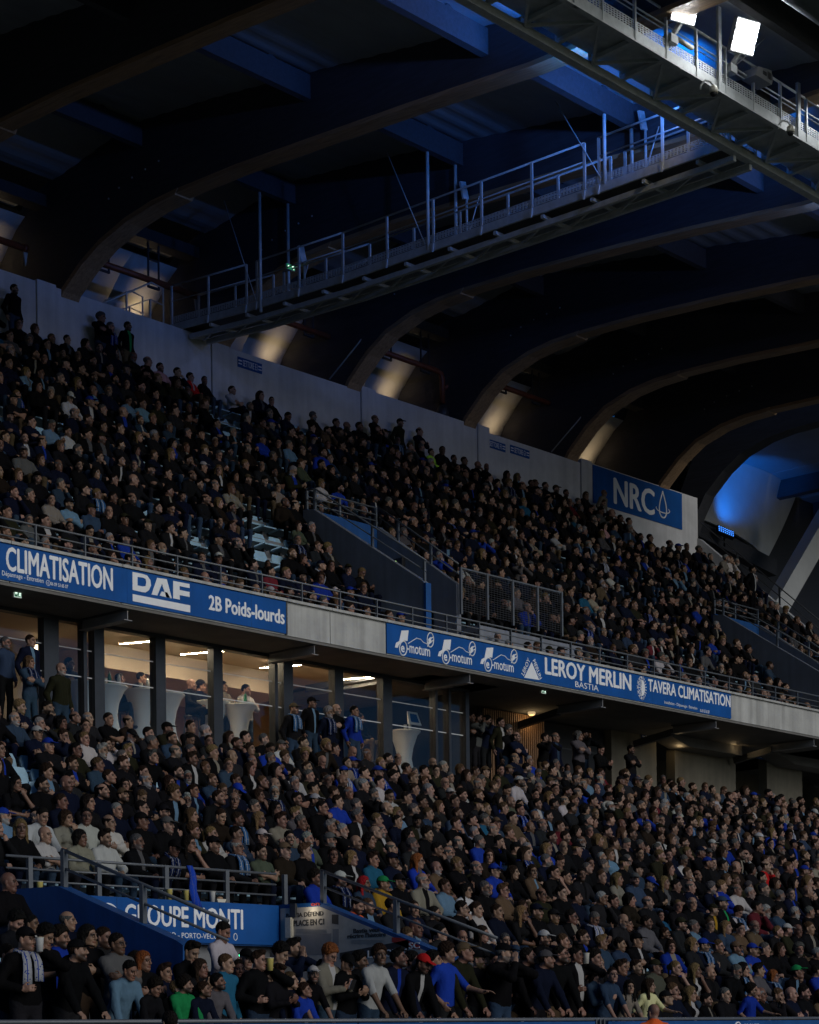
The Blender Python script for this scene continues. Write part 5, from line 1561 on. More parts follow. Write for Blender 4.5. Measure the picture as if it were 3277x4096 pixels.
STAND = {}
for nm, kw in dict(
        down=dict(arms='down', yaw=.35, lean=-.03),
        down_near=dict(arms='down', yaw=-.35, lean=-.03, pitch=.1),
        fence=dict(arms='fence', yaw=.55, lean=-.38, pitch=-.15),
        fence_near=dict(arms='fence', yaw=-.45, lean=-.32, pitch=-.05, sleeve=.5, coat=.004),
        fence_down=dict(arms='fence', yaw=.2, lean=-.5, pitch=.35),
        fence_hood=dict(arms='fence', yaw=.7, lean=-.30, pitch=-.05, hood=True),
        drink=dict(arms='drink', yaw=.5, lean=0),
        point=dict(arms='point', yaw=.6, lean=-.08, sleeve=.5, coat=.004),
        shout=dict(arms='shout', yaw=.6, lean=-.12),
        crossed=dict(arms='crossed', yaw=.4, lean=.02),
        phone=dict(arms='phone', yaw=.1, pitch=.5, lean=-.05),
        phone_tee=dict(arms='phone', yaw=.3, pitch=.45, lean=-.05, sleeve=.5, coat=.004),
        woman=dict(arms='crossed', yaw=.3, lean=.02, female=True, build=.92),
).items():
    STAND[nm] = make_body('body_standing_' + nm, .0112, .0068, seated=False, **kw)
SEAT = {}
for nm, kw in dict(
        lap=dict(arms='lap', yaw=.25, lean=.05),
        lap_far=dict(arms='lap', yaw=.65, lean=.02, pitch=.02),
        lap_hood=dict(arms='lap', yaw=.4, lean=-.05, hood=True, coat=.02),
        crossed=dict(arms='crossed', yaw=.4, lean=.08),
        crossed_tee=dict(arms='crossed', yaw=.15, lean=.06, sleeve=.5, coat=.003),
        chin=dict(arms='chin', yaw=.45, lean=-.18, pitch=.05),
        knees=dict(arms='knees', yaw=.3, lean=-.38, pitch=-.15),
        knees_down=dict(arms='knees', yaw=.1, lean=-.40, pitch=.35),
        phone=dict(arms='phone', yaw=.1, pitch=.5, lean=-.05),
        near=dict(arms='lap', yaw=-.5, lean=.03),
        woman=dict(arms='lap', yaw=.35, lean=.0, female=True, build=.9),
        woman_chin=dict(arms='chin', yaw=.3, lean=-.15, female=True, build=.9, sleeve=.5, coat=.003),
        stout=dict(arms='crossed', yaw=.35, lean=.08, build=1.2),
        face=dict(arms='face', yaw=.2, pitch=.2, lean=-.2),
        drink=dict(arms='drink', yaw=.35, lean=.0),
        cheer=dict(arms='point', yaw=-.2, lean=-.05),
).items():
    SEAT[nm] = make_body('body_seated_' + nm, .015, .008, seated=True, **kw)
SCARF = {}
def scarf_of(kind, nm):
    if (kind, nm) not in SCARF:
        pr = (STAND if kind == 'stand' else SEAT)[nm]
        SCARF[(kind, nm)] = mb_mesh(scarf_mesh(pr['J'], pr['HC']), 'scarf', M_SCARF)
    return SCARF[(kind, nm)]

# colour words -> base colours
CLR = dict(black=(.0035, .0035, .004), charcoal=(.0065, .0065, .0075), navy=(.004, .006, .016), grey=(.065, .065, .066), dark_grey=(.013, .0135, .015), white=(.30, .295, .285), cream=(.16, .145, .115),
           blue=(.008, .028, .22), denim=(.020, .036, .062), light_blue=(.09, .16, .23), teal=(.012, .07, .13), olive=(.014, .014, .007), brown=(.013, .009, .006), tan=(.08, .055, .032), red=(.36, .012, .012),
           burgundy=(.09, .012, .018), yellow=(.28, .16, .015), green=(.012, .19, .06), lime=(.30, .62, .06), pink=(.35, .20, .22), orange=(.6, .10, .02), pale_yellow=(.45, .44, .22), sage=(.055, .065, .042))
WORD = lambda c: c.replace('_', ' ')
TOPS = ['black'] * 42 + ['charcoal'] * 19 + ['navy'] * 15 + ['dark_grey'] * 8 + ['blue'] * 4 + ['grey'] * 3 + ['white'] * 2 + ['cream'] * 1 + ['olive'] * 5 + ['brown'] * 4 + ['denim'] * 4 + ['tan', 'light_blue', 'teal', 'burgundy', 'navy', 'sage', 'light_blue', 'tan']
SKINS = [(.25, .147, .100), (.21, .118, .078), (.28, .168, .118), (.175, .094, .062), (.235, .136, .092), (.125, .064, .041)]
HAIRC = dict(black=(.005, .0045, .004), dark=(.008, .006, .0045), brown=(.020, .011, .0065), light_brown=(.065, .038, .02), blond=(.13, .085, .038), grey=(.075, .073, .07), white=(.20, .20, .195), ginger=(.16, .05, .015), red=(.20, .01, .012))
HKIND = ['short'] * 28 + ['crop'] * 15 + ['quiff'] * 12 + ['curly'] * 7 + ['receding'] * 10 + ['bald'] * 6 + ['long'] * 11 + ['bob'] * 4 + ['bun'] * 4 + ['cap'] * 11
def rnd_look(r, d=None):
    d = dict(d or {})
    hk = d.setdefault('hair', HKIND[r.randint(len(HKIND))])
    if 'hc' not in d:
        d['hc'] = ['black', 'dark', 'dark', 'dark', 'brown', 'brown', 'grey', 'grey', 'light_brown', 'white', 'blond'][r.randint(11)]
        if hk == 'receding': d['hc'] = ['grey', 'white', 'dark', 'grey'][r.randint(4)]
        if hk in ('long', 'bun', 'bob'): d['hc'] = ['black', 'dark', 'brown', 'brown', 'blond', 'light_brown'][r.randint(6)]
    d.setdefault('top', TOPS[r.randint(len(TOPS))])
    if 'inner' not in d: d['inner'] = (['white', 'grey', 'light_blue', 'black', 'cream', 'blue'][r.randint(6)] if r.rand() < .22 else None)
    d.setdefault('tro', ['charcoal', 'black', 'denim', 'navy', 'denim', 'dark_grey', 'tan'][r.randint(7)])
    d.setdefault('skin', r.randint(len(SKINS)))
    d.setdefault('beard', (float(r.choice([.0, .0, .35, .75, .9])) if hk not in ('long', 'bob', 'bun') else 0.))
    d.setdefault('specs', r.rand() < .17)
    d.setdefault('scarf', r.rand() < .022)
    d.setdefault('cap', ['black', 'black', 'navy', 'blue', 'grey', 'charcoal', 'tan', 'white', 'olive', 'blue'][r.randint(10)])
    d.setdefault('stripes', 0.)
    d.setdefault('scale', float(np.clip(r.normal(1.0, .035), .9, 1.08)))
    return d
def jit(c, r, a=.18):
    k = 1 + r.uniform(-a, a)
    return tuple(float(min(1, max(0, x * k * (1 + r.uniform(-.06, .06))))) for x in c)
def attrs_of(d, r):
    return dict(skin_colour=jit(SKINS[d['skin']], r, .08), hair_colour=jit(HAIRC[d['hc']], r, .2), top_colour=jit(CLR[d['top']], r), inner_colour=CLR[d['inner'] or 'grey'], inner_width=(float(r.uniform(.025, .06)) if d['inner'] else 0.0),
                stripes=float(d['stripes']), beard=float(d['beard']), trouser_colour=jit(CLR[d['tro']], r), cap_colour=jit(CLR[d['cap']], r), **[dict(scarf_colour=(.007, .028, .18), scarf_colour_two=(.24, .25, .27)), dict(scarf_colour=(.28, .29, .31), scarf_colour_two=(.007, .03, .2)), dict(scarf_colour=(.005, .012, .05), scarf_colour_two=(.2, .21, .23)), dict(scarf_colour=(.03, .09, .2), scarf_colour_two=(.3, .31, .32))][r.randint(4)])
PEOPLE = []
def add_person(kind, pose, loc, rz, d, r, where, label=None, group=None):
    pr = (STAND if kind == 'stand' else SEAT)[pose]
    o = bpy.data.objects.new('person', pr['mesh'])
    COL.objects.link(o)
    sc = d['scale']
    o.location = loc; o.rotation_euler = (0, 0, rz); o.scale = (sc * d.get('fat', 1), sc * d.get('fat', 1), sc)
    A = attrs_of(d, r)
    def own(q, keys):
        for k in keys: q[k] = A[k]
    own(o, ('skin_colour', 'hair_colour', 'top_colour', 'inner_colour', 'inner_width', 'stripes', 'beard', 'trouser_colour'))
    def kid(name, me, head=True, keys=('hair_colour',)):
        q = bpy.data.objects.new(name, me); COL.objects.link(q); q.parent = o
        if head: q.matrix_local = pr['head'] @ Matrix.Diagonal((*( [d.get('headk', 1)] * 3), 1))
        own(q, keys)
    hk = d['hair']
    if hk in ('cap', 'beanie'):
        kid('cap', HAIR[hk], True, ('cap_colour',)); kid('hair', HAIR['long' if d.get('longhair') else 'crop'])
    elif hk != 'bald':
        kid('hair', HAIR[hk])
    if d['specs']: kid('spectacles', SPECS, True, ())
    if d['scarf']: kid('scarf', scarf_of(kind, pose), False, ('scarf_colour', 'scarf_colour_two'))
    o['category'] = 'person'
    if label: o['label'] = label
    if group: o['group'] = group
    PEOPLE.append(dict(o=o, d=d, kind=kind, pose=pose, where=where, label=label))
    return o

# ------------------------------------------------------------------ spectators standing along the barrier (head top in the photo, depth, pose, look)
FL = 1.0
def stander(px, py, D, pose, floor=FL, rz=0.0, where='', label=None, group='spectators standing along the barrier', smin=.55, smax=1.1, **look):
    p = at(px, py, D)
    st = p.z - floor
    pr = STAND[pose]
    top = float(pr['HC'][2] + .135)
    d = dict(specs=False, scarf=False, inner=None); d.update(look); d = rnd_look(rs, d)
    d['scale'] = min(smax, max(smin, st / top))
    if group != 'spectators standing along the barrier' and st / top > 1.06 or (D > 17.65 and st / top > 1.04):
        d['scale'] = float(rs.uniform(.98, 1.05)); floor = p.z - top * d['scale']
    if d['scale'] < .86: d['headk'] = 1.12
    hx, hy = pr['HC'][0] * d['scale'], pr['HC'][1] * d['scale']
    return add_person('stand', pose, (p.x - hx, D - hy, floor), rz, d, rs, where, label, group)
FRONT = [
 (104, 3704, 17.5, 'drink', dict(hair='cap', cap='black', top='black', beard=.5, scarf=True), 'smiling man in black cap and jacket drinking, blue and white scarf'),
 (180, 3696, 17.9, 'phone_tee', dict(hair='curly', hc='black', top='black'), 'curly haired youth in black T-shirt looking at his phone'),
 (303, 3754, 17.4, 'fence_hood', dict(hair='cap', cap='black', top='black', beard=.9), 'bearded man in black cap and black padded jacket leaning on the barrier'),
 (240, 3702, 18.2, 'down', dict(hair='curly', hc='dark', top='blue'), 'dark haired youth in bright blue sweatshirt behind the two black caps'),
 (352, 3694, 18.1, 'woman', dict(hair='long', hc='black', top='black', specs=True), 'woman with long black hair and glasses in black'),
 (417, 3704, 18.4, 'down', dict(hair='short', hc='brown', top='dark_grey'), 'brown haired man in dark grey beside the blue wall'),
 (469, 3728, 17.8, 'crossed', dict(hair='short', hc='dark', top='grey', specs=True, beard=.4), 'man with glasses in a grey hooded sweatshirt, arms folded'),
 (522, 3838, 17.3, 'fence_down', dict(hair='short', hc='black', top='light_blue'), 'boy in pale blue hooded jacket bending over the barrier'),
 (574, 3800, 17.8, 'woman', dict(hair='long', hc='ginger', top='black'), 'woman with long reddish brown hair in black'),
 (612, 3915, 17.25, 'fence_down', dict(hair='curly', hc='dark', top='charcoal'), 'dark haired child in charcoal jacket bending over the barrier'),
 (709, 3920, 17.4, 'fence', dict(hair='short', hc='blond', top='black'), 'blond child in black beside the green jacket'),
 (741, 3905, 17.3, 'fence_hood', dict(hair='curly', hc='dark', top='green'), 'child in a bright green jacket leaning on the barrier'),
 (767, 3759, 17.9, 'phone', dict(hair='quiff', hc='dark', top='black'), 'teenage boy in black sweater looking down'),
 (803, 3832, 17.7, 'down', dict(hair='long', hc='brown', top='charcoal'), 'girl with long wavy brown hair'),
 (819, 3926, 17.25, 'fence', dict(hair='short', hc='brown', top='navy', stripes=0.), 'small boy in navy tracksuit top shouting at the barrier'),
 (880, 3893, 17.3, 'fence', dict(hair='short', hc='black', top='grey'), 'dark haired boy in a pale grey sweatshirt'),
 (890, 3683, 18.9, 'phone_tee', dict(hair='short', hc='dark', top='white', beard=.5), 'tall man in a white sweater walking out of the passage'),
 (904, 3812, 17.6, 'down', dict(hair='short', hc='light_brown', top='teal'), 'fair haired boy in a teal hooded top'),
 (956, 3835, 17.8, 'down_near', dict(hair='short', hc='brown', top='black'), 'boy in black beside the teal top'),
 (1035, 3799, 17.5, 'drink', dict(hair='quiff', hc='brown', top='black'), 'tall teenager in a black hooded top drinking from a cup'),
 (1113, 3851, 17.4, 'phone', dict(hair='quiff', hc='brown', top='charcoal'), 'teenager in charcoal hooded top eating from a tray'),
 (1120, 3770, 18.2, 'phone_tee', dict(hair='curly', hc='black', top='grey'), 'curly dark haired teenager in a grey T-shirt'),
 (1176, 3749, 18.7, 'shout', dict(hair='quiff', hc='dark', top='navy'), 'man in navy polo holding his hand to his mouth'),
 (1170, 3887, 17.35, 'fence', dict(hair='short', hc='light_brown', top='navy'), 'fair haired child in a navy top turned away'),
 (1254, 3861, 17.35, 'fence_near', dict(hair='cap', cap='white', top='black', specs=True), 'boy in white cap and glasses with black jersey'),
 (1222, 3929, 17.25, 'fence', dict(hair='short', hc='brown', top='blue'), 'small boy in a bright blue jersey below the white cap'),
 (1316, 3775, 17.8, 'phone', dict(hair='curly', hc='ginger', top='cream', inner='white', specs=True), 'ginger haired youth in cream jacket reading his phone'),
 (1389, 3812, 17.7, 'phone', dict(hair='cap', cap='black', top='black'), 'person in a black cap and black jacket looking down'),
 (1515, 3778, 17.45, 'fence_near', dict(hair='curly', hc='brown', top='white', beard=.4), 'smiling young man in a white T-shirt leaning on the barrier'),
 (1598, 3791, 17.5, 'fence', dict(hair='quiff', hc='black', top='navy', inner='blue'), 'dark haired youth in a navy track jacket leaning forward'),
 (1652, 3806, 17.6, 'fence', dict(hair='curly', hc='black', top='black'), 'dark haired youth in black next to the red cap'),
 (1694, 3813, 17.4, 'fence_down', dict(hair='cap', cap='red', top='black', inner='white'), 'youth in a bright red cap and black vest'),
 (1736, 3803, 17.7, 'fence', dict(hair='curly', hc='black', top='charcoal'), 'curly haired youth in charcoal behind the red cap'),
 (1787, 3769, 17.6, 'point', dict(hair='curly', hc='brown', top='blue'), 'teenager in a bright blue T-shirt reaching out an arm'),
 (1856, 3766, 17.6, 'fence', dict(hair='cap', cap='tan', top='olive'), 'youth in a tan cap and dark olive jacket'),
 (2014, 3771, 17.5, 'shout', dict(hair='cap', cap='black', top='black', fat=1.08), 'man in black cap shouting through cupped hands'),
 (2107, 3786, 17.7, 'fence', dict(hair='short', hc='dark', top='black', beard=.6), 'dark haired man in black padded jacket'),
 (2186, 3798, 17.45, 'fence_hood', dict(hair='cap', cap='grey', top='navy', beard=.6), 'man in pale grey cap and navy hooded top leaning on the barrier'),
 (2250, 3779, 17.6, 'fence', dict(hair='short', hc='dark', top='black', specs=True, beard=.9), 'bearded man with glasses in a black jacket'),
 (2305, 3783, 17.75, 'drink', dict(hair='quiff', hc='dark', top='black', inner='white'), 'man in open black jacket over white shirt drinking'),
 (2380, 3795, 18.2, 'down', dict(hair='curly', hc='dark', top='charcoal'), 'curly haired person behind the drinking man'),
 (2385, 3865, 17.6, 'phone', dict(hair='long', hc='dark', top='denim', specs=True), 'woman with glasses in a grey blue denim jacket'),
 (2451, 3866, 17.3, 'fence_near', dict(hair='bun', hc='brown', top='denim', inner=None), 'girl in a pale denim jacket standing at the barrier'),
 (2522, 3919, 17.3, 'fence_near', dict(hair='long', hc='dark', top='cream'), 'girl with long hair in a cream printed top'),
 (2598, 3914, 17.5, 'point', dict(hair='long', hc='brown', top='pale_yellow'), 'girl in a pale yellow top pointing across'),
 (3005, 3935, 17.5, 'point', dict(hair='curly', hc='dark', top='blue', specs=True), 'boy in glasses and blue jersey stretching out an arm'),
]
for (px, py, D, pose, look, lab) in FRONT:
    stander(px, py, D, pose, FL, float(rs.uniform(-.15, .15)), 'barrier', lab, **look)
for n_, (px, py, D) in enumerate(((28, 3772, 17.9), (60, 3640, 18.5), (545, 3800, 18.2), (660, 3850, 17.9), (985, 3792, 18.3), (1065, 3880, 17.5), (1290, 3835, 18.0), (1440, 3805, 18.2), (1560, 3850, 17.9), (1765, 3850, 17.9), (1915, 3800, 17.9), (1962, 3855, 17.8), (2062, 3845, 17.9), (2150, 3840, 18.0), (2345, 3850, 18.1), (2485, 3835, 18.0), (690, 3770, 18.6))):
    lk = [dict(hair='short', hc='dark', top='black'), dict(hair='curly', hc='black', top='charcoal'), dict(hair='long', hc='dark', top='black'), dict(hair='quiff', hc='brown', top='navy'), dict(hair='cap', cap='black', top='charcoal'), dict(hair='crop', hc='dark', top='black', beard=.7)][n_ % 6]
    who = ['short dark hair', 'black curls', 'long dark hair', 'brown swept hair', 'a black cap', 'cropped dark hair'][n_ % 6]
    near = ['the smiling man', 'the blue sweatshirt', 'the pale blue jacket', 'the bending child', 'the teal top', 'the drinking teenager', 'the white cap', 'the black cap', 'the white T-shirt', 'the reaching teenager', 'the tan cap', 'the shouting man', 'the padded jacket', 'the navy hooded top', 'the drinking man', 'the denim girl', 'the blue passage wall'][n_]
    stander(px, py, D, ['down', 'phone', 'woman', 'crossed', 'down_near'][n_ % 5], FL, float(rs.uniform(-.2, .2)), 'barrier', f"standing person in {WORD(lk['top'])} with {who}, partly hidden behind {near}", **lk)
stander(2624, 4012, 16.2, 'down', 0.0, math.pi * .8, 'pitch', 'bald steward in an orange vest in front of the barrier', 'stewards in front of the barrier', hair='bald', top='orange', smin=.8)
stander(688, 4040, 16.1, 'down', 0.0, 2.6, 'pitch', 'dark haired man in front of the barrier, only his head in view', 'stewards in front of the barrier', hair='short', hc='dark', top='charcoal', smin=.8)

# standing at the back of the lower terrace, on the concourse, along the rear wall
BF = 7.05
BACK = [
 (22, 2544, 31.35, 'down', dict(hair='crop', hc='grey', top='denim', specs=True), 'grey haired man in a blue denim shirt before the glazing'),
 (122, 2537, 31.45, 'down', dict(hair='short', hc='brown', top='navy', inner='light_blue'), 'man in a dark blazer over pale shirt before the glazing'),
 (118, 2621, 30.9, 'woman', dict(hair='bob', hc='light_brown', top='denim', scarf=True), 'woman in denim jacket with a long blue and white scarf'),
 (244, 2648, 30.9, 'down', dict(hair='bald', top='olive', beard=.6), 'bald man in an olive coat by the glazing'),
 (1176, 2811, 31.1, 'down', dict(hair='cap', cap='tan', top='charcoal', scarf=True), 'man in a tan flat cap and scarf before the boxes'),
 (1247, 2787, 31.1, 'down', dict(hair='cap', cap='black', top='black', inner='light_blue', beard=.6, specs=True), 'man in black cap, black jacket and pale blue shirt'),
 (1314, 2826, 31.0, 'down', dict(hair='curly', hc='white', top='navy', scarf=True, beard=.9), 'white haired bearded man with a blue scarf'),
 (1346, 2814, 31.3, 'crossed', dict(hair='bald', top='black', specs=True), 'bald man in black behind the white haired man'),
 (1418, 2821, 31.0, 'down', dict(hair='short', hc='black', top='blue', scarf=True), 'young man in blue track jacket and scarf before the glass'),
 (1885, 2846, 32.2, 'crossed', dict(hair='short', hc='black', top='black', beard=.7), 'bearded man in black at the end of the glazing'),
 (1914, 2850, 32.1, 'shout', dict(hair='quiff', hc='dark', top='grey'), 'man in grey holding his hand over his mouth'),
 (1951, 2862, 32.0, 'shout', dict(hair='curly', hc='black', top='navy'), 'man in navy holding both hands to his face'),
 (2003, 2869, 31.8, 'down', dict(hair='short', hc='dark', top='olive', inner='white', beard=.5), 'man in an open olive jacket over a white shirt'),
 (2034, 2899, 31.7, 'down', dict(hair='curly', hc='grey', top='black', specs=True), 'grey haired man with glasses beside the olive jacket'),
 (2066, 2926, 31.5, 'crossed', dict(hair='receding', hc='dark', top='navy', specs=True), 'balding man with folded arms by the slat screen'),
 (2181, 2930, 31.6, 'shout', dict(hair='short', hc='dark', top='black'), 'man in black covering his face beside the slats'),
 (2222, 2928, 31.5, 'down', dict(hair='receding', hc='grey', top='navy', inner='denim'), 'grey balding man in a navy jacket on the concourse'),
 (2314, 2921, 31.4, 'crossed', dict(hair='bob', hc='grey', top='grey', fat=1.1), 'grey haired man in a light grey padded jacket, arms folded'),
 (2341, 2916, 31.9, 'shout', dict(hair='cap', cap='black', top='black', beard=.9), 'bearded man in a black cap behind the grey jacket'),
 (2403, 2977, 31.6, 'phone', dict(hair='short', hc='dark', top='black', beard=.5), 'dark haired man in black looking down on the concourse'),
 (2524, 2979, 31.9, 'crossed', dict(hair='short', hc='dark', top='charcoal', beard=.9), 'bearded man in charcoal against the dim concrete wall'),
]
for (px, py, D, pose, look, lab) in BACK:
    stander(px, py, D, pose, BF, float(rs.uniform(-.1, .1)), 'back', lab, 'spectators standing on the concourse', smin=.85, smax=1.2, **look)
UPPER = [
 (57, 1135, 40.1, 'down', dict(hair='short', hc='black', top='black'), 'man in black standing tall at the near end of the rear wall'),
 (404, 1249, 40.1, 'crossed', dict(hair='curly', hc='grey', top='black', fat=1.15), 'heavy grey haired man in black leaning at the rear wall'),
 (442, 1286, 40.0, 'down', dict(hair='short', hc='grey', top='navy', scarf=True), 'grey haired person with a blue scarf at the rear wall'),
 (511, 1285, 40.0, 'down', dict(hair='short', hc='black', top='black', inner='green', beard=.6), 'bearded man in black and green jacket at the rear wall'),
 (1500, 1658, 40.0, 'crossed', dict(hair='receding', hc='blond', top='charcoal'), 'fair balding man in charcoal at the rear wall'),
 (1600, 1673, 40.1, 'down', dict(hair='cap', cap='black', top='olive', beard=.8), 'bearded man in cap and olive coat at the rear wall'),
 (1678, 1708, 40.15, 'crossed', dict(hair='receding', hc='dark', top='navy'), 'man in navy with folded arms against the bare rear wall'),
 (2416, 1957, 40.0, 'down', dict(hair='bald', top='cream', skin=3), 'man in a cream jacket standing at the corner of the drop banner'),
]
for (px, py, D, pose, look, lab) in UPPER:
    stander(px, py, D, pose, UZp(12), 0.1, 'rear', lab, 'spectators standing at the rear wall', smin=.8, smax=1.15, **look)
stander(3010, 2262, 35.4, 'down', UZp(6), 0.2, 'end', 'young man in black vest over white shirt standing at the terrace end', None, hair='quiff', hc='dark', top='black', inner='white', tro='black', smin=.8)
# inside the boxes
for i, (px, py, D, kind, look, lab) in enumerate((
 (478, 2692, 33.6, 'sit', dict(hair='crop', hc='dark', top='black'), 'man seated behind the bottles inside the box'),
 (565, 2688, 33.8, 'sit', dict(hair='short', hc='dark', top='charcoal'), 'man seated beside the clear bottle inside the box'),
 (765, 2714, 33.3, 'sit', dict(hair='bald', top='black'), 'bald man in black seated inside the box'),
 (803, 2722, 33.6, 'sit', dict(hair='curly', hc='black', top='navy'), 'curly haired man seated facing the bald man inside the box'),
 (985, 2735, 33.6, 'stand', dict(hair='short', hc='black', top='white'), 'man in white standing behind a table inside the box'),
 (893, 2722, 34.2, 'stand', dict(hair='short', hc='dark', top='cream'), 'man in cream half hidden by a mullion inside the box'),
 (1440, 2852, 33.2, 'sit', dict(hair='short', hc='dark', top='black', specs=True), 'man with glasses behind the blue reflecting pane'),
 (278, 2628, 33.0, 'stand', dict(hair='short', hc='dark', top='navy'), 'man in navy seen through the glass beside the olive coat'))):
    if kind == 'stand':
        stander(px, py, D, 'crossed', 7.75, .1, 'box', lab, 'guests inside the boxes', smin=.75, smax=1.1, **look)
    else:
        p = at(px, py, D); d = rnd_look(rs, dict(specs=False, scarf=False, inner=None, beard=.3)); d.update(look); d['scale'] = 1.0
        pr = SEAT['lap_far']; z0 = p.z - float(pr['HC'][2] + .13)
        add_person('sit', 'lap_far', (p.x, D, max(z0, 7.76)), .2, d, rs, 'box', lab, 'guests inside the boxes')
        stl = thing('bar_stool', f'dark bar stool under the {lab.split(" inside")[0].split(" behind")[0]}', 'stool', (p.x, D, 7.75))
        zs = max(z0, 7.76) + .44
        MB().lathe((p.x, D, zs - .05), [(.17, 0), (.18, .02), (.17, .05)], 14).build('seat', M['black'], stl)
        for q in ((-.14, -.14), (.14, -.14), (-.14, .14), (.14, .14)):
            MB().tube([(p.x + q[0], D + q[1], 7.75), (p.x + q[0] * .7, D + q[1] * .7, zs - .05)], .014, 6).build('leg', M['dsteel'], stl)
# ------------------------------------------------------------------ seated spectators
HEADZ = 1.30
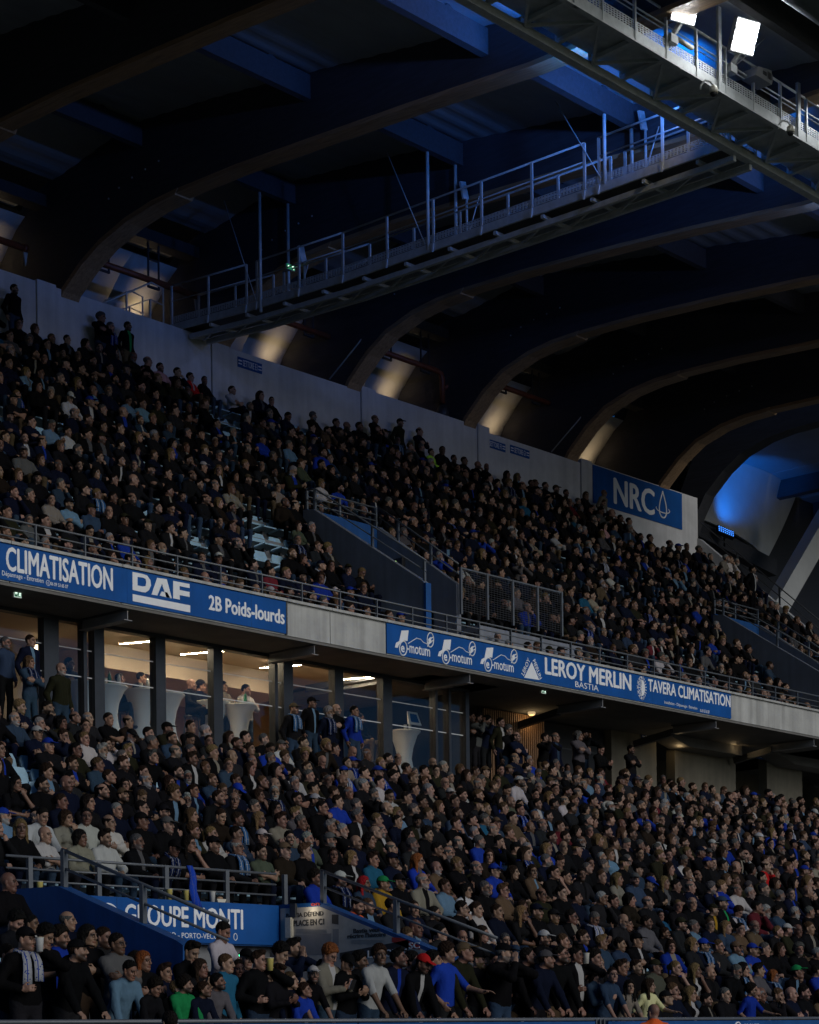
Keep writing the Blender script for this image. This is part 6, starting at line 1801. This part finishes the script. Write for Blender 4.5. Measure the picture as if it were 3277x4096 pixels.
# people picked out in the photograph: head top (px) -> look, pose
PICK = [
 (3030, 3449, dict(top='red', hair='receding', hc='dark', inner=None), 'chin'), (3000, 3635, dict(top='burgundy', hair='bun', inner=None), 'woman_chin'), (3127, 3682, dict(hair='cap', cap='white', top='olive'), 'knees'),
 (2964, 3680, dict(top='tan', hair='short', hc='dark', inner=None), 'lap_hood'), (2934, 3614, dict(top='white', hair='curly', hc='brown', inner=None), 'phone'), (2840, 3609, dict(top='olive', hair='cap', cap='olive', beard=.8, inner='yellow'), 'lap'),
 (2880, 3592, dict(top='black', hair='cap', cap='denim', inner='green'), 'lap'), (2776, 3657, dict(top='light_blue', hair='short', hc='grey', inner=None), 'lap'), (2547, 3660, dict(top='grey', hair='short', hc='dark', inner=None), 'lap_hood'),
 (2471, 3650, dict(top='dark_grey', hair='bald', inner=None), 'knees_down'), (2446, 3485, dict(top='cream', hair='long', hc='blond', inner=None), 'woman'), (2507, 3790, dict(top='white', hair='short', hc='black', inner=None), 'lap'),
 (2593, 3797, dict(top='sage', hair='cap', cap='olive', inner=None), 'lap_hood'), (2781, 3792, dict(top='black', hair='long', hc='blond', inner='white'), 'woman_chin'), (2830, 3782, dict(top='navy', hair='cap', cap='blue', scarf=True, specs=True), 'crossed'),
 (2903, 3785, dict(top='dark_grey', hair='short', hc='light_brown', specs=True, inner=None), 'lap'), (2985, 3782, dict(hair='cap', cap='blue', top='blue'), 'lap'), (2955, 3805, dict(hair='long', hc='black', top='black'), 'woman_chin'),
 (3096, 3815, dict(hair='bob', hc='ginger', top='navy', scarf=True, specs=True), 'woman'), (3162, 3940, dict(hair='bald', top='navy', beard=.3, inner=None), 'crossed'), (3260, 3960, dict(hair='long', hc='brown', top='tan'), 'woman'),
 (2758, 3945, dict(hair='long', hc='blond', top='black', inner='white'), 'woman'), (2845, 3935, dict(hair='short', hc='black', top='black', beard=.9), 'lap'), (3170, 3880, dict(hair='cap', cap='green', top='black'), 'knees'), (2965, 3905, dict(hair='bald', beard=.9, top='black'), 'knees_down'),
 (2155, 3510, dict(hair='receding', top='olive', hc='dark'), 'lap'), (1960, 3540, dict(top='black', hair='short'), 'lap'), (1875, 3490, dict(hair='long', hc='black', top='white', stripes=.8, inner=None), 'woman'), (1945, 3495, dict(hair='cap', cap='blue', top='blue'), 'lap'),
 (1800, 3395, dict(top='grey', hair='receding', hc='grey', specs=True, inner=None), 'crossed'), (1735, 3465, dict(top='tan', hair='bald', inner=None), 'lap'), (1710, 3550, dict(top='cream', hair='receding', hc='white', specs=True), 'lap_far'), (1640, 3530, dict(top='black', hair='cap', cap='charcoal', specs=True), 'lap'),
 (1545, 3455, dict(top='yellow', hair='cap', cap='green', inner=None), 'lap_hood'), (1505, 3465, dict(top='denim', hair='long', hc='red', inner=None), 'woman'), (1605, 3460, dict(hair='cap', cap='navy', top='navy'), 'lap'), (1650, 3460, dict(hair='long', hc='ginger', top='blue', specs=True), 'woman'),
 (1400, 3550, dict(top='orange', hair='short', hc='black', beard=.9, inner=None), 'knees_down'), (1165, 3480, dict(top='blue', hair='crop', hc='dark', beard=.7, inner=None), 'lap'), (1215, 3490, dict(top='blue', hair='curly', hc='dark', beard=.6, inner=None), 'lap'),
 (1015, 3400, dict(top='sage', hair='short', hc='dark', beard=.6, inner=None), 'crossed_tee'), (1130, 3432, dict(hair='cap', cap='tan', top='brown'), 'lap'), (900, 3395, dict(hair='cap', cap='black', top='black', beard=.6), 'lap'), (345, 3345, dict(top='cream', hair='bob', hc='black', inner=None), 'woman'),
 (230, 3345, dict(top='white', hair='bald', inner=None), 'crossed_tee'), (530, 3320, dict(top='black', hair='crop', hc='grey'), 'lap'), (150, 3340, dict(top='charcoal', hair='crop', hc='grey'), 'crossed'), (720, 3395, dict(top='charcoal', hair='long', hc='dark'), 'woman_chin'),
 (725, 3312, dict(top='olive', hair='curly', hc='light_brown'), 'woman'), (590, 3380, dict(top='black', hair='short', hc='dark', inner=None), 'crossed_tee'), (640, 3372, dict(top='black', hair='cap', cap='black', scarf=True, specs=True), 'knees_down'), (380, 3290, dict(top='white', hair='quiff', hc='dark', inner=None), 'lap'),
 (160, 3262, dict(top='white', hair='crop', hc='dark', inner=None), 'knees_down'), (25, 3240, dict(top='light_blue', hair='cap', cap='blue', inner=None), 'lap_far'), (250, 3235, dict(top='cream', hair='bob', hc='brown', inner=None), 'woman_chin'), (815, 3275, dict(top='white', hair='bun', hc='blond', inner=None), 'crossed'),
 (1050, 3355, dict(hair='cap', cap='white', top='black', specs=True), 'lap'), (930, 3325, dict(hair='receding', hc='white', top='charcoal', scarf=True, specs=True), 'lap'), (945, 3130, dict(hair='cap', cap='blue', top='navy', beard=.5), 'phone'), (1545, 3160, dict(top='white', hair='crop', hc='dark', inner=None), 'knees_down'),
 (2045, 3150, dict(top='sage', hair='bald', inner=None), 'crossed'), (2415, 3165, dict(top='white', hair='short', hc='black', inner=None), 'phone'), (1535, 3150, dict(top='white', hair='short', hc='black'), 'lap'), (2195, 3145, dict(hair='long', hc='blond', top='navy'), 'woman'),
 (1340, 3000, dict(top='cream', hair='short', hc='dark', inner=None), 'knees'), (1160, 3080, dict(top='white', hair='short', hc='dark', inner=None), 'knees'), (1440, 3015, dict(hair='cap', cap='blue', top='blue', scarf=True), 'lap'), (1490, 3070, dict(hair='cap', cap='blue', top='blue', scarf=True), 'lap'), (1380, 3060, dict(hair='cap', cap='blue', top='blue', scarf=True), 'lap'),
 # upper terrace
 (1704, 1790, dict(top='lime', hair='short', hc='dark', inner=None), 'lap'), (262, 1700, dict(top='white', hair='short', hc='dark', beard=.6, inner=None), 'lap'), (262, 1575, dict(top='white', hair='cap', cap='white', inner=None), 'phone'), (225, 1690, dict(top='light_blue', hair='crop', inner=None), 'phone'),
 (1050, 1730, dict(top='blue', hair='cap', cap='denim', inner=None), 'lap'), (1095, 1915, dict(top='cream', hair='short', hc='dark', inner=None), 'lap_hood'), (300, 1960, dict(top='light_blue', hair='cap', cap='charcoal', inner=None), 'crossed'), (150, 2000, dict(top='grey', hair='short', hc='grey', inner=None), 'lap_hood'), (200, 2010, dict(top='cream', hair='short', hc='dark', inner=None), 'lap_hood'),
 (770, 1470, dict(top='red', hair='short', hc='black', inner='white'), 'lap'), (640, 1420, dict(top='pink', hair='quiff', hc='dark', inner=None), 'lap'), (925, 1490, dict(top='white', hair='short', hc='dark', inner=None), 'crossed_tee'), (540, 2150, dict(hair='cap', cap='black', top='blue'), 'lap'), (505, 2160, dict(top='white', hair='short', hc='dark', inner='black'), 'chin'),
 (340, 1480, dict(top='denim', hair='receding', hc='dark'), 'lap'), (575, 1560, dict(top='light_blue', hair='short'), 'lap'), (1880, 2240, dict(top='white', hair='short', hc='dark'), 'lap'), (2240, 2100, dict(top='white', hair='short', hc='dark'), 'crossed'), (2400, 2075, dict(top='pink', hair='long', hc='dark'), 'woman'),
]
EMPTY_PX = [(1075, 2190, 70, 60), (1130, 2250, 50, 60), (790, 2270, 60, 60), (790, 2165, 60, 50), (960, 2340, 60, 40), (820, 1660, 60, 40), (890, 1720, 50, 60), (60, 3130, 90, 80), (100, 3205, 60, 50), (620, 2050, 40, 50), (1040, 2110, 60, 50)]
seats = []
def scan(rows, tier):
    for i in rows:
        D, z = (LD(i), LZ(i)) if tier == 'L' else (UDp(i), UZp(i))
        x = .67 * D + .13 * (i % 3)
        while x < 1.72 * D:
            x += .50
            if tier == 'L':
                if i < 5 and VX0 - .35 < x < VX1 + .4: continue
                if i < 1 and x < 22.5: continue
                if i == 15 and x < 36.6: continue
                if i > 15 and x < 37.5: continue
            else:
                if i < 6 and any(a - .3 < x < b + .35 for a, b in UV): continue
                if i == 1 and 36.7 < x < 41: continue
                if i > 10 and x > 53.3: continue
                if x > 58.8: 
                    if i > 5: continue
                if x > 68: continue
            seats.append((tier, i, x, D, z))
scan(range(NL + 1), 'L'); scan(range(NU), 'U')
r2 = np.random.RandomState(5)
POSES_M = ['lap'] * 5 + ['lap_far'] * 5 + ['crossed'] * 4 + ['lap_hood'] * 3 + ['chin'] * 3 + ['knees'] * 3 + ['knees_down', 'phone', 'near', 'near', 'stout', 'stout', 'face', 'crossed_tee', 'drink']
POSES_F = ['woman'] * 4 + ['woman_chin', 'woman', 'near']
crowd = []; empties = []
usedpick = set()
cand = []
for (tier, i, x, D, z) in seats:
    xx = x + r2.uniform(-.06, .06); yy = D + .47 + r2.uniform(-.04, .04)
    hp = proj((xx, yy - .02, z + HEADZ))
    if not (-60 < hp[0] < 3340 and -50 < hp[1] < 4200): continue
    cand.append([tier, i, xx, yy, z, hp])
pickat = {}
for n, (px, py, look, pose) in enumerate(PICK):
    best = min(range(len(cand)), key=lambda j: (9e9 if j in pickat else (cand[j][5][0] - px) ** 2 + (cand[j][5][1] - py) ** 2))
    if (cand[best][5][0] - px) ** 2 + (cand[best][5][1] - py) ** 2 < 75 ** 2: pickat[best] = (look, pose)
for j, (tier, i, xx, yy, z, hp) in enumerate(cand):
    if j not in pickat:
        if any(abs(hp[0] - ex) < ew and abs(hp[1] + .8 * 8000 / (xx * .734 + yy * .679) - ey) < eh for ex, ey, ew, eh in EMPTY_PX) and r2.rand() < .9:
            empties.append((tier, i, xx, yy, z)); continue
        if r2.rand() < (.025 if tier == 'L' else .05):
            empties.append((tier, i, xx, yy, z)); continue
    d = {}
    if j in pickat: d = dict(pickat[j][0])
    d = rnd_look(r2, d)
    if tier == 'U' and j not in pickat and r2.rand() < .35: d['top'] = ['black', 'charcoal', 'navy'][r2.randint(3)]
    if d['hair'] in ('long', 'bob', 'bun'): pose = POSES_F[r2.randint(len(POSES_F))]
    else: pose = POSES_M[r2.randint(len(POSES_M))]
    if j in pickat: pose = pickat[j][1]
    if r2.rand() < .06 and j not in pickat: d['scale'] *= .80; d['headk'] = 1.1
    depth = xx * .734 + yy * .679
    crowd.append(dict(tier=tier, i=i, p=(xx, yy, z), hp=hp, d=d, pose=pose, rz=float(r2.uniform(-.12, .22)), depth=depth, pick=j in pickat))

# which ones show: a head is hidden when a nearer spectator's head or trunk covers it
rects = []
for P_ in PEOPLE:
    l = P_['o'].location; sc = P_['d']['scale']
    if P_['where'] in ('barrier', 'pitch'):
        x, y = proj((l.x, l.y - .1, l.z + 1.60 * sc)); k = 8000 / (l.x * .734 + l.y * .679)
        rects.append((x, y, k * sc, l.x * .734 + l.y * .679))
for c in crowd:
    if c['tier'] == 'L': rects.append((c['hp'][0], c['hp'][1] + 8000 / c['depth'] * .10, 8000 / c['depth'], c['depth']))
R_ = np.array(rects)
for c in crowd:
    if c['tier'] != 'L': c['vis'] = False; continue
    k = 8000 / c['depth']; x, y = c['hp'][0], c['hp'][1] + .12 * k
    m = R_[:, 3] < c['depth'] - .25
    dx = np.abs(R_[:, 0] - x); dy = y - R_[:, 1]
    cov = m & (((dx < .09 * R_[:, 2]) & (np.abs(dy) < .13 * R_[:, 2])) | ((dx < .20 * R_[:, 2]) & (dy > .12 * R_[:, 2]) & (dy < .7 * R_[:, 2])))
    c['vis'] = not cov.any() and 0 < x < 3277 and y < 4080 and not (c['i'] < 5 and VX0 - 3 < c['p'][0] < VX0 - .1 and False)
vis = sorted([c for c in crowd if c['vis']], key=lambda c: c['depth'])
hero = vis[:300 - len(PEOPLE)]
hset = {id(c) for c in hero}
rest = [c for c in crowd if id(c) not in hset]

# ---- labels that single each one out
def short_desc(d):
    h = d['hair']
    if h == 'cap': return f"{WORD(d['cap'])} cap and {WORD(d['top'])} top"
    if h == 'bald': return f"bald head and {WORD(d['top'])} top"
    hn = {'short': 'short', 'crop': 'cropped', 'quiff': 'swept', 'curly': 'curly', 'receding': 'receding', 'long': 'long', 'bob': 'chin-length', 'bun': 'tied-back'}[h]
    return f"{hn} {WORD(d['hc'])} hair and {WORD(d['top'])} top"
PW = dict(lap='hands in lap', lap_far='head turned aside', lap_hood='hood down', crossed='arms folded', crossed_tee='bare arms folded', chin='hand on chin', knees='leaning forward', knees_down='looking down', phone='holding a phone', near='turned to the camera', woman='hands in lap', woman_chin='hand on chin', stout='broad, arms folded', face='hands on face', drink='hand at mouth', cheer='arm out')
ORD = ['first', 'second', 'third', 'fourth', 'fifth', 'sixth', 'seventh', 'eighth', 'ninth', 'tenth', 'eleventh', 'twelfth', 'thirteenth', 'fourteenth', 'fifteenth', 'sixteenth', 'seventeenth']
used = {}
for P_ in PEOPLE: used[P_['label']] = 1
byrow = {}
for c in hero: byrow.setdefault(c['i'], []).append(c)
for i, cs_ in byrow.items():
    cs_.sort(key=lambda c: c['p'][0])
    for n, c in enumerate(cs_):
        d = c['d']
        bits = short_desc(d)
        ex = ' with glasses' if d['specs'] else ''
        sc_ = ', scarf' if d['scarf'] else ''
        lab = f"person with {bits}{ex.replace(' with', ',')}{sc_}, {PW[c['pose']]}, {ORD[i]} row"
        lab = lab.replace(',,', ',')
        if lab in used:
            nb = cs_[n - 1] if n else cs_[min(1, len(cs_) - 1)]
            lab2 = f"person with {bits}, {ORD[i]} row, next to {WORD(nb['d']['top'])} top, {PW[c['pose']]}"
            lab = lab2
        k_ = 2
        base = f"person with {bits}, {ORD[i]} row"
        while lab in used and k_ < 16:
            lab = f"{base}, {ORD[k_ - 1]} such along the row"; k_ += 1
        if len(lab.split()) > 16: lab = lab.replace(', hands in lap', '').replace(', glasses', '', 1) if lab.replace(', hands in lap', '').replace(', glasses', '', 1) not in used else ' '.join(lab.split()[:16])
        used[lab] = 1
        c['label'] = lab
for c in hero:
    add_person('sit', c['pose'], c['p'], c['rz'], c['d'], r2, 'seat', c['label'], 'spectators seated in the lower rows')

# ---- seats: empty ones one by one, the occupied ones as a mass
def seat_mb(mb, x, y, z):
    a = [(.0, .22), (-.02, .22)]
    mb.add([(x - .21, y - .22, z + .43), (x + .21, y - .22, z + .43), (x + .20, y + .16, z + .40), (x - .20, y + .16, z + .40),
            (x - .21, y - .22, z + .40), (x + .21, y - .22, z + .40), (x + .20, y + .16, z + .36), (x - .20, y + .16, z + .36)],
           [(0, 1, 2, 3), (7, 6, 5, 4), (0, 1, 5, 4), (1, 2, 6, 5), (3, 0, 4, 7)])
    mb.add([(x - .20, y + .14, z + .37), (x + .20, y + .14, z + .37), (x + .21, y + .24, z + .66), (x + .16, y + .26, z + .76), (x - .16, y + .26, z + .76), (x - .21, y + .24, z + .66),
            (x - .20, y + .18, z + .37), (x + .20, y + .18, z + .37), (x + .21, y + .28, z + .66), (x + .16, y + .30, z + .76), (x - .16, y + .30, z + .76), (x - .21, y + .28, z + .66)],
           [(0, 1, 2, 5), (5, 2, 3, 4), (6, 11, 8, 7), (11, 10, 9, 8), (0, 6, 7, 1), (1, 7, 8, 2), (2, 8, 9, 3), (3, 9, 10, 4), (4, 10, 11, 5), (5, 11, 6, 0)])
    return mb
sm = MB()
for c in crowd:
    if c['tier'] == 'U' or c['i'] > 2: seat_mb(sm, c['p'][0], c['p'][1] + .0, c['p'][2])
tag(sm.build('occupied_seats', M['seat']), 'pale blue plastic stadium seats under the seated crowd', 'seats', kind='stuff')
shell_me = seat_mb(MB(), 0, 0, 0)
leg_mb = MB().box((-.03, .02, 0), (.03, .1, .37))
s_me = l_me = None
empties.sort(key=lambda e: e[2] * .734 + e[3] * .679)
cnt = {}
for (tier, i, x, y, z) in empties:
    t = thing('stadium_seat', '', 'seat', (x, y, z), 'empty stadium seats')
    n = cnt[(tier, i)] = cnt.get((tier, i), 0) + 1
    t['label'] = f"empty pale blue seat, {'lower' if tier == 'L' else 'upper'} terrace {ORD[i]} row, {ORD[min(n, 16) - 1]} empty one along the row"
    if s_me is None:
        a = shell_me.build('seat_shell', M['seat']); b_ = leg_mb.build('seat_bracket', M['dsteel'])
        s_me, l_me = a.data, b_.data
        bpy.data.objects.remove(a); bpy.data.objects.remove(b_)
    for nm, me in (('seat_shell', s_me), ('seat_bracket', l_me)):
        q = bpy.data.objects.new(nm, me); COL.objects.link(q); q.parent = t

# ---- the rest of the crowd: one object, geometry-nodes instances of low detail spectators
LOWP = dict(lap=SEAT['lap'], lap_far=SEAT['lap_far'])
lowkw = dict(
    lap=dict(arms='lap', yaw=.25, lean=.05), lap_far=dict(arms='lap', yaw=.65, lean=.02), crossed=dict(arms='crossed', yaw=.4, lean=.08), chin=dict(arms='chin', yaw=.45, lean=-.18),
    knees=dict(arms='knees', yaw=.3, lean=-.38, pitch=-.12), phone=dict(arms='phone', yaw=.1, pitch=.5, lean=-.05), near=dict(arms='lap', yaw=-.45, lean=.0, hood=True), woman=dict(arms='lap', yaw=.35, lean=.0, female=True, build=.9),
    tee=dict(arms='crossed', yaw=.1, lean=.04, sleeve=.5, coat=.003), face=dict(arms='face', yaw=.25, pitch=.15, lean=-.2), stout=dict(arms='lap', yaw=.5, lean=.1, build=1.22), side=dict(arms='knees', yaw=.85, lean=-.1, twist=.2))
lowmap = dict(lap='lap', lap_far='lap_far', lap_hood='near', crossed='crossed', crossed_tee='tee', chin='chin', knees='knees', knees_down='phone', phone='phone', near='near', woman='woman', woman_chin='chin', stout='stout', face='face', drink='chin', cheer='lap')
pcol = bpy.data.collections.new('crowd_prototypes')
hair_low = {}
for k in ('short', 'crop', 'curly', 'receding', 'long', 'bob', 'cap'):
    hair_low[k] = hair_mesh(k, .0145)
hmap = dict(short='short', quiff='short', crop='crop', curly='curly', receding='receding', long='long', bob='bob', bun='crop', cap='cap', bald=None, beanie='cap')
ALLM = BODY_MATS + [M_HAIR, M_CAP, M_SCARF]
protos, pindex = [], {}
def low_proto(pn, hk, sc_):
    key = (pn, hk, sc_)
    if key in pindex: return pindex[key]
    pr = low_body[pn]
    P, Q, mi, at_ = [pr['P']], [pr['Q']], [pr['midx']], [pr['at']]
    def app(p, q, m):
        n = sum(len(a) for a in P); P.append(p); Q.append(q + n); mi.append(np.full(len(q), m)); at_.append(np.tile(np.array([[0, 0, 0, 1]], np.float32), (len(p), 1)))
    hm = np.array(pr['head'])
    def head(p): return p @ hm[:3, :3].T + hm[:3, 3]
    if hk:
        hp_, hq = hair_low[hk]; app(head(hp_), hq, 5 if hk == 'cap' else 4)
        if hk == 'cap': hp_, hq = hair_low['crop']; app(head(hp_), hq, 4)
    if sc_:
        mb = scarf_mesh(pr['J'], pr['HC'])
        fq = np.array([f for f in mb.f if len(f) == 4]); app(np.array([list(map(float, v)) for v in mb.v]), fq, 6)
    me = np_mesh('spectator', np.concatenate(P), np.concatenate(Q), ALLM, np.concatenate(mi), True, np.concatenate(at_))
    o = bpy.data.objects.new('spectator_%03d' % len(protos), me)
    pcol.objects.link(o)
    pindex[key] = len(protos); protos.append(o)
    return pindex[key]
low_body = {k: make_body('low_' + k, .031, .015, seated=True, fingers=False, **kw) for k, kw in lowkw.items()}
N = len(rest)
pos = np.zeros((N, 3), np.float32); rotz = np.zeros((N, 3), np.float32); scl = np.ones((N, 3), np.float32); pid = np.zeros(N, np.int32)
COLS = {k: np.zeros((N, 3), np.float32) for k in ('skin_colour', 'hair_colour', 'top_colour', 'inner_colour', 'trouser_colour', 'cap_colour', 'scarf_colour', 'scarf_colour_two')}
FLT = {k: np.zeros(N, np.float32) for k in ('inner_width', 'stripes', 'beard')}
for n, c in enumerate(rest):
    A = attrs_of(c['d'], r2)
    pos[n] = c['p']; rotz[n, 2] = c['rz']; w_ = r2.uniform(.93, 1.13); scl[n] = (c['d']['scale'] * w_, c['d']['scale'] * w_, c['d']['scale'])
    lp = lowmap[c['pose']]
    if r2.rand() < .08: lp = 'side'
    pid[n] = low_proto(lp, hmap[c['d']['hair']], bool(c['d']['scarf']))
    for k in COLS: COLS[k][n] = A[k]
    for k in FLT: FLT[k][n] = A[k]
cm = bpy.data.meshes.new('crowd')
cm.vertices.add(N); cm.vertices.foreach_set('co', pos.ravel())
def addattr(name, typ, data, field):
    a = cm.attributes.new(name, typ, 'POINT'); a.data.foreach_set(field, np.ascontiguousarray(data).ravel())
for k, v in COLS.items(): addattr(k, 'FLOAT_VECTOR', v, 'vector')
for k, v in FLT.items(): addattr(k, 'FLOAT', v, 'value')
addattr('turn', 'FLOAT_VECTOR', rotz, 'vector'); addattr('size', 'FLOAT_VECTOR', scl, 'vector'); addattr('which', 'INT', pid, 'value')
co = bpy.data.objects.new('crowd', cm); COL.objects.link(co)
tag(co, 'dense crowd of seated spectators filling the upper terrace and the far lower rows', 'crowd', kind='stuff')
ng = bpy.data.node_groups.new('crowd_nodes', 'GeometryNodeTree')
ng.interface.new_socket('Geometry', in_out='INPUT', socket_type='NodeSocketGeometry')
ng.interface.new_socket('Geometry', in_out='OUTPUT', socket_type='NodeSocketGeometry')
gi, go = ng.nodes.new('NodeGroupInput'), ng.nodes.new('NodeGroupOutput')
mp = ng.nodes.new('GeometryNodeMeshToPoints')
ip = ng.nodes.new('GeometryNodeInstanceOnPoints')
ci = ng.nodes.new('GeometryNodeCollectionInfo'); ci.inputs[0].default_value = pcol; ci.inputs[1].default_value = True; ci.inputs[2].default_value = True
ip.inputs['Pick Instance'].default_value = True
def nattr(name, typ):
    a = ng.nodes.new('GeometryNodeInputNamedAttribute'); a.data_type = typ; a.inputs[0].default_value = name
    return a.outputs[0]
er = ng.nodes.new('FunctionNodeEulerToRotation')
L = ng.links.new
L(gi.outputs[0], mp.inputs[0]); L(mp.outputs[0], ip.inputs['Points']); L(ci.outputs[0], ip.inputs['Instance'])
L(nattr('which', 'INT'), ip.inputs['Instance Index'])
L(nattr('turn', 'FLOAT_VECTOR'), er.inputs[0]); L(er.outputs[0], ip.inputs['Rotation'])
L(nattr('size', 'FLOAT_VECTOR'), ip.inputs['Scale'])
L(ip.outputs[0], go.inputs[0])
md = co.modifiers.new('crowd', 'NODES'); md.node_group = ng

# ------------------------------------------------------------------ small things: cups on the parapet, held cups, a scarf over the rail
def cup(c, label, col, group='drinking cups', h=.15):
    t = thing('drinking_cup', label, 'cup', tuple(c), group)
    MB().lathe(c, [(.034, 0), (.045, h - .008), (.047, h)], 14).build('body', mat('cup_plastic', col, .4), t, True)
    MB().tube([Vector(c) + Vector((.047 * math.cos(a), .047 * math.sin(a), h)) for a in np.linspace(0, 2 * math.pi, 15)], .004, 5).build('rim', M['cream'], t)
for px, lab in ((160, 'yellow beer cup on the parapet by the first railing post'), (678, 'yellow beer cup on the parapet, nearer of the pair'), (745, 'yellow beer cup beside the hanging blue scarf')):
    p = at(px, 3560, DM + .04); cup((p.x, DM + .04, 3.552), lab, (.50, .42, .12))
p = at(850, 3590, DM + .04); cup((p.x, DM + .04, 3.552), 'white paper cup on the parapet over the white lettering', (.5, .5, .47))
p = at(880, 3600, DM + .04)
t = thing('food_tray', 'small white food tray on the parapet beside the paper cup', 'tray', (p.x, DM + .04, 3.552))
MB().prism([(p.x - .09, 3.60), (p.x - .07, 3.552), (p.x + .07, 3.552), (p.x + .09, 3.60)], DM - .0, DM + .09, 'y').build('tray', M['cream'], t)
MB().lathe((p.x, DM + .045, 3.60), [(.05, 0), (.045, .025), (.02, .035)], 10).build('food', M['wood'], t, True)
p = at(765, 3470, DM + .02)
t = thing('hanging_scarf', 'blue and white scarf hung over the parapet railing', 'scarf', (p.x, DM + .03, 3.2))
vs, fq = [], []
for i in range(9):
    z = 4.06 - i * .075; off = .03 * math.sin(i * .9) + i * .006
    for (xo, yo) in ((-.05 - .004 * i, 0), (0, -.025), (.05 + .004 * i, 0), (.05 + .004 * i, .02), (0, .0), (-.05 - .004 * i, .02)): vs.append((p.x + xo + off, DM + .05 - .09 * min(i / 6, 1) + yo, z))
for i in range(8):
    for k in range(6): a, b = i * 6 + k, i * 6 + (k + 1) % 6; fq.append((a, b, b + 6, a + 6))
fq += [tuple(range(5, -1, -1)), tuple(range(48, 54))]
sc_o = MB().add(vs, fq).build('cloth', M_SCARF, t, True); sc_o['scarf_colour'] = (.012, .05, .36); sc_o['scarf_colour_two'] = (.05, .08, .3)
def held(P_lab, pose, label, col):
    for P_ in PEOPLE:
        if P_['label'] == P_lab:
            pr = STAND[pose]; sc = P_['d']['scale']
            off = pr['HC'] + pr['HR'] @ V(.02, -.15, -.09)
            v = Matrix.Rotation(P_['o'].rotation_euler.z, 3, 'Z') @ (Vector(off) * sc)
            cup(tuple(Vector(P_['o'].location) + v - Vector((0, 0, .03))), label, col)
for lab, what, col in ((FRONT[0][5], 'white cup at the mouth of the smiling man in the black cap', (.5, .5, .48)), (FRONT[19][5], 'yellow cup held by the tall teenager in black', (.5, .42, .12)), (FRONT[39][5], 'white cup at the mouth of the man in the open jacket', (.5, .48, .42))):
    held(lab, 'drink', what, col)
def phone_for(P_lab, pose, label):
    for P_ in PEOPLE:
        if P_['label'] == P_lab:
            pr = STAND[pose]; sc = P_['d']['scale']
            T = pr['J']['T']
            v = Matrix.Rotation(P_['o'].rotation_euler.z, 3, 'Z') @ (Vector(T(0, -.39, .27)) * sc)
            c = Vector(P_['o'].location) + v
            t = thing('phone', label, 'phone', tuple(c), 'phones in hands')
            MB().bar(c + Vector((0, .03, -.06)), c + Vector((0, -.03, .06)), .075, .01, (0, 1, .5)).build('case', M['black'], t)
            MB().bar(c + Vector((0, .037, -.052)), c + Vector((0, -.019, .06)), .066, .003, (0, 1, .5)).build('screen', emat('phone_screen', (.35, .45, .6), .4), t)
phone_for(FRONT[1][5], 'phone_tee', 'phone held by the curly haired youth in black')
phone_for(FRONT[26][5], 'phone', 'phone held by the ginger haired youth')
for m_ in list(bpy.data.meshes):
    if m_.users == 0: bpy.data.meshes.remove(m_)
print('PEOPLE', len(PEOPLE), 'crowd', N, 'empty', len(empties), 'protos', len(protos), 'tris low', sum(len(o.data.polygons) for o in protos) * 2, 'tris all', sum(len(m.polygons) for m in bpy.data.meshes) * 2)
